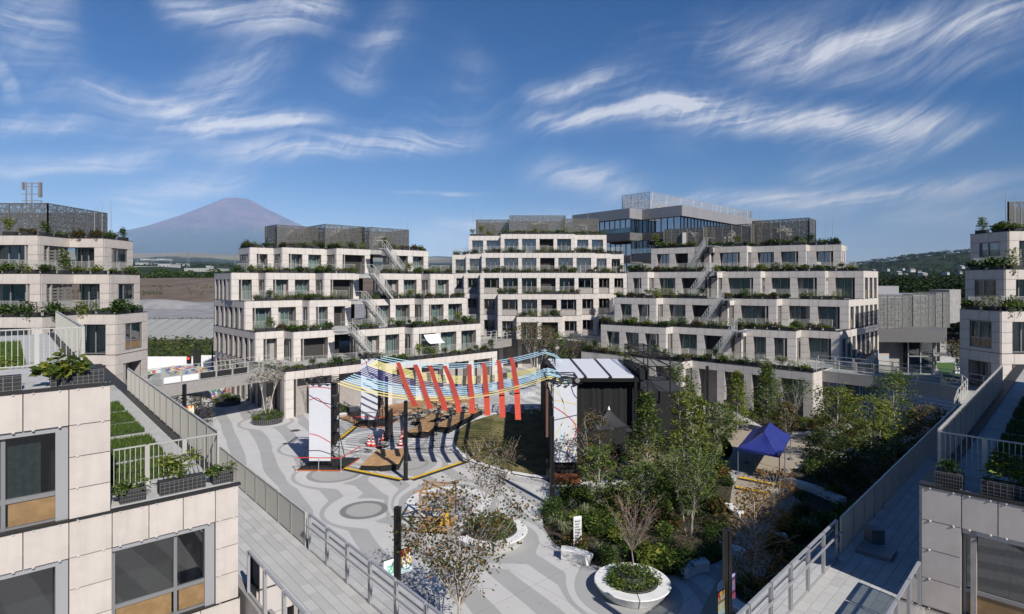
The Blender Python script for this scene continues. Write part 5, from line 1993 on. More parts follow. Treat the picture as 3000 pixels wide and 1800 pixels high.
for i in range(500):
    y = rs.uniform(1050, 2800); x = -y * rs.uniform(.3, .72)
    sp_.append((x, y, ground_z(x, y) - 6, rs.uniform(8, 15), rs.uniform(6, 10)))
wood_belt('woods', 'forest on the plain below the mountain', sp_, DARKLEAF, 5, 2.4, .09)

# ---- haze over the whole country, sky outside it
m = MB(); m.box(-46500, -46500, -6, 46500, 46500, 3700)
HZM = bpy.data.materials.new('haze air'); HZM.use_nodes = True
HZM.node_tree.nodes.clear()
t = NT(HZM.node_tree)
pv = t.n('ShaderNodeVolumePrincipled')
pv.inputs['Color'].default_value = (.40, .60, 1.0, 1)
pv.inputs['Density'].default_value = 3.4e-5
pv.inputs['Absorption Color'].default_value = (.22, .22, .22, 1)
pv.inputs['Anisotropy'].default_value = -0.35
o_ = t.n('ShaderNodeOutputMaterial'); t.l(pv.outputs[0], o_.inputs['Volume'])
hz = struct('haze', m, HZM, kind='stuff', label='thin blue haze')

# ================================================================= plaza surfaces
PLZ = bpy.data.materials.new('striped plaza'); PLZ.use_nodes = True
t = NT(PLZ.node_tree); bs = PLZ.node_tree.nodes['Principled BSDF']
bs.inputs['Roughness'].default_value = .85
g = t.n('ShaderNodeNewGeometry'); sp = t.n('ShaderNodeSeparateXYZ'); t.l(g.outputs['Position'], sp.inputs[0])
X_, Y_, _z = sp.outputs
pos2 = t.xyz(X_, Y_, 0)
c_ = t.m('ADD', t.m('MULTIPLY', X_, .86), t.m('MULTIPLY', Y_, .51))
c_ = t.m('ADD', c_, t.m('MULTIPLY', t.m('SUBTRACT', t.noise(pos2, .09, 1.0, .4), .5), 2.2))
CIRC = [(-8.7, 34.1, 1.35), (-3.84, 35.4, 2.5), (-12.4, 40.5, 1.7), (-11.3, 49.2, 3.1), (-7.7, 42.8, 1.6), (-1.1, 30.3, 1.9), (5.2, 25.1, 1.65), (6.3, 50.5, 11.6), (-31.2, 63.5, 1.7), (-23.3, 55.3, 1.5), (-2.0, 66, 2.0), (-16.5, 47, 1.2)]
for i, (cx, cy, r) in enumerate(CIRC):
    ddx, ddy = t.m('SUBTRACT', X_, cx), t.m('SUBTRACT', Y_, cy)
    dd = t.m('SQRT', t.m('ADD', t.m('MULTIPLY', ddx, ddx), t.m('MULTIPLY', ddy, ddy)))
    wgt = t.m('SUBTRACT', 1.0, t.smooth(dd, r + .2, r + 1.6))
    base = round((.86 * cx + .51 * cy) / 2.4) * 2.4 - r * .9 + .5
    c_ = t.m('ADD', t.m('MULTIPLY', c_, t.m('SUBTRACT', 1.0, wgt)), t.m('MULTIPLY', t.m('ADD', t.m('MULTIPLY', dd, .9), base), wgt))
fr = t.m('FRACT', t.m('DIVIDE', c_, 2.1))
band = t.m('MULTIPLY', t.smooth(fr, .0, .012), t.m('SUBTRACT', 1.0, t.smooth(fr, .47, .482)))
spk = t.noise(g.outputs['Position'], 38, 2, .7)
spk2 = t.noise(g.outputs['Position'], .6, 4, .6)
ca = t.mix(t.smooth(spk, .3, .7), (.45, .445, .435), (.57, .565, .55))
cb = t.mix(t.smooth(spk, .3, .7), (.31, .31, .305), (.40, .40, .392))
colr = t.mix(band, ca, cb)
hsv = t.n('ShaderNodeHueSaturation'); t.l(colr, hsv.inputs['Color'])
t.l(t.m('ADD', .9, t.m('MULTIPLY', spk2, .2)), hsv.inputs['Value'])
stain = t.smooth(t.noise(g.outputs['Position'], .35, 6, .68, .6), .56, .80)
gx = t.m('ABSOLUTE', t.m('SUBTRACT', t.m('FRACT', t.m('DIVIDE', t.m('ADD', t.m('MULTIPLY', X_, .736), t.m('MULTIPLY', Y_, .677)), 5.2)), .5))
gy = t.m('ABSOLUTE', t.m('SUBTRACT', t.m('FRACT', t.m('DIVIDE', t.m('SUBTRACT', t.m('MULTIPLY', Y_, .736), t.m('MULTIPLY', X_, .677)), 5.2)), .5))
jn = t.m('SUBTRACT', 1.0, t.smooth(t.m('MINIMUM', gx, gy), .0012, .0035))
cc = t.mix(t.m('MULTIPLY', stain, .35), hsv.outputs[0], (.24, .235, .225))
cc = t.mix(t.m('MULTIPLY', jn, .55), cc, (.17, .17, .165))
t.l(cc, bs.inputs['Base Color'])
m = MB(); m.add([(-95, 2, 0), (95, 2, 0), (95, 104, 0), (-95, 104, 0)], [(0, 1, 2, 3)])
struct('plaza_pavement', m, PLZ)


def ring(name, cx, cy, r0, r1, z, mat_, n=72, a0=0, a1=360, kind='structure'):
    m = MB()
    for i in range(n + 1):
        a = rad(a0 + (a1 - a0) * i / n)
        for r in (r0, r1):
            m.v.append(Vector((cx + r * math.cos(a), cy + r * math.sin(a), z)))
    for i in range(n):
        m.face(2 * i, 2 * i + 1, 2 * i + 3, 2 * i + 2)
    return struct(name, m, mat_)


WPAINT = mat('white paving', (.66, .66, .65), .8, var=.06, scale=6)
DGREY = mat('dark paving ring', (.27, .27, .265), .85, var=.12, scale=20)
MGREY = mat('speckled disc paving', (.30, .30, .285), .85, col2=(.42, .42, .40), scale=26)
ring('pavement_ring', -8.7, 34.1, 0.0, 1.02, .004, MGREY); ring('pavement_ring', -8.7, 34.1, 1.02, 1.38, .004, mat('darkest paving ring', (.19, .19, .19), .85, var=.12, scale=20))
ring('pavement_ring', -3.84, 35.4, 1.95, 2.6, .004, WPAINT)
ring('pavement_ring', -11.3, 49.2, 2.75, 3.35, .004, WPAINT)
ring('pavement_ring', -12.4, 40.5, 0, 1.5, .004, MGREY); ring('pavement_ring', -12.4, 40.5, 1.5, 1.85, .004, DGREY)
ring('pavement_ring', -7.7, 42.8, 0, 1.3, .004, MGREY); ring('pavement_ring', -7.7, 42.8, 1.3, 1.55, .004, DGREY)
ring('pavement_ring', -2.0, 66, 0, 1.6, .004, MGREY)
ring('pavement_ring', 6.3, 50.5, 11.3, 12.05, .006, WPAINT, 120)
# round lawn
LAWN = mat('mown lawn', (.085, .10, .028), .95, col2=(.23, .185, .085), scale=.55, bump=.3, bscale=30)
m = MB(); n = 96
m.v.append(Vector((6.3, 50.5, .03)))
for i in range(n):
    a = 2 * math.pi * i / n; m.v.append(Vector((6.3 + 11.3 * math.cos(a), 50.5 + 11.3 * math.sin(a), .03)))
for i in range(n):
    m.face(0, 1 + i, 1 + (i + 1) % n)
struct('lawn', m, LAWN)
gm = MB(); rs = random.Random(4)
while len(gm.f) < 16000:
    x, y = rs.uniform(-5, 3.2), rs.uniform(39, 62)
    if math.hypot(x - 6.3, y - 50.5) > 11.25: continue
    b = len(gm.v); a = rs.uniform(0, 6.28); sx, sy = .02 * math.cos(a), .02 * math.sin(a)
    gm.v.extend([Vector((x - sx, y - sy, .03)), Vector((x + sx, y + sy, .03)), Vector((x + rs.uniform(-.04, .04), y + rs.uniform(-.04, .04), .03 + rs.uniform(.03, .075)))])
    gm.face(b, b + 1, b + 2)
LAWNB = leafmat('mown blade', (.07, .10, .025), (.12, .13, .035), (.24, .20, .09), .15, .05)
struct('grass', gm, LAWNB, kind='stuff', label='short grass of the round lawn')

# garden beds and tan path
TAN = mat('tan aggregate path', (.30, .255, .195), .9, col2=(.37, .32, .25), scale=30, bump=.15, bscale=60)


def sheet(name, pts, z, mat_):
    m = MB(); b = len(m.v)
    m.v.extend(Vector((p.x, p.y, z)) for p in pts); m.face(*range(b, b + len(pts)))
    return struct(name, m, mat_)


gpx = lambda L: [G(x, y) for x, y in L]
path = gpx([(2050, 1800), (2100, 1700), (2118, 1640), (2136, 1520), (2140, 1460), (2160, 1390), (2110, 1330), (2060, 1290), (2030, 1235), (2055, 1205), (2150, 1215), (2230, 1262), (2330, 1275), (2450, 1275), (2600, 1235), (2700, 1200), (2760, 1230), (2560, 1330), (2400, 1330), (2330, 1370), (2290, 1410), (2330, 1470), (2480, 1560), (2420, 1800)])
sheet('path', path[::-1] if False else path, .006, TAN)
BED1 = gpx([(1590, 1520), (1593, 1547), (1620, 1590), (1654, 1613), (1730, 1652), (1802, 1676), (1893, 1687), (1984, 1684), (2069, 1661), (2115, 1641), (2134, 1532), (2136, 1480), (2148, 1420), (2140, 1390), (2060, 1360), (1960, 1400), (1880, 1440), (1760, 1440), (1640, 1452), (1605, 1480)])
BED2 = gpx([(2060, 1180), (2150, 1205), (2235, 1250), (2330, 1265), (2440, 1260), (2480, 1245), (2420, 1205), (2300, 1215), (2150, 1170)])
BED3 = gpx([(2290, 1405), (2330, 1375), (2410, 1345), (2560, 1345), (2760, 1245), (2800, 1260), (2560, 1480), (2500, 1560), (2420, 1620), (2400, 1520), (2330, 1455)])
BED4 = gpx([(2040, 1300), (2070, 1330), (2150, 1385), (2060, 1360), (2010, 1320)])
BED5 = gpx([(2360, 1285), (2480, 1285), (2600, 1250), (2560, 1310), (2420, 1318)])
BED6 = gpx([(2330, 1480), (2410, 1530), (2400, 1640), (2300, 1800), (2200, 1800), (2260, 1640)])
for b in (BED1, BED2, BED3, BED4, BED5, BED6):
    sheet('planting_bed', b, .012, SOIL)


def inside(poly, x, y):
    c = False
    n = len(poly)
    for i in range(n):
        a, b = poly[i], poly[i - 1]
        if (a.y > y) != (b.y > y) and x < (b.x - a.x) * (y - a.y) / (b.y - a.y) + a.x:
            c = not c
    return c


def scatter(poly, n, rs):
    x0, x1 = min(p.x for p in poly), max(p.x for p in poly)
    y0, y1 = min(p.y for p in poly), max(p.y for p in poly)
    out = []
    for _ in range(n * 30):
        x, y = rs.uniform(x0, x1), rs.uniform(y0, y1)
        if inside(poly, x, y): out.append((x, y))
        if len(out) >= n: break
    return out


# ================================================================= trees
def tree(label, x, y, H, cr, base, style, leafm, barkm=None, nl=2600, ls=.15, seed=1, tr=.07, stems=1, z=0.0, group=None, cl=46, name='tree', droop=None):
    rs = random.Random(seed)
    T = thing(name, label, 'tree', (x, y, z), group)
    tb, lf = MB(), MB()
    cb = H * base
    # cluster centres
    cs = []
    for i in range(cl):
        f = (i + rs.random()) / cl
        if style == 'cone':
            zz = cb + (H - cb) * f ** .9; rmax = cr * (1 - ((zz - cb) / (H - cb)) ** 1.25) * (.55 + .45 * min(1, (zz - cb) / (H * .18) + .3)) + .12
        elif style == 'vase':
            zz = cb + (H - cb) * (f ** .55); rmax = cr * (.25 + .75 * min(1, ((zz - cb) / (H - cb)) * 1.25)) * (1 if f < .93 else .6)
        else:
            zz = cb + (H - cb) * f; rmax = cr * math.sqrt(max(.05, 1 - ((2 * f - 1) * .95) ** 2))
        a = i * 2.4 + rs.uniform(-.5, .5); r = rmax * math.sqrt(rs.uniform(.12, 1))
        cs.append(Vector((x + r * math.cos(a), y + r * math.sin(a), z + zz)))
    # trunks
    tops = []
    for s_ in range(stems):
        a = 6.28 * s_ / stems + rs.random()
        ox, oy = (.12 * math.cos(a), .12 * math.sin(a)) if stems > 1 else (0, 0)
        sp_ = cr * (.42 if stems > 1 else .05)
        top = Vector((x + ox + sp_ * math.cos(a), y + oy + sp_ * math.sin(a), z + H * (.93 if style != 'vase' else .72)))
        pts = []
        for k in range(7):
            f = k / 6
            pts.append(Vector((x + ox, y + oy, z - .05)).lerp(top, f) + Vector((rs.uniform(-1, 1), rs.uniform(-1, 1), 0)) * .045 * H * .25 * (f > 0))
        tb.tube(pts, [tr * (1 - .82 * (k / 6)) / (1 if stems == 1 else 1.5) for k in range(7)], 7)
        tops.append(pts)
    for c in cs:
        pts = min(tops, key=lambda p: (p[3] - c).length)
        # branch leaves the stem below its cluster
        hb = max(cb * .75 + z, c.z - (c - pts[3]).to_2d().length * (.7 if style != 'vase' else 1.5) - .25)
        k = min(range(7), key=lambda i: abs(pts[i].z - hb))
        p0 = pts[k]
        mid = p0.lerp(c, .5) + Vector((0, 0, -.06 * H if style == 'cone' else .05 * H)) * .4 + Vector((rs.uniform(-.1, .1), rs.uniform(-.1, .1), 0))
        r0 = max(.012, tr * .34 * (1 - k / 8))
        tb.tube([p0, mid, c], [r0, r0 * .6, .006], 5, False)
        for _ in range(3):
            e = c + Vector((rs.uniform(-1, 1), rs.uniform(-1, 1), rs.uniform(-.3, .9))) * cr * .28
            tb.tube([mid.lerp(c, rs.uniform(.2, .9)), e], [r0 * .4, .004], 4, False)
    per = nl // cl
    for c in cs:
        k = int(per * rs.uniform(.45, 1.6))
        rr = cr * rs.uniform(.2, .36)
        for _ in range(k):
            v = Vector((rs.gauss(0, .5), rs.gauss(0, .5), rs.gauss(0, .34)))
            leaf(lf, c + v * rr, ls * rs.uniform(.65, 1.3), rs, .5, .55, droop)
    part(T, 'trunk', tb, barkm or BARK, smooth=True)
    part(T, 'crown', lf, leafm)
    return T


tree('wide bare-stemmed tree with sparse drooping leaves in front of the ring bench', -2.0, 21.6, 5.4, 2.3, .36, 'vase', LEAF3, BARK, 2900, .145, 101, .085, 1, cl=42, droop=-.5)
tree('thin leafed tree growing from the ring bench planter', -1.05, 30.4, 4.5, 1.75, .42, 'vase', LEAF3, BARK, 1500, .13, 102, .06, 2, z=.5, cl=50, droop=-.4)
tree('small bare reddish tree in the round bench planter by the sign garden', 5.2, 25.1, 3.7, 1.25, .4, 'vase', leafmat('reddish leaf', (.10, .06, .035), (.15, .08, .05), (.2, .08, .05)), mat('reddish grey bark', (.22, .17, .14), .85, col2=(.36, .31, .27), scale=5), 900, .075, 103, .045, 1, z=.4, cl=40)
tree('tall conical green tree beside the stage tent', 8.6, 37.2, 6.2, 1.5, .18, 'cone', LEAF1, BARK, 4200, .17, 104, .09, 1, cl=64)
tree('tall bright yellow green tree near the black stage box', 11.3, 37.2, 6.3, 1.45, .2, 'oval', LEAF2, BARK, 4600, .17, 105, .08, 2, cl=60)
tree('slim tree with olive and rust leaves before the black curtain', 5.1, 35.9, 5.2, 1.5, .22, 'oval', LEAF3, BARK, 1900, .15, 106, .06, 2, cl=44)
tree('bushy green tree below the rust leafed one', 5.0, 33.6, 3.9, 1.15, .16, 'oval', LEAF1, BARK, 2600, .15, 107, .06, 1, cl=40)
tree('pale multi-stemmed young tree at garden edge near the path', 9.3, 30.5, 4.3, 1.5, .3, 'vase', LEAF1, BARK, 2000, .14, 108, .05, 3, cl=40)
tree('green tree at middle of the garden bed', 7.2, 32.4, 3.2, 1.2, .2, 'oval', LEAF1, BARK, 2600, .15, 109, .05, 1, cl=40)
tree('leafy tree on garden side of the path bend', 10.8, 33.6, 4.2, 1.4, .2, 'oval', LEAF1, BARK, 3000, .15, 110, .06, 1, cl=44)
tree('young green tree with pale trunk behind the blue tent', 15.0, 42.6, 4.4, 1.35, .36, 'oval', LEAF1, BARK, 1900, .16, 111, .07, 1, cl=46)
tree('slim light green tree in front of the arcade', 20.0, 51.6, 5.4, 1.25, .15, 'cone', LEAF2, BARK, 2800, .18, 112, .06, 1, cl=46)
tree('tall green tree overlapping the arcade terrace', 22.8, 51.8, 6.0, 1.6, .15, 'cone', LEAF1, BARK, 3600, .18, 113, .07, 1, cl=52)
tree('white multi-stemmed tree by the arcade corner column', 26.6, 55.2, 4.0, 1.9, .36, 'vase', LEAF5, mat('white bark', (.52, .50, .47), .8), 1300, .16, 114, .055, 5, cl=40)
tree('rounded yellow green tree below the curved footbridge', 27.6, 49.3, 4.4, 1.8, .2, 'oval', LEAF2, BARK, 3400, .19, 115, .07, 1, cl=52)
tree('tall green tree against the curved footbridge', 28.6, 43.5, 6.5, 1.8, .2, 'oval', LEAF1, BARK, 3800, .18, 116, .08, 1, cl=56)
tree('yellowish tree beside the long shaded fence', 25.6, 41.2, 5.2, 1.7, .2, 'oval', LEAF2, BARK, 3400, .18, 117, .07, 2, cl=52)
tree('rust tinted tree between footbridge and shaded fence', 29.6, 41.0, 4.6, 1.6, .25, 'oval', LEAF3, BARK, 2600, .17, 118, .06, 1, cl=44)
tree('dark spreading maple on the far side of the path', 19.9, 36.6, 4.0, 1.6, .24, 'oval', LEAF5, BARK_D, 3800, .16, 119, .07, 1, cl=52)
tree('second dark tree in the shaded bed beside the fence', 21.8, 35.0, 4.0, 1.7, .2, 'oval', LEAF5, BARK_D, 3000, .16, 120, .07, 1, cl=46)
tree('orange autumn tree above the shaded ring bench', 10.1, 24.2, 4.7, 1.55, .26, 'oval', LEAF4, BARK, 2200, .12, 121, .06, 1, cl=50, droop=-.5)
tree('smaller orange autumn tree beside the yellow cable ramps', 13.2, 29.3, 3.9, 1.3, .3, 'oval', LEAF4, BARK, 1500, .12, 122, .05, 1, cl=40, droop=-.4)
tree('leafy tree between stage scaffold and arcade', 16.3, 56.5, 5.4, 1.7, .25, 'oval', LEAF1, BARK, 2600, .2, 123, .06, 1, cl=44)
tree('yellow green sapling beside the stage scaffold', 12.4, 64, 5.6, 1.2, .3, 'oval', LEAF2, BARK, 1500, .2, 124, .05, 1, cl=34)
tree('small green tree beside the black stage box', 14.8, 49.6, 4.4, 1.2, .25, 'oval', LEAF5, BARK, 2200, .17, 134, .05, 1, cl=34)
tree('low bushy green tree along the arcade', 17.6, 48.6, 3.2, 1.3, .15, 'oval', LEAF1, BARK, 2200, .17, 135, .05, 2, cl=40)
tree('russet tree beside the fence bend under the arcade', 24.0, 50.6, 2.8, 1.2, .15, 'oval', LEAF3, BARK, 1600, .17, 136, .05, 2, cl=40)
WB = bpy.data.materials['white bark']
tree('white multi-stemmed tree under the pale footbridge', 3.2, 78, 7.6, 3.0, .45, 'vase', LEAF3, WB, 1700, .26, 125, .08, 6, cl=50)
tree('green tree beside the white stemmed one under the footbridge', 6.2, 80, 6.4, 1.8, .35, 'oval', LEAF1, BARK, 1300, .26, 126, .07, 1, cl=36)
tree('orange tinted tree behind the stage roof', 8.6, 74, 5.8, 2.2, .4, 'vase', LEAF3, BARK, 1300, .24, 127, .07, 2, cl=36)
tree('yellow brown tree near the grey footbridge', 11.6, 72, 5.6, 2.3, .35, 'vase', LEAF3, BARK, 1500, .24, 128, .07, 2, cl=40)
tree('forked pale tree in the two tier planter beneath the terraces', -23.3, 55.3, 5.0, 1.75, .62, 'vase', LEAF3, WB, 420, .2, 129, .09, 2, z=.6, cl=30)
tree('slender tree in the round planter beyond the bridge shadow', -31.2, 63.5, 4.6, 1.2, .6, 'vase', LEAF3, BARK, 260, .18, 130, .05, 1, z=.6, cl=22)
tree('dark bushy tree behind the far banner pole', -29.2, 52.6, 3.2, 2.3, .1, 'oval', leafmat('purple brown leaf', (.035, .03, .018), (.06, .045, .022), (.16, .15, .12)), BARK_D, 2300, .18, 131, .05, 3, cl=44)
tree('rust coloured tree on the annex lawn', 64.5, 82.5, 4.8, 2.4, .3, 'vase', LEAF3, BARK, 1300, .3, 132, .07, 4, cl=40)
tree('bare twiggy tree by the wooden doors under the terraces', -19.6, 57.6, 4.4, 1.3, .4, 'vase', LEAF3, BARK, 60, .12, 133, .05, 2, z=.3, cl=34)

# dark planting under the footbridges and by the annex
sheet('lawn', [V2(58, 78), V2(76, 76), V2(88, 96), V2(70, 96)], .02, mat('annex lawn', (.05, .11, .02), .95, var=.2, scale=1))
T = thing('sign_board', 'white notice board on the annex lawn', 'sign', (64.9, 84.2, 0))
m = MB(); m.box(64.3, 84.2, .1, 65.4, 84.28, 2.0); part(T, 'board', m, WSHEET)
for i in range(4):
    m = MB(); m.box(64.5, 84.17, 1.6 - .35 * i, 65.2, 84.195, 1.68 - .35 * i); part(T, 'printed_line', m, BLACKM)
T = thing('poster', 'colourful poster standing before the annex wall', 'poster', (52.8, 82.5, 0))
m = MB(); m.box(52.0, 82.5, 1.4, 53.6, 82.56, 3.2); part(T, 'sheet', m, mat('poster print', (.62, .35, .18), .6, col2=(.25, .5, .66), scale=2.2))

# shrubs in the beds
GS = []
rs = random.Random(77)
for i in range(8):
    m = MB()
    if i in (5, 6):
        for j in range(150):
            a = rs.uniform(0, 6.28); L = rs.uniform(.3, .65); r = rs.uniform(0, .22)
            p0 = Vector((r * math.cos(a), r * math.sin(a), 0)); q = a + rs.uniform(-.6, .6)
            p1 = p0 + Vector((math.cos(q) * .22, math.sin(q) * .22, L)); p2 = p1 + Vector((math.cos(q) * .3, math.sin(q) * .3, -.12))
            sd = Vector((-math.sin(q), math.cos(q), 0)) * .014
            m.add([p0 - sd, p0 + sd, p1 + sd, p1 - sd, p2], [(0, 1, 2, 3), (3, 2, 4)])
    else:
        for j in range(5):
            leaf_cloud(m, (rs.uniform(-.3, .3), rs.uniform(-.3, .3), rs.uniform(.2, .5)), .38, .3, 130, (.13, .1, .17, .12, .15, 0, 0, .14)[i], rs)
    GS.append(m.data('shrub', (LEAF1, LEAF5, LEAF2, LEAF5, LEAF3, LEAF6, LEAF6, LEAF1)[i]))
GN = {0: 'mid green rounded shrub', 1: 'dark fine leafed shrub', 2: 'yellow green broad leafed shrub', 3: 'deep green low shrub', 4: 'russet shrub', 5: 'silvery grass tuft', 6: 'silvery grass tuft', 7: 'fresh green shrub'}
beds = ((BED1, 112, 'in the bed around the sign'), (BED2, 34, 'in the bed along the arcade'), (BED3, 42, 'in the shaded bed by the long fence'), (BED4, 12, 'in the bed behind the blue tent'), (BED5, 14, 'in the island bed below the curved footbridge'), (BED6, 26, 'in the bed round the orange tree'))
for bed, n, where in beds:
    for (x, y) in scatter(bed, n, rs):
        k = rs.choice((0, 0, 1, 1, 2, 3, 3, 4, 5, 6, 7))
        s = rs.uniform(.7, 1.35) if k not in (5, 6) else rs.uniform(.6, 1.0)
        o = bpy.data.objects.new('garden_shrub', GS[k]); COL.objects.link(o)
        o.location = (x, y, .01); o.rotation_euler = (0, 0, rs.uniform(0, 6.28)); o.scale = (s, s, s * rs.uniform(.8, 1.3))
        tag(o, GN[k] + ' ' + where, 'shrub', GN[k] + 's ' + where)
gc = MB()
for bed, n, where in beds:
    for (x, y) in scatter(bed, n * 42, rs):
        leaf(gc, Vector((x, y, rs.uniform(.02, .3))), rs.uniform(.1, .2), rs, .9)
struct('groundcover', gc, LEAF5, kind='stuff', label='low leafy ground cover of the planting beds')

# fallen leaves on the paving
fl = MB()
for _ in range(260):
    x, y = rs.uniform(-6, 8), rs.uniform(20, 38)
    if inside(BED1, x, y): continue
    leaf(fl, Vector((x, y, .012)), rs.uniform(.05, .1), rs, 4.0)
struct('fallen_leaves', fl, LEAF4, kind='stuff', label='fallen leaves on the paving')


# ================================================================= benches and planters on the plaza
def arc_bench(label, cx, cy, r0, r1, a0, a1, h=.46, parent=None, name='bench', group=None, wedge=.0):
    m = MB(); n = max(4, int(abs(a1 - a0) / 9))
    for i in range(n + 1):
        f = i / n; a = rad(a0 + (a1 - a0) * f)
        ca, sa = math.cos(a), math.sin(a)
        und = .10 + wedge * math.sin(math.pi * f)
        for (r, z) in ((r0, h - .02), (r0 + .02, h), (r1 - .03, h), (r1, h - .03), (r1 - .16 - und, .02), (r0 + .05, .02)):
            m.v.append(Vector((cx + r * ca, cy + r * sa, z)))
    for i in range(n):
        for k in range(6):
            a, b = i * 6 + k, i * 6 + (k + 1) % 6
            m.face(a, a + 6, b + 6, b)
    m.face(*[k for k in range(6)]); m.face(*[n * 6 + k for k in range(6)][::-1])
    if parent is not None: return part(parent, name, m, WHITEC)
    return single(name, label, 'bench', m, WHITEC, group=group)


def round_planter(label, cx, cy, r, bench, seed, bands=True):
    T = thing('round_planter', label, 'planter', (cx, cy, 0))
    m = MB(); m.lathe((cx, cy, 0), [(r, 0), (r, .48), (r - .06, .5), (r - .1, .44), (.02, .44)], 36); part(T, 'lower_ring', m, PLANTER)
    m = MB(); m.lathe((cx, cy, 0), [(r * .55, .44), (r * .55, .78), (r * .5, .8), (.02, .76)], 30); part(T, 'upper_ring', m, PLANTER)
    w_ = MB()
    for rr, z0, z1 in ((r + .012, .02, .5), (r * .55 + .012, .46, .8)):
        for i in range(48):
            a = 6.283 * i / 48; w_.beam((cx + rr * math.cos(a), cy + rr * math.sin(a), z0), (cx + rr * math.cos(a), cy + rr * math.sin(a), z1), .012)
        for k in range(5):
            z = z0 + (z1 - z0) * k / 4
            for i in range(36):
                a, b = 6.283 * i / 36, 6.283 * (i + 1) / 36
                w_.beam((cx + rr * math.cos(a), cy + rr * math.sin(a), z), (cx + rr * math.cos(b), cy + rr * math.sin(b), z), .01)
    part(T, 'wire_mesh', w_, WIRE)
    q = random.Random(seed); g = MB()
    for i in range(26):
        a, rr = q.uniform(0, 6.28), r * math.sqrt(q.random()) * .92
        top = .8 if rr < r * .5 else .5
        leaf_cloud(g, (cx + rr * math.cos(a), cy + rr * math.sin(a), top + .1), .34, .3, 120, .12, q)
    part(T, 'plants', g, LEAF1)
    if bench:
        for i, (a0, a1) in enumerate(bench):
            arc_bench(None, cx, cy, r + .06, r + .62, a0, a1, .48, T, 'bench_segment', wedge=.05)
    return T


round_planter('round planter of green plants encircled by a white concrete bench beside the wooden frame', -1.1, 30.3, 1.3, [(-150, -85), (-83, -20), (-18, 55), (57, 120), (122, 160)], 1)
round_planter('round planter with small red tree encircled by a white bench near the dark path', 5.2, 25.1, 1.02, [(-175, -92), (-90, -10), (-8, 70), (72, 150), (152, 183)], 2)
round_planter('shaded ring planter under the orange autumn tree', 10.2, 24.0, 1.0, [(110, 175), (177, 250)], 3)
round_planter('black mesh planter with two tiers beneath the terraces', -23.3, 55.3, 1.35, None, 4)
round_planter('black mesh planter beyond the bridge shadow', -31.2, 63.5, 1.35, None, 5)
round_planter('black mesh planter with white kerb bench behind the banner tower', -17.6, 58.2, 1.25, [(-120, -40)], 6)
for (x, y, r, a0, a1, lab) in ((3.1, 27.9, 1.6, 35, 82, 'white wedge bench beside the notice sign'), (8.35, 26.7, 1.7, 95, 140, 'white wedge bench at the bed edge near the dark path'),
                               (12.6, 33.2, 1.2, 160, 215, 'small white curved bench by the tan path'), (10.8, 28.3, 1.3, 10, 62, 'grey shaded curved bench behind the banner pole'),
                               (13.5, 29.6, 1.2, 80, 120, 'shaded bench under the smaller orange tree'), (14.0, 27.1, 1.3, 70, 105, 'shaded bench in the dark bed')):
    a = rad((a0 + a1) / 2)
    arc_bench(lab, x - (r + .25) * math.cos(a), y - (r + .25) * math.sin(a), r, r + .52, a0, a1, .5, wedge=.08)
m = MB()
for i in range(14):
    f = i / 13; p = G(1440 + 210 * f, 1402 + 52 * f + 10 * math.sin(f * 3))
for a0, a1, lab in ((200, 236, 'long low white kerb seat along the round lawn'), (238, 262, 'white kerb seat along the lawn beside the stage post')):
    arc_bench(lab, 6.3, 50.5, 11.62, 12.0, a0, a1, .14)
e1 = [G(2285, 1415), G(2330, 1425), G(2390, 1445), G(2470, 1480)]
m = MB()
for i in range(3):
    d = (e1[i + 1] - e1[i]).normalized(); m.ext(e1[i], e1[i + 1] - d * .03, .3, .6, .02, .4)
single('bench', 'long white bench in shade beyond the yellow ramps', 'bench', m, WHITEC)

# notice sign
T = thing('notice_sign', 'upright white framed notice sign in the planting bed', 'sign', (4.25, 27.9, 0))
sx, sy = G(1680, 1618)
d = dirv(75); nn = Vector((d.y, -d.x))
p = V2(sx, sy)
m = MB(); m.ext(p, p + d * .42, .03, .06, .1, 1.75); part(T, 'frame', m, WSHEET)
m = MB(); m.ext(p + d * .05, p + d * .37, .034, .01, .3, 1.62); part(T, 'board', m, mat('pale board', (.6, .6, .62), .6))
for i in range(8):
    m = MB(); w0 = R.uniform(.2, .3); m.ext(p + d * .07, p + d * (.07 + w0), .037, .004, 1.5 - i * .14, 1.535 - i * .14); part(T, 'printed_line', m, BLACKM)


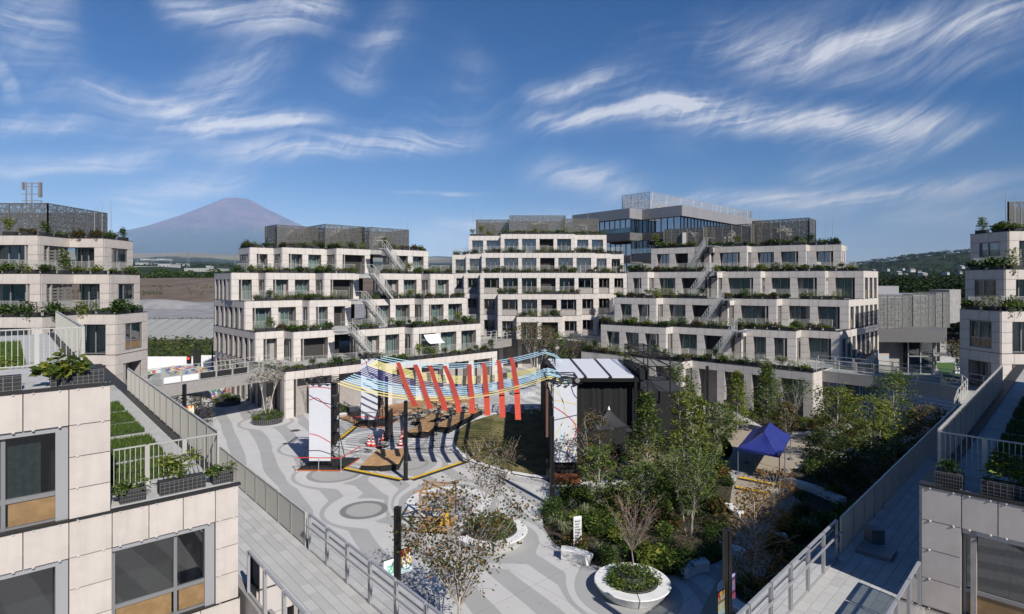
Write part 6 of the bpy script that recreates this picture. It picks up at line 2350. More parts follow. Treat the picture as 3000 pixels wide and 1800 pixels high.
# ================================================================= lamp posts and banners
def banner_mat(k):
    m = bpy.data.materials.new('banner print %d' % k); m.use_nodes = True
    t = NT(m.node_tree); bs = m.node_tree.nodes['Principled BSDF']; bs.inputs['Roughness'].default_value = .7
    tcn = t.n('ShaderNodeTexCoord')
    sp = t.n('ShaderNodeSeparateXYZ'); t.l(tcn.outputs['Generated'], sp.inputs[0])
    u, v, z = sp.outputs
    nz = t.noise(tcn.outputs['Generated'], 5, 3, .6, 1.0)
    if k == 0:
        # pale sheet, teal square with a white winding line, blue arc
        sq = t.m('MULTIPLY', t.m('MULTIPLY', t.smooth(u, .33, .36), t.smooth(z, .34, .36)), t.m('SUBTRACT', 1.0, t.smooth(z, .72, .74)))
        col = t.mix(sq, (.72, .78, .84), (.16, .52, .36))
        wl = t.m('ABSOLUTE', t.m('SUBTRACT', z, t.m('ADD', .54, t.m('MULTIPLY', t.m('SINE', t.m('MULTIPLY', u, 16.0)), .1))))
        col = t.mix(t.m('MULTIPLY', sq, t.m('SUBTRACT', 1.0, t.smooth(wl, .028, .04))), col, (.8, .82, .82))
        dd = t.m('SQRT', t.m('ADD', t.m('POWER', t.m('SUBTRACT', u, .4), 2.0), t.m('POWER', t.m('SUBTRACT', z, .2), 2.0)))
        col = t.mix(t.m('MULTIPLY', t.smooth(dd, .14, .16), t.m('SUBTRACT', 1.0, t.smooth(dd, .28, .30))), col, (.22, .62, .72))
    elif k == 1:
        top = t.smooth(z, .55, .8)
        col = t.mix(t.smooth(nz, .42, .56), (.75, .78, .80), (.78, .58, .10))
        col = t.mix(t.m('MULTIPLY', top, t.smooth(t.noise(tcn.outputs['Generated'], 3.0, 1, .5), .40, .46)), col, (.62, .05, .04))
        col = t.mix(t.m('SUBTRACT', 1.0, t.smooth(z, .28, .34)), col, (.62, .76, .78))
    else:
        col = t.mix(t.smooth(nz, .4, .6), (.72, .25, .42), (.22, .36, .72))
        col = t.mix(t.m('SUBTRACT', 1.0, t.smooth(z, .3, .36)), col, (.55, .12, .22))
    t.l(col, bs.inputs['Base Color'])
    return m


BM = [banner_mat(i) for i in range(3)]


def words(parent, txt, loc, rz, size, matl):
    c = bpy.data.curves.new('lettering', 'FONT'); c.body = txt; c.size = size; c.extrude = .0005; c.align_x = 'LEFT'
    c.materials.append(matl)
    tmp = bpy.data.objects.new('lettering', c)
    me = bpy.data.meshes.new_from_object(tmp)
    bpy.data.objects.remove(tmp)
    me.materials.clear(); me.materials.append(matl)
    o = bpy.data.objects.new('lettering', me); COL.objects.link(o)
    o.parent = parent; o.location = Vector(loc) - ORG[parent]; o.rotation_euler = (math.pi / 2, 0, rz)
    return o


INK = mat('dark blue ink', (.03, .12, .28), .6)


def lamp_post(label, x, y, banners=(), H=5.25):
    T = thing('lamp_post', label, 'lamp post', (x, y, 0))
    m = MB()
    for sx in (-1, 1):
        m.box(x + sx * .07 - .05, y - .1, 1.25, x + sx * .07 + .05, y + .1, H)
    m.box(x - .03, y - .07, 1.2, x + .03, y + .07, H - .04)
    part(T, 'twin_column', m, BLACKM)
    m = MB(); m.lathe((x, y, 0), [(.24, 0), (.24, .03), (.15, .05), (.15, 1.2), (.12, 1.27), (.02, 1.28)], 14); part(T, 'base_sleeve', m, BLACKM)
    m = MB(); m.box(x - .13, y - .11, H, x + .13, y + .11, H + .06); m.lathe((x, y, H + .06), [(.06, 0), (.05, .05), (.005, .06)], 10); part(T, 'cap', m, BLACKM)
    for k, (sg, z1, wd, ht, bm, txt) in enumerate(banners):
        d = dirv(52) * sg
        a = V2(x, y) + d * .12; b = a + d * wd
        lo, hi = (a, b) if sg > 0 else (b, a)
        m = MB(); m.beam((a.x - d.x * .06, a.y - d.y * .06, z1), (b.x + d.x * .05, b.y + d.y * .05, z1), .025)
        m.beam((b.x + d.x * .02, b.y + d.y * .02, z1), (b.x + d.x * .07, b.y + d.y * .07, z1), .055)
        ar = part(T, 'banner_arm', m, BLACKM)
        # local frame mesh so the print follows the cloth
        cm = MB(); nxx = 8
        for j in range(9):
            for i in range(nxx + 1):
                cm.v.append(Vector((wd * i / nxx, .012 * math.sin(i * .9 + j * .5) * (j / 8), -ht * j / 8)))
        for j in range(8):
            for i in range(nxx):
                q = j * (nxx + 1) + i; cm.face(q, q + nxx + 1, q + nxx + 2, q + 1)
        cm.v = list(cm.v)
        o = inst(ar, 'banner', cm.data('banner', bm, smooth=True), (lo.x, lo.y, z1), math.atan2(dirv(52).y, dirv(52).x))
        if txt:
            dn = dirv(52); nn = Vector((dn.y, -dn.x))
            p0 = lo + dn * .05 + nn * .03
            words(ar, txt, (p0.x, p0.y, z1 - ht + .12), math.atan2(dn.y, dn.x), .075, INK)
    return T


lamp_post('black lamp post at the corner of the yellow cable ramps', -7.2, 39.3)
lamp_post('black lamp post with teal banner and flower banner near the bare-stemmed tree', -4.1, 20.8, [(-1, 3.55, .42, .86, BM[0], 'Weaving\nthe Future'), (1, 3.75, .44, .86, BM[1], 'Weaving\nthe Future')])
lamp_post('black lamp post before the lawn at the planting bed tip', 2.4, 34.7)
lamp_post('black lamp post with two banners beside the dark path', 7.05, 19.0, [(-1, 3.4, .4, .9, BM[1], 'Weaving\nthe Future'), (1, 3.75, .34, .85, BM[2], '')])
lamp_post('black lamp post with one banner near the draped footbridge', -25.8, 45.7, [(1, 3.6, .55, .75, BM[1], '')])
lamp_post('black lamp post behind the stage roof under the footbridge', 9.7, 80)
lamp_post('black lamp post in front of the arcade', 18.7, 55.6)
lamp_post('black lamp post behind the yellow green tree', 13.2, 40.5)
lamp_post('black lamp post at the lawn edge under the ribbon canopy', -5.6, 58.5)
lamp_post('black lamp post behind the rear banner tower', -10.7, 49.5)
m = MB(); m.lathe((-4.75, 24.6, 0), [(.02, .03), (.42, .03), (.44, 0)], 24)
single('parasol_weight', 'black round parasol weight on the paving by the banner post', 'weight', m, BLACKM)
DRAIN = mat('drain cover', (.05, .05, .05), .6)
for p in (G(865, 1262), G(1250, 1188)):
    m = MB(); m.lathe((p.x, p.y, 0), [(.02, .008), (.42, .008), (.43, .0)], 20)
    single('drain_cover', 'round dark drain cover in the striped paving', 'drain cover', m, DRAIN, group='drain covers')


# ================================================================= banner towers
def spotlight(T, x, y, z, ax):
    m = MB()
    m.tube([(x, y, z), (x + ax * .1, y - .28, z + .1)], [.13, .17], 10)
    m.beam((x, y, z - .2), (x, y, z), .06)
    part(T, 'spotlight', m, BLACKM)


REDT = mat('red rope', (.55, .05, .04), .6); INKN = mat('navy print', (.02, .025, .09), .6); INKR = mat('red print', (.6, .03, .05), .6); INKY = mat('yellow print', (.75, .62, .22), .6); INKB = mat('pale blue print', (.55, .72, .76), .6)
ORANGE = mat('orange edge', (.55, .12, .02), .6)


def curve_print(parent, pts, y, wd, matl, x0, z0, W, Hh):
    m = MB()
    P = [Vector((x0 + u * W, y, z0 + v * Hh)) for u, v in pts]
    # smooth the polyline
    Q = []
    for i in range(len(P) - 1):
        for k in range(6):
            f = k / 6
            p0, p1, p2, p3 = P[max(i - 1, 0)], P[i], P[i + 1], P[min(i + 2, len(P) - 1)]
            Q.append(.5 * ((2 * p1) + (p2 - p0) * f + (2 * p0 - 5 * p1 + 4 * p2 - p3) * f * f + (3 * p1 - p0 - 3 * p2 + p3) * f ** 3))
    Q.append(P[-1])
    for a, b in zip(Q, Q[1:]):
        d = (b - a).normalized(); s = Vector((-d.z, 0, d.x)) * wd / 2
        m.add([a - s, b - s, b + s, a + s], [(0, 1, 2, 3)])
    part(parent, 'printed_line', m, matl)


def scaffold(mb, x0, x1, y0, y1, z0, z1, step=1.0, t=.055):
    for x in (x0, x1):
        for y in (y0, y1):
            mb.beam((x, y, z0), (x, y, z1), t)
    z = z0; i = 0
    while z < z1 - .05:
        zn = min(z + step, z1)
        for y in (y0, y1):
            mb.beam((x0, y, zn), (x1, y, zn), t * .8)
            mb.beam((x0, y, z) if i % 2 else (x1, y, z), (x1, y, zn) if i % 2 else (x0, y, zn), t * .6)
        for x in (x0, x1):
            mb.beam((x, y0, zn), (x, y1, zn), t * .8)
            mb.beam((x, y0, z) if i % 2 else (x, y1, z), (x, y1, zn) if i % 2 else (x, y0, zn), t * .6)
        z = zn; i += 1


def banner_tower(label, x, y, W=1.55, D=1.9, top=6.0, zb=.55, lines=(), deck=True, speakers=True):
    T = thing('banner_tower', label, 'scaffold tower', (x, y, 0))
    m = MB(); scaffold(m, x, x + W, y + .12, y + .12 + D, 0, top + .15); part(T, 'scaffold', m, BLACKM)
    b = MB(); b.box(x, y, zb, x + W, y + .03, top); bn = part(T, 'banner', b, CLOTHW)
    for pts, mm in lines:
        curve_print(bn, pts, y - .012, .055, mm, x, zb, W, top - zb)
    b = MB(); b.box(x + W * .15, y + D - .1, zb + .6, x + W * .95, y + D - .05, top - .2); part(T, 'rear_cloth', b, CLOTHW)
    if deck:
        m = MB(); m.prism([V2(x - .7, y - .5), V2(x + W + .9, y - .6), V2(x + W + 1.5, y + 2.3), V2(x - .2, y + 2.6)], .01, .09); dk = part(T, 'deck', m, BLACKR)
        e = MB()
        q = [V2(x - .72, y - .52), V2(x + W + .92, y - .62), V2(x + W + 1.52, y + 2.32)]
        for i in range(2): e.beam((q[i].x, q[i].y, .06), (q[i + 1].x, q[i + 1].y, .06), .05)
        part(dk, 'edge_strip', e, ORANGE)
        for sx in (0, W):
            s = MB(); s.beam((x + sx, y + .1, 2.2), (x + sx * 1.25 - .4 + sx * .3, y - .4, .1), .05); s.beam((x + sx, y + D, 2.2), (x + sx * 1.4 - .3, y + D + .5, .1), .05); part(T, 'brace', s, BLACKM)
        for k in range(2):
            s = MB(); s.beam((q[k].x, q[k].y, .95), (q[k + 1].x, q[k + 1].y, .95), .035, .06); part(T, 'rope', s, REDT)
        for p in (q[0], q[0].lerp(q[1], .5), q[1], q[2]):
            s = MB(); s.tube([(p.x, p.y, .03), (p.x, p.y, .98)], .03, 8); s.lathe((p.x, p.y, 0), [(.02, .04), (.16, .03), (.17, 0)], 14); part(T, 'rope_post', s, FRAME_L)
    for i in range(4):
        spotlight(T, x + W * (.02 + .32 * i), y - .1 + .06 * (i % 2), top + .32, -.5 + i * .3)
    m = MB(); m.beam((x - .1, y + .1, top + .14), (x + W + .4, y + .1, top + .14), .05); m.beam((x - .1, y + D, top + .3), (x + W + .3, y + D, top + .14), .05)
    m.tube([(x, y + .1, top + .2), (x + W * .4, y + .5, top + .55), (x + W, y + D, top + .3)], .03, 5); part(T, 'top_rail', m, BLACKM)
    if speakers:
        for k in range(4):
            m = MB(); zz = 1.6 + k * .95; m.box(x + W - .35, y + .4, zz, x + W + .12, y + D - .2, zz + .6); part(T, 'stage_light', m, BLACKM)
        m = MB(); m.box(x + W - .05, y + .3, top - .75, x + W + .3, y + .8, top + .05); part(T, 'speaker', m, BLACKM)
    return T


G1 = [([(0, .97), (.4, .975), (1, .955)], INKR), ([(0, .87), (.45, .79), (1, .745)], INKN), ([(0, .80), (.35, .83), (.6, .78), (1, .69)], INKR), ([(0, .36), (.45, .33), (1, .24)], INKR), ([(0, .135), (.5, .135), (1, .09)], INKN), ([(0, .07), (.6, .08), (1, .05)], INKB)]
banner_tower('white banner tower with red and navy lines standing nearest the glass walkway', -14.55, 41.6, lines=G1)
G2 = [([(0, .9), (.5, .97)], INKR), ([(.3, .97), (.5, .75), (1, .62)], INKN), ([(0, .1), (.5, .125), (1, .11)], INKN)]
banner_tower('white banner tower behind, with one navy curve near the top', -14.05, 54.0, top=6.2, lines=G2)
G3 = [([(0, .73), (.45, .64), (.85, .53), (.98, .42), (.85, .3), (.6, .17), (.65, 0)], INKR), ([(0, .98), (.4, .80), (.5, .6), (.2, .42), (.1, .3), (.3, .2), (.7, .17), (1, .1)], INKY), ([(.2, .98), (.45, .7), (.3, .4), (.5, .1), (.6, 0)], INKB), ([(0, .55), (.5, .585), (1, .62)], INKN), ([(0, .185), (.5, .12), (1, .0)], INKN), ([(.75, 1), (.85, .9), (1, .84)], INKN), ([(0, .82), (.5, .79), (1, .76)], INKY), ([(0, .13), (.5, .25), (1, .58)], INKY)]
banner_tower('white banner tower with crossing coloured curves at the stage corner', 2.78, 38.7, top=6.45, zb=1.36, W=1.55, D=2.4, lines=G3, deck=False, speakers=False)

# ---- ribbon canopy
P1, P2_, P3, P4 = Vector((-12.6, 42.0, 6.05)), Vector((-12.3, 55.4, 6.3)), Vector((2.45, 38.6, 7.0)), Vector((3.0, 53.4, 7.1))
seq = [(0, 'y'), (.05, 'y'), (.10, 'b'), (.14, 'b'), (.18, 'b'), (.23, 'b'), (.28, 'b')] + [(.34 + .038 * i, 'n') for i in range(7)] + [(.61 + .036 * i, 'y') for i in range(6)] + [(.85, 'b'), (.92, 'b'), (1.0, 'b')]
RB = {'y': (LYEL, 'pale yellow'), 'b': (LBLUE, 'light blue'), 'n': (NAVY, 'navy')}
for f, c in seq:
    a, b = P1.lerp(P2_, f), P3.lerp(P4, f)
    if .3 < f < .84: b = b + Vector((-.8, 0, -1.0 - .6 * (1 - f)))
    sag = 1.35 - .35 * f
    m = MB(); n = 22
    wv_ = Vector((0, .062, .022))
    for i in range(n + 1):
        u = i / n
        p = a.lerp(b, u) - Vector((0, 0, sag * 4 * u * (1 - u)))
        m.v.append(p - wv_); m.v.append(p + wv_)
    if not (.3 < f < .84):
        for k, q in enumerate((Vector((.8, .2, -.25)), Vector((1.6, .3, -.95)))):
            m.v.append(b + q - wv_); m.v.append(b + q + wv_)
    for i in range(len(m.v) // 2 - 1):
        m.face(2 * i, 2 * i + 1, 2 * i + 3, 2 * i + 2)
    single('fabric_ribbon', '%s fabric ribbon stretched between the towers and the stage' % RB[c][1], 'ribbon', m, RB[c][0], group='%s canopy ribbons' % RB[c][1])
zz_ = lambda x, y: (840 + x * .3476, 1000 + y * .3476)
for (x0, y0, x1, y1) in ((935, 255, 1080, 550), (1085, 238, 1210, 570), (1205, 230, 1330, 585), (1335, 218, 1455, 598), (1537, 200, 1560, 610), (1660, 190, 1690, 628), (1785, 178, 1820, 643), (1893, 165, 1950, 663)):
    ax, ay = zz_(x0, y0); bx, by = zz_(x1, y1)
    Ya, Yb = 53.0, 38.2
    za, zb = CAM_H - (ay - HZ) * Ya / 1700, CAM_H - (by - HZ) * Yb / 1700
    a = Vector(((ax - 1500) * Ya / 1700, Ya, za)); b = Vector(((bx - 1500) * Yb / 1700, Yb, zb))
    m = MB(); n = 22
    for i in range(n + 1):
        u = i / n
        p = a.lerp(b, u)
        f = (p.y - 40.3) / 14.0
        uu = min(1, max(0, (p.x + 12.5) / 15.1))
        fc = min(1, max(0, f))
        sheet_z = (6.05 + .25 * fc) * (1 - uu) + (7.0 + .1 * fc) * uu - (1.35 - .35 * fc) * 4 * uu * (1 - uu) + .12
        if 0 < f: p.z = sheet_z
        else:
            k = min(1, -f * 14.0 / 2.1)
            p.z = sheet_z * (1 - k ** 1.3) + b.z * k ** 1.3
        tw = .12 * math.sin(u * 5 + x0); sx_ = .03 * math.sin(u * 7 + x0 * .7)
        m.v.append(p + Vector((sx_ - .19 * math.cos(tw), 0, .19 * math.sin(tw)))); m.v.append(p + Vector((sx_ + .19 * math.cos(tw), 0, -.19 * math.sin(tw))))
    for i in range(n):
        m.face(2 * i, 2 * i + 1, 2 * i + 3, 2 * i + 2)
    single('fabric_ribbon', 'broad red orange fabric strip hanging across the other ribbons', 'ribbon', m, RED, group='broad red canopy strips')

# ---- stage
ST = thing('stage', 'black draped stage with white three panel roof', 'stage', (6.5, 50, 0))
rz0, rz1 = 5.55, 5.75
fl_, fr_, bl_, br_ = V2(3.9, 47), V2(10.0, 47), V2(3.4, 57.6), V2(10.6, 57.6)
for i in range(3):
    a, b = fl_.lerp(fr_, i / 3 + .02), fl_.lerp(fr_, (i + 1) / 3 - .02)
    c, d = bl_.lerp(br_, (i + 1) / 3 - .02), bl_.lerp(br_, i / 3 + .02)
    m = MB(); m.prism([a, b, c, d], rz0, rz1); part(ST, 'roof_panel', m, CLOTHW)
m = MB()
for i in range(4):
    a, d = fl_.lerp(fr_, i / 3), bl_.lerp(br_, i / 3); m.beam((a.x, a.y - .15, rz0 - .05), (d.x, d.y, rz0 - .05), .25, .4)
m.beam((fl_.x, fl_.y, rz0 - .1), (fr_.x + .6, fr_.y, rz0 - .1), .2, .3)
for p in (fl_, fr_, bl_, br_): m.beam((p.x, p.y, 0), (p.x, p.y, rz0), .25)
part(ST, 'roof_frame', m, BLACKM)


def drape(parent, a, b, z0, z1, n=44, amp=.09, mm=BLACKC):
    m = MB(); d = (b - a); L = d.length; d = d / L; nn = Vector((d.y, -d.x))
    for i in range(n + 1):
        u = L * i / n; o = amp * math.sin(i * 1.9) * (.6 + .4 * math.sin(i * .37)) + amp * .4 * math.sin(i * .8)
        for z in (z0, (z0 + z1) / 2, z1):
            p = a + d * u + nn * o * (1.2 if z == z0 else .9)
            m.v.append(Vector((p.x, p.y, z)))
    for i in range(n):
        for k in range(2):
            q = i * 3 + k; m.face(q, q + 3, q + 4, q + 1)
    return part(parent, 'drape', m, mm, smooth=True)


drape(ST, fl_ + V2(.3, .6), fr_ + V2(.3, .6), 0, rz0)
drape(ST, V2(2.9, 57.5), V2(2.75, 39.6), 0, 5.4, 90, .06)
drape(ST, V2(10.4, 47), V2(10.6, 57), 0, rz0, 40)
drape(ST, V2(2.3, 38.95), V2(5.0, 38.95), 0, 1.5, 20, .05)
drape(ST, V2(4.4, 41.2), V2(8.8, 43.6), 0, 2.6, 40, .1)
m = MB(); m.box(10.8, 47.6, 0, 14.3, 55, 4.4); part(ST, 'black_box', m, BLACKC)
m = MB()
for i in range(8): m.box(10.8, 47.6 + i * .92, 4.4, 14.35, 48.46 + i * .92, 4.44)
part(ST, 'box_roof', m, mat('dark roof sheet', (.04, .04, .045), .5))
m = MB(); scaffold(m, 10.9, 12.7, 46.6, 56, 4.4, 7.4, 1.1, .09)
for i in range(9): m.beam((10.9, 46.6 + i * 1.15, 7.4), (12.7, 46.6 + i * 1.15, 7.4), .09)
part(ST, 'scaffold', m, BLACKM)
m = MB()
for i in range(7): m.obox((10.6, 47 + i * 1.1, 6.0 - i * .05), (.28, 0, 0), (0, .25, .1), (0, 0, .4))
part(ST, 'speaker', m, BLACKC)
m = MB(); scaffold(m, 2.6, 3.9, 52.6, 55.8, 5.4, 7.1, .8, .07); scaffold(m, 2.3, 4.4, 38.9, 41.2, 6.0, 6.95, .8, .07); part(ST, 'canopy_truss', m, BLACKM)
m = MB(); m.beam((2.35, 38.9, 3.0), (2.35, 38.9, 6.7), .16, .16); part(ST, 'brown_post', m, mat('rusty steel', (.13, .07, .05), .7))
m = MB(); m.box(2.8, 38.2, .05, 4.5, 38.9, .55); part(ST, 'timber_step', m, mat('red brown timber', (.22, .075, .03), .7, var=.2, scale=6))


def gazebo(label, corners, eave, peak, ridge, cloth, legm, mids=True):
    c = sum(corners, Vector((0, 0))) / 4
    T = thing('canopy_tent', label, 'tent', (c.x, c.y, 0))
    m = MB()
    ra_, rb_ = ridge
    C4 = [Vector((p.x, p.y, eave)) for p in corners]
    A_, B_ = Vector((ra_.x, ra_.y, peak)), Vector((rb_.x, rb_.y, peak))
    # corners: 0-1 short end at A, 2-3 short end at B ; sagging panels
    def panel(vs, n=8):
        p0, p1, q0, q1 = vs
        b = len(m.v)
        for i in range(n + 1):
            for j in range(n + 1):
                u, v = i / n, j / n
                p = p0.lerp(p1, u).lerp(q0.lerp(q1, u), v)
                p.z -= .16 * math.sin(math.pi * v) * (.6 + .4 * math.sin(math.pi * u)) + .012 * math.sin(u * 30 + v * 8)
                m.v.append(p)
        for i in range(n):
            for j in range(n):
                q = b + i * (n + 1) + j; m.face(q, q + n + 1, q + n + 2, q + 1)
    panel((C4[0], C4[1], A_, A_)); panel((C4[1], C4[2], A_, B_)); panel((C4[2], C4[3], B_, B_)); panel((C4[3], C4[0], B_, A_))
    part(T, 'canopy', m, cloth, smooth=True)
    m = MB()
    for i in range(4):
        a, b = corners[i], corners[(i + 1) % 4]
        a3, b3 = Vector((a.x, a.y, eave)), Vector((b.x, b.y, eave))
        m.add([a3, b3, b3 - Vector((0, 0, .18)), a3 - Vector((0, 0, .18))], [(0, 1, 2, 3)])
    part(T, 'valance', m, cloth)
    legs = list(corners)
    if mids: legs += [corners[1].lerp(corners[2], .5), corners[3].lerp(corners[0], .5)]
    for p in legs:
        m = MB(); q = p + (c - p).normalized() * .05
        m.beam((q.x, q.y, 0), (q.x, q.y, eave), .045); m.box(q.x - .14, q.y - .14, 0, q.x + .14, q.y + .14, .12); part(T, 'leg', m, legm)
    return T


BLUET = mat('deep blue tarpaulin', (.020, .032, .20), .55, var=.12, scale=1.5)
tl = [V2(15.7, 40.4), V2(17.8, 38.6), V2(21.0, 43.7), V2(18.9, 45.5)]
gazebo('deep blue canopy tent on the tan path', tl, 1.85, 2.95, (V2(17.55, 40.4), V2(19.2, 43.2)), BLUET, mat('blue grey leg', (.12, .13, .2), .5))
tk = [V2(6.0, 43.3), V2(9.0, 43.5), V2(8.8, 46.3), V2(5.9, 46.1)]
g_ = gazebo('black canopy tent with white tip before the stage', tk, 2.3, 3.6, (V2(7.45, 44.8), V2(7.5, 44.85)), mat('black tent cloth', (.02, .021, .026), .7), BLACKM, False)
m = MB(); m.lathe((7.47, 44.8, 3.52), [(.11, 0), (.08, .12), (.03, .25), (.0, .27)], 12); part(g_, 'tip', m, WSHEET)


# ---- yellow cable ramps
def ramp(label, a, b):
    T = thing('cable_ramp', label, 'cable ramp', (a.x, a.y, 0))
    d = b - a; L = d.length; d = d / L; n = Vector((d.y, -d.x)); k = max(1, round(L / .9))
    for i in range(k):
        p, q = a + d * (L * i / k + .008), a + d * (L * (i + 1) / k - .008)
        m = MB()
        for off, z in ((-.28, .01), (-.14, .06), (.14, .06), (.28, .01)):
            pass
        def strip(o0, z0, o1, z1):
            A3, B3 = p + n * o0, q + n * o0; C3, D3 = q + n * o1, p + n * o1
            m.add([(A3.x, A3.y, z0), (B3.x, B3.y, z0), (C3.x, C3.y, z1), (D3.x, D3.y, z1)], [(0, 1, 2, 3)])
        strip(.3, .012, .14, .085); strip(-.14, .085, -.3, .012)
        m.cur = 1
        strip(.14, .09, -.14, .09)
        part(T, 'ramp_segment', m, [BLACKR, YELLOW])


ramp('yellow and black cable ramp from the near tower to the corner lamp post', G(990, 1371), G(1178, 1408))
ramp('yellow and black cable ramp from the corner lamp post to the lawn', G(1204, 1407), G(1366, 1353))
ramp('yellow and black cable ramp between the two banner towers', G(993, 1290), G(1054, 1240))
ramp('yellow cable ramp across the tan path closest to the blue tent', G(2165, 1402), G(2282, 1425))
ramp('yellow cable ramp across the tan path further from the blue tent', G(2155, 1430), G(2250, 1448))

# ---- timber platforms
PLY = mat('orange brown ply', (.40, .235, .105), .7, col2=(.50, .31, .15), scale=9, objvar=.14)


def platform(label, pts, h, planks=5, z0=.0):
    c = sum(pts, Vector((0, 0))) / 4
    T = thing('timber_platform', label, 'platform', (c.x, c.y, 0))
    m = MB(); m.prism(pts, .02 + z0, h - .03); part(T, 'skirt', m, BLACKC)
    for i in range(planks):
        for j in range(4):
            a0, b0 = pts[0].lerp(pts[1], i / planks + .004), pts[3].lerp(pts[2], i / planks + .004)
            a1, b1 = pts[0].lerp(pts[1], (i + 1) / planks - .004), pts[3].lerp(pts[2], (i + 1) / planks - .004)
            f0, f1 = j / 4 + .004, (j + 1) / 4 - .004
            m = MB(); m.prism([a0.lerp(b0, f0), a1.lerp(b1, f0), a1.lerp(b1, f1), a0.lerp(b0, f1)], h - .03, h + R.uniform(0, .006)); part(T, 'board', m, PLY)
    return T


platform('wooden topped platform with black skirt beside the near yellow ramp, inner half', [V2(-10.75, 41.2), V2(-9.35, 41.05), V2(-9.2, 44.9), V2(-10.45, 45.1)], .38)
platform('wooden topped platform with black skirt beside the near yellow ramp, lamp post half', [V2(-9.3, 40.9), V2(-8.05, 41.3), V2(-8.2, 45.1), V2(-9.15, 45.0)], .46)
platform('low wooden ramp platform behind the red cones', [V2(-9.0, 49.8), V2(-7.2, 49.9), V2(-6.7, 53.2), V2(-8.3, 53.3)], .5)
platform('long wooden walkway platform leading towards the deck', [V2(-7.0, 51.8), V2(-5.6, 51.2), V2(-3.0, 58.4), V2(-4.4, 59)], .55, 5)
platform('wooden walkway platform beside the grey stand', [V2(-9.4, 54.2), V2(-8.0, 53.8), V2(-5.6, 58.6), V2(-7.0, 59)], .4, 5)
m = MB(); m.box(-10.5, 48.4, .25, -10.35, 50.4, 2.4); m.beam((-10.4, 48.6, 0), (-10.4, 48.6, 2.4), .14); m.beam((-10.4, 50.2, 0), (-10.4, 50.2, 2.4), .14)
single('display_screen', 'black upright display screen behind the cones', 'screen', m, BLACKM)
m = MB(); rs = random.Random(2)
for _ in range(7):
    a = Vector((-10.8 + rs.uniform(-.8, .8), 46.6 + rs.uniform(-.6, .6), .03)); pts = [a]
    for k in range(6): pts.append(pts[-1] + Vector((rs.uniform(-.5, .6), rs.uniform(-.4, .4), rs.uniform(-.01, .03))))
    m.tube(pts, .025, 5)
m.tube([(-10, 46.4, .03), (-7, 46.5, .03), (-4.9, 47.2, .03)], .025, 5)
single('cable_tangle', 'tangle of black cables on the paving between the cones', 'cables', m, BLACKR)

# ---- traffic cones
CONE_R = mat('red cone', (.62, .045, .02), .5); CONE_W = mat('white cone band', (.72, .72, .72), .5)
_c = MB(); _c.box(-.19, -.19, 0, .19, .19, .04)
prof = [(.155, .04), (.14, .14), (.125, .22), (.105, .33), (.09, .42), (.07, .53), (.055, .62), (.035, .72), (.0, .72)]
for i in range(len(prof) - 1):
    _c.cur = 1 if i in (2, 4) else 0
    _c.lathe((0, 0, 0), [prof[i], prof[i + 1]], 16)
CONE = _c.data('cone', [CONE_R, CONE_W])
_k = MB(); _k.cur = 0
for i in range(7):
    _k.cur = i % 2
    z0, z1 = .1 * i + .04, .1 * i + .14
    r = lambda z: .155 - .16 * (z - .04)
    _k.lathe((0, 0, 0), [(r(z0), z0), (r(z1), z1)], 14)
_k.cur = 0; _k.box(-.19, -.19, 0, .19, .19, .04)
CONE2 = _k.data('cone', [CONE_R, CONE_W])
for (px, py, lab, me) in ((1081, 1306, 'striped traffic cone beside its twin behind the platforms', CONE2), (1093, 1307, 'striped traffic cone beside its twin behind the platforms', CONE2), (1173, 1307, 'lone striped traffic cone near the lamp post', CONE2), (1112, 1312, 'small traffic cone among the cables', CONE2), (1124, 1290, 'traffic cone at the foot of the black screen', CONE2), (1180, 1285, 'traffic cone behind the lone cone by the ramp platform', CONE2)):
    p = G(px, py); o = inst(None, 'traffic_cone', me, (p.x, p.y, 0)); s_ = 1.15; o.scale = (s_, s_, s_)
    tag(o, lab, 'cone', 'striped traffic cones' if 'twin' in lab else None)
for (px, py, lab) in ((1230, 1030, 'red cone on the lowest terrace next to the awning'), (1288, 1024, 'red cone on the lowest terrace past the awning')):
    p = U(px, py, ZB[1]); o = inst(None, 'traffic_cone', CONE, (p.x, p.y, ZB[1])); o.scale = (1.35, 1.35, 1.35); tag(o, lab, 'cone')
# awning
a, b = PB(17.4, -6.8), PB(19.6, -6.8); n2 = -bB
m = MB()
for i in range(9):
    f = i / 8
    for p in (a, b):
        q = p + n2 * (1.45 * f); m.v.append(Vector((q.x, q.y, 6.95 - 1.0 * f - .18 * math.sin(f * math.pi))))
for i in range(8): m.face(2 * i, 2 * i + 1, 2 * i + 3, 2 * i + 2)
single('awning', 'small white sun awning over a lower terrace', 'awning', m, WSHEET)
# rope stanchions
for (px, py) in ((1267, 1308), (1271, 1292), (1278, 1275), (1278, 1207), (1259, 1214)):
    p = G(px, py); m = MB(); m.tube([(p.x, p.y, .02), (p.x, p.y, .95)], .032, 8); m.lathe((p.x, p.y, 0), [(.02, .05), (.17, .03), (.18, 0)], 14); m.lathe((p.x, p.y, .95), [(.045, 0), (.05, .06), (.0, .07)], 8)
    single('stanchion', 'slim black belt stanchion on the paving by the lawn', 'stanchion', m, BLACKM, (p.x, p.y, 0), 'black belt stanchions')

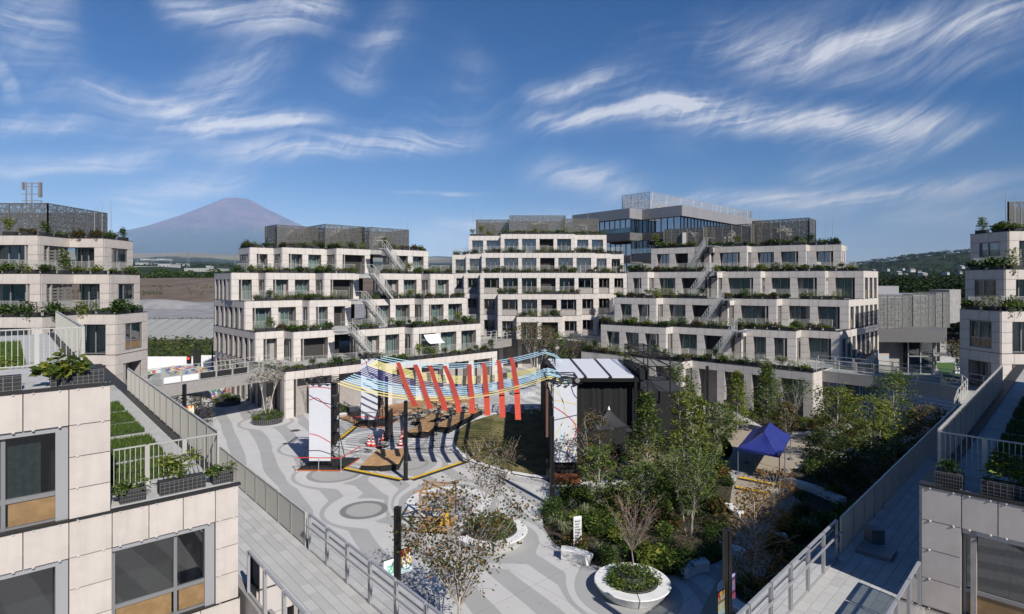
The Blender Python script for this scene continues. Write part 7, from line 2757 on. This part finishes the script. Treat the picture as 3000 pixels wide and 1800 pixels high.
# ---- wooden frame kiosk
KT = thing('timber_hut', 'open timber framed hut with yellow cushion beside the ring bench', 'timber hut', (-4.2, 31.6, 0))
WOODL = mat('light timber', (.36, .22, .105), .65, var=.15, scale=6)
kx, ky = -4.9, 30.9
for (x, y) in ((kx, ky), (kx + 1.6, ky - .2), (kx + 1.75, ky + 1.5), (kx + .1, ky + 1.7)):
    m = MB(); m.beam((x, y, 0), (x, y, 2.15), .09); part(KT, 'post', m, WOODL)
m = MB(); q = [Vector((kx, ky, 0)), Vector((kx + 1.6, ky - .2, 0)), Vector((kx + 1.75, ky + 1.5, 0)), Vector((kx + .1, ky + 1.7, 0))]
for i in range(4):
    for z in (.18, 1.3, 2.15): m.beam(q[i] + Vector((0, 0, z)), q[(i + 1) % 4] + Vector((0, 0, z)), .08)
m.beam(q[0] + Vector((-.3, -.2, 2.25)), q[2] + Vector((.3, .3, 2.25)), .07); m.beam(q[1] + Vector((.3, -.2, 2.2)), q[3] + Vector((-.2, .2, 2.2)), .07)
m.beam(q[0] + Vector((.1, 0, .2)), q[1] + Vector((0, 0, 1.3)), .06)
part(KT, 'beam', m, WOODL)
m = MB(); m.prism([p.to_2d() for p in q], .2, .26); part(KT, 'floor', m, WOODL)
m = MB(); m.box(kx + 1.0, ky + .4, .26, kx + 1.5, ky + 1.2, .62); part(KT, 'cushion', m, mat('yellow cushion', (.72, .42, .02), .7))
m = MB(); m.box(kx + .9, ky + .9, .3, kx + .96, ky + 1.5, 1.9); part(KT, 'panel', m, mat('pale violet panel', (.5, .48, .58), .6))

# ---- textile arch sculpture beyond the draped bridge
AT = thing('arch_sculpture', 'arched sculpture of multicoloured stacked strips beyond the draped footbridge', 'sculpture', (-38.6, 66.5, 0))
cols = [mat('strip colour %d' % i, c, .7) for i, c in enumerate(((.5, .12, .08), (.10, .16, .42), (.62, .6, .52), (.55, .36, .12), (.15, .3, .2), (.68, .68, .68), (.35, .42, .5)))]
rs = random.Random(8)
mbs = [MB() for _ in cols]
for i in range(56):
    t0 = math.pi * i / 56
    for j in range(9):
        k = rs.randrange(len(cols)); f = j / 9
        r = 5.4; c = Vector((-38.9 + r * math.cos(t0) * .95, 65.2 + j * .42 + .6 * math.cos(t0), 3.35 * math.sin(t0)))
        d = Vector((-math.sin(t0) * r * .95, 0, 3.35 * math.cos(t0))).normalized()
        mbs[k].obox(c, d * rs.uniform(.1, .24), Vector((0, .23, 0)), Vector((d.z, 0, -d.x)) * rs.uniform(.08, .2))
for k, mb in enumerate(mbs): part(AT, 'strip_layer', mb, cols[k], kind='stuff')

# ---- cafe deck, tables and chairs beyond the canopy
DECK = mat('brown deck board', (.30, .165, .075), .7, col2=(.38, .22, .11), scale=5, objvar=.15)
DT_ = thing('timber_deck', 'brown timber deck in front of the terraced block arcade', 'deck', (-8, 64, 0))
d0 = PB(3.5, -11.2); dd = mB; db = -bB
_dk = MB(); _dk.box(-.5, -.5, -.5, .5, .5, .5); dkm = _dk.data('deck_board', DECK)
for i in range(14):
    for j in range(5):
        c = d0 + dd * (2.9 * j + 1.4) + db * (.32 * i + .16)
        inst(DT_, 'deck_board', dkm, (c.x, c.y, .14), math.atan2(dd.y, dd.x), (2.86, .3, .1))
TBW = mat('pale table top', (.5, .42, .3), .6)


def table_set():
    T = thing('cafe_table', 'small pale table with crossed legs on the plaza beside the deck', 'table', (0, 0, 0), 'cafe tables beside the deck')
    m = MB(); m.box(-.4, -.3, .68, .4, .3, .72); part(T, 'table_top', m, TBW)
    m = MB(); m.beam((-.35, -.25, 0), (.35, -.25, .68), .03); m.beam((.35, -.25, 0), (-.35, -.25, .68), .03); m.beam((-.35, .25, 0), (.35, .25, .68), .03); m.beam((.35, .25, 0), (-.35, .25, .68), .03); part(T, 'leg', m, BLACKM)
    return T


def chair_set(lab, grp):
    T = thing('folding_chair', lab, 'chair', (0, 0, 0), grp)
    m = MB(); m.box(-.2, -.2, .42, .2, .2, .45); part(T, 'seat', m, TBW)
    m = MB(); m.box(-.2, .19, .62, .2, .215, .82); part(T, 'backrest', m, TBW)
    for s in (-1, 1):
        m = MB(); m.beam((.19 * s, -.2, 0), (.19 * s, .22, .82), .025); m.beam((.19 * s, .2, 0), (.19 * s, -.18, .44), .025); part(T, 'leg', m, BLACKM)
    return T


t0, ch0 = table_set(), chair_set('pale folding chair at the cafe tables beside the deck', 'folding chairs at the cafe tables')
first = [True, True]
rs = random.Random(12)
for i in range(4):
    for j in range(4):
        c = d0 + dd * (5.0 + 2.0 * i + rs.uniform(-.2, .2)) + db * (5.6 + 1.35 * j)
        if j == 3 and i < 1: continue
        rz = rs.uniform(-.3, .3) + math.atan2(dd.y, dd.x)
        if first[0]: t0.location = (c.x, c.y, 0); t0.rotation_euler = (0, 0, rz); first[0] = False
        else: copy_tree(t0, (c.x, c.y, 0), rz)
        for s in (-1, 1):
            q = c + dd * (.62 * s); r2 = rz + (math.pi / 2 if s < 0 else -math.pi / 2)
            if first[1]: ch0.location = (q.x, q.y, 0); ch0.rotation_euler = (0, 0, r2); first[1] = False
            else: copy_tree(ch0, (q.x, q.y, 0), r2)
ch1 = chair_set('pale folding chair at the edge of the round lawn', 'folding chairs on the lawn edge')
for i in range(7):
    p = (0.2 + (i % 4) * .85 + rs.uniform(-.1, .1), 58.4 - (i // 4) * 1.1 + (i % 2) * .3)
    if i == 0: ch1.location = (*p, .03)
    else: copy_tree(ch1, (*p, .03), rs.uniform(-.6, .6))
# silver covered planter and stone near the lawn top
m = MB(); rs = random.Random(3)
m.lathe((6.6 - 7.0 + 1.8, 69, 0), [(1.5, 0), (1.45, .5), (1.1, .62), (.2, .66)], 20)
single('covered_bench', 'silver sheeted round bench behind the ribbon canopy', 'bench', m, mat('silver sheet', (.55, .56, .58), .35, metal=.3, var=.2, scale=3))
# entrance steps by the wooden doors
ES = thing('entrance_stair', 'short concrete stair with handrail by the wooden doors', 'stairs', (0, 0, 0))
ES.location = (0, 0, 0)
m = MB(); s0 = PB(2.6, -9.7)
for i in range(5):
    m.ext(s0 + mB * (.3 * i), s0 + mB * (.3 * i + .3), 0, 1.3, 0.01, .17 * (i + 1))
part(ES, 'steps', m, WHITEC)
m = MB()
for o in (0.0, 1.25):
    a, b = s0 + bB * o, s0 + mB * 1.5 + bB * o
    m.beam((a.x, a.y, 1.0), (b.x, b.y, 1.85), .04)
    for k in range(4):
        q = a.lerp(b, k / 3); m.beam((q.x, q.y, .1), (q.x, q.y, 1.0 + .28 * k), .03)
part(ES, 'handrail', m, FRAME_L)


# ---- one visitor by the arcade door
def person(label, x, y, z, face, shirt, trousers):
    T = thing('person', label, 'person', (x, y, z))
    T.rotation_euler = (0, 0, face)
    J = {'pel': (0, 0, .92, .13), 'wai': (0, .01, 1.08, .115), 'che': (0, .01, 1.30, .15), 'nek': (0, 0, 1.45, .055), 'hd1': (0, -.015, 1.54, .075), 'hd2': (0, -.02, 1.63, .085), 'hd3': (0, -.01, 1.70, .055)}
    for s, n in ((-1, 'l'), (1, 'r')):
        J[n + 'hip'] = (.09 * s, 0, .86, .095); J[n + 'kne'] = (.10 * s, -.02, .48, .06); J[n + 'ank'] = (.10 * s, .02, .09, .042); J[n + 'toe'] = (.11 * s, -.13, .035, .035)
        J[n + 'sho'] = (.19 * s, .01, 1.38, .06); J[n + 'elb'] = (.26 * s, -.03, 1.12, .043); J[n + 'wri'] = (.15 * s, -.27, 1.26, .03); J[n + 'han'] = (.10 * s, -.33, 1.33, .034)
    E = [('pel', 'wai'), ('wai', 'che'), ('che', 'nek'), ('nek', 'hd1'), ('hd1', 'hd2'), ('hd2', 'hd3')]
    for n in 'lr':
        E += [('pel', n + 'hip'), (n + 'hip', n + 'kne'), (n + 'kne', n + 'ank'), (n + 'ank', n + 'toe'), ('che', n + 'sho'), (n + 'sho', n + 'elb'), (n + 'elb', n + 'wri'), (n + 'wri', n + 'han')]
    ks = list(J)
    me = bpy.data.meshes.new('body')
    me.from_pydata([J[k][:3] for k in ks], [(ks.index(a), ks.index(b)) for a, b in E], [])
    o = bpy.data.objects.new('body', me); COL.objects.link(o); o.parent = T
    sk = o.modifiers.new('skin', 'SKIN')
    for i, k in enumerate(ks):
        v = me.skin_vertices[0].data[i]; v.radius = (J[k][3], J[k][3]); v.use_root = k == 'pel'
    sb = o.modifiers.new('sub', 'SUBSURF'); sb.levels = 1; sb.render_levels = 2
    M = bpy.data.materials.new('clothes and skin'); M.use_nodes = True
    t = NT(M.node_tree); bs = M.node_tree.nodes['Principled BSDF']; bs.inputs['Roughness'].default_value = .8
    tcn = t.n('ShaderNodeTexCoord'); sp = t.n('ShaderNodeSeparateXYZ'); t.l(tcn.outputs['Object'], sp.inputs[0])
    h = sp.outputs[2]
    c = t.mix(t.smooth(h, .98, .99), trousers, shirt)
    c = t.mix(t.smooth(h, 1.455, 1.46), c, (.42, .26, .18))
    c = t.mix(t.m('SUBTRACT', 1.0, t.smooth(h, .075, .085)), c, (.7, .7, .7))
    t.l(c, bs.inputs['Base Color'])
    me.materials.append(M)
    hm = MB(); hm.lathe((0, .012, 1.60), [(.092, -.02), (.098, .06), (.075, .13), (.02, .155), (0, .156)], 14)
    ho = bpy.data.objects.new('hair', hm.data('hair', mat('black hair', (.012, .011, .01), .5), smooth=True)); COL.objects.link(ho); ho.parent = T
    for n in 'lr':
        s = -1 if n == 'l' else 1
        fm = MB()
        for k in range(4):
            fm.tube([(.10 * s + (k - 1.5) * .017, -.34, 1.34), (.09 * s + (k - 1.5) * .017, -.375, 1.385 - .004 * abs(k - 1)), (.075 * s + (k - 1.5) * .015, -.36, 1.41)], [.009, .008, .007], 5)
        fm.tube([(.08 * s, -.33, 1.32), (.05 * s, -.345, 1.36)], [.011, .008], 5)
        part_ = bpy.data.objects.new('fingers', fm.data('fingers', mat('skin ' + n, (.42, .26, .18), .6), smooth=True)); COL.objects.link(part_); part_.parent = T
    pm = MB(); pm.box(-.075, -.375, 1.36, .075, -.36, 1.45)
    single_ = bpy.data.objects.new('held_phone', pm.data('held_phone', BLACKM)); COL.objects.link(single_)
    single_.location = (x, y, z); single_.rotation_euler = (0, 0, face)
    tag(single_, 'dark phone held up by the visitor at the arcade door', 'phone')
    return T


pp = PB(7.4, -11.7)
person('person in teal top and black trousers holding up a phone by the arcade doors', pp.x, pp.y, .19, math.radians(35), (.05, .16, .17), (.012, .012, .014))
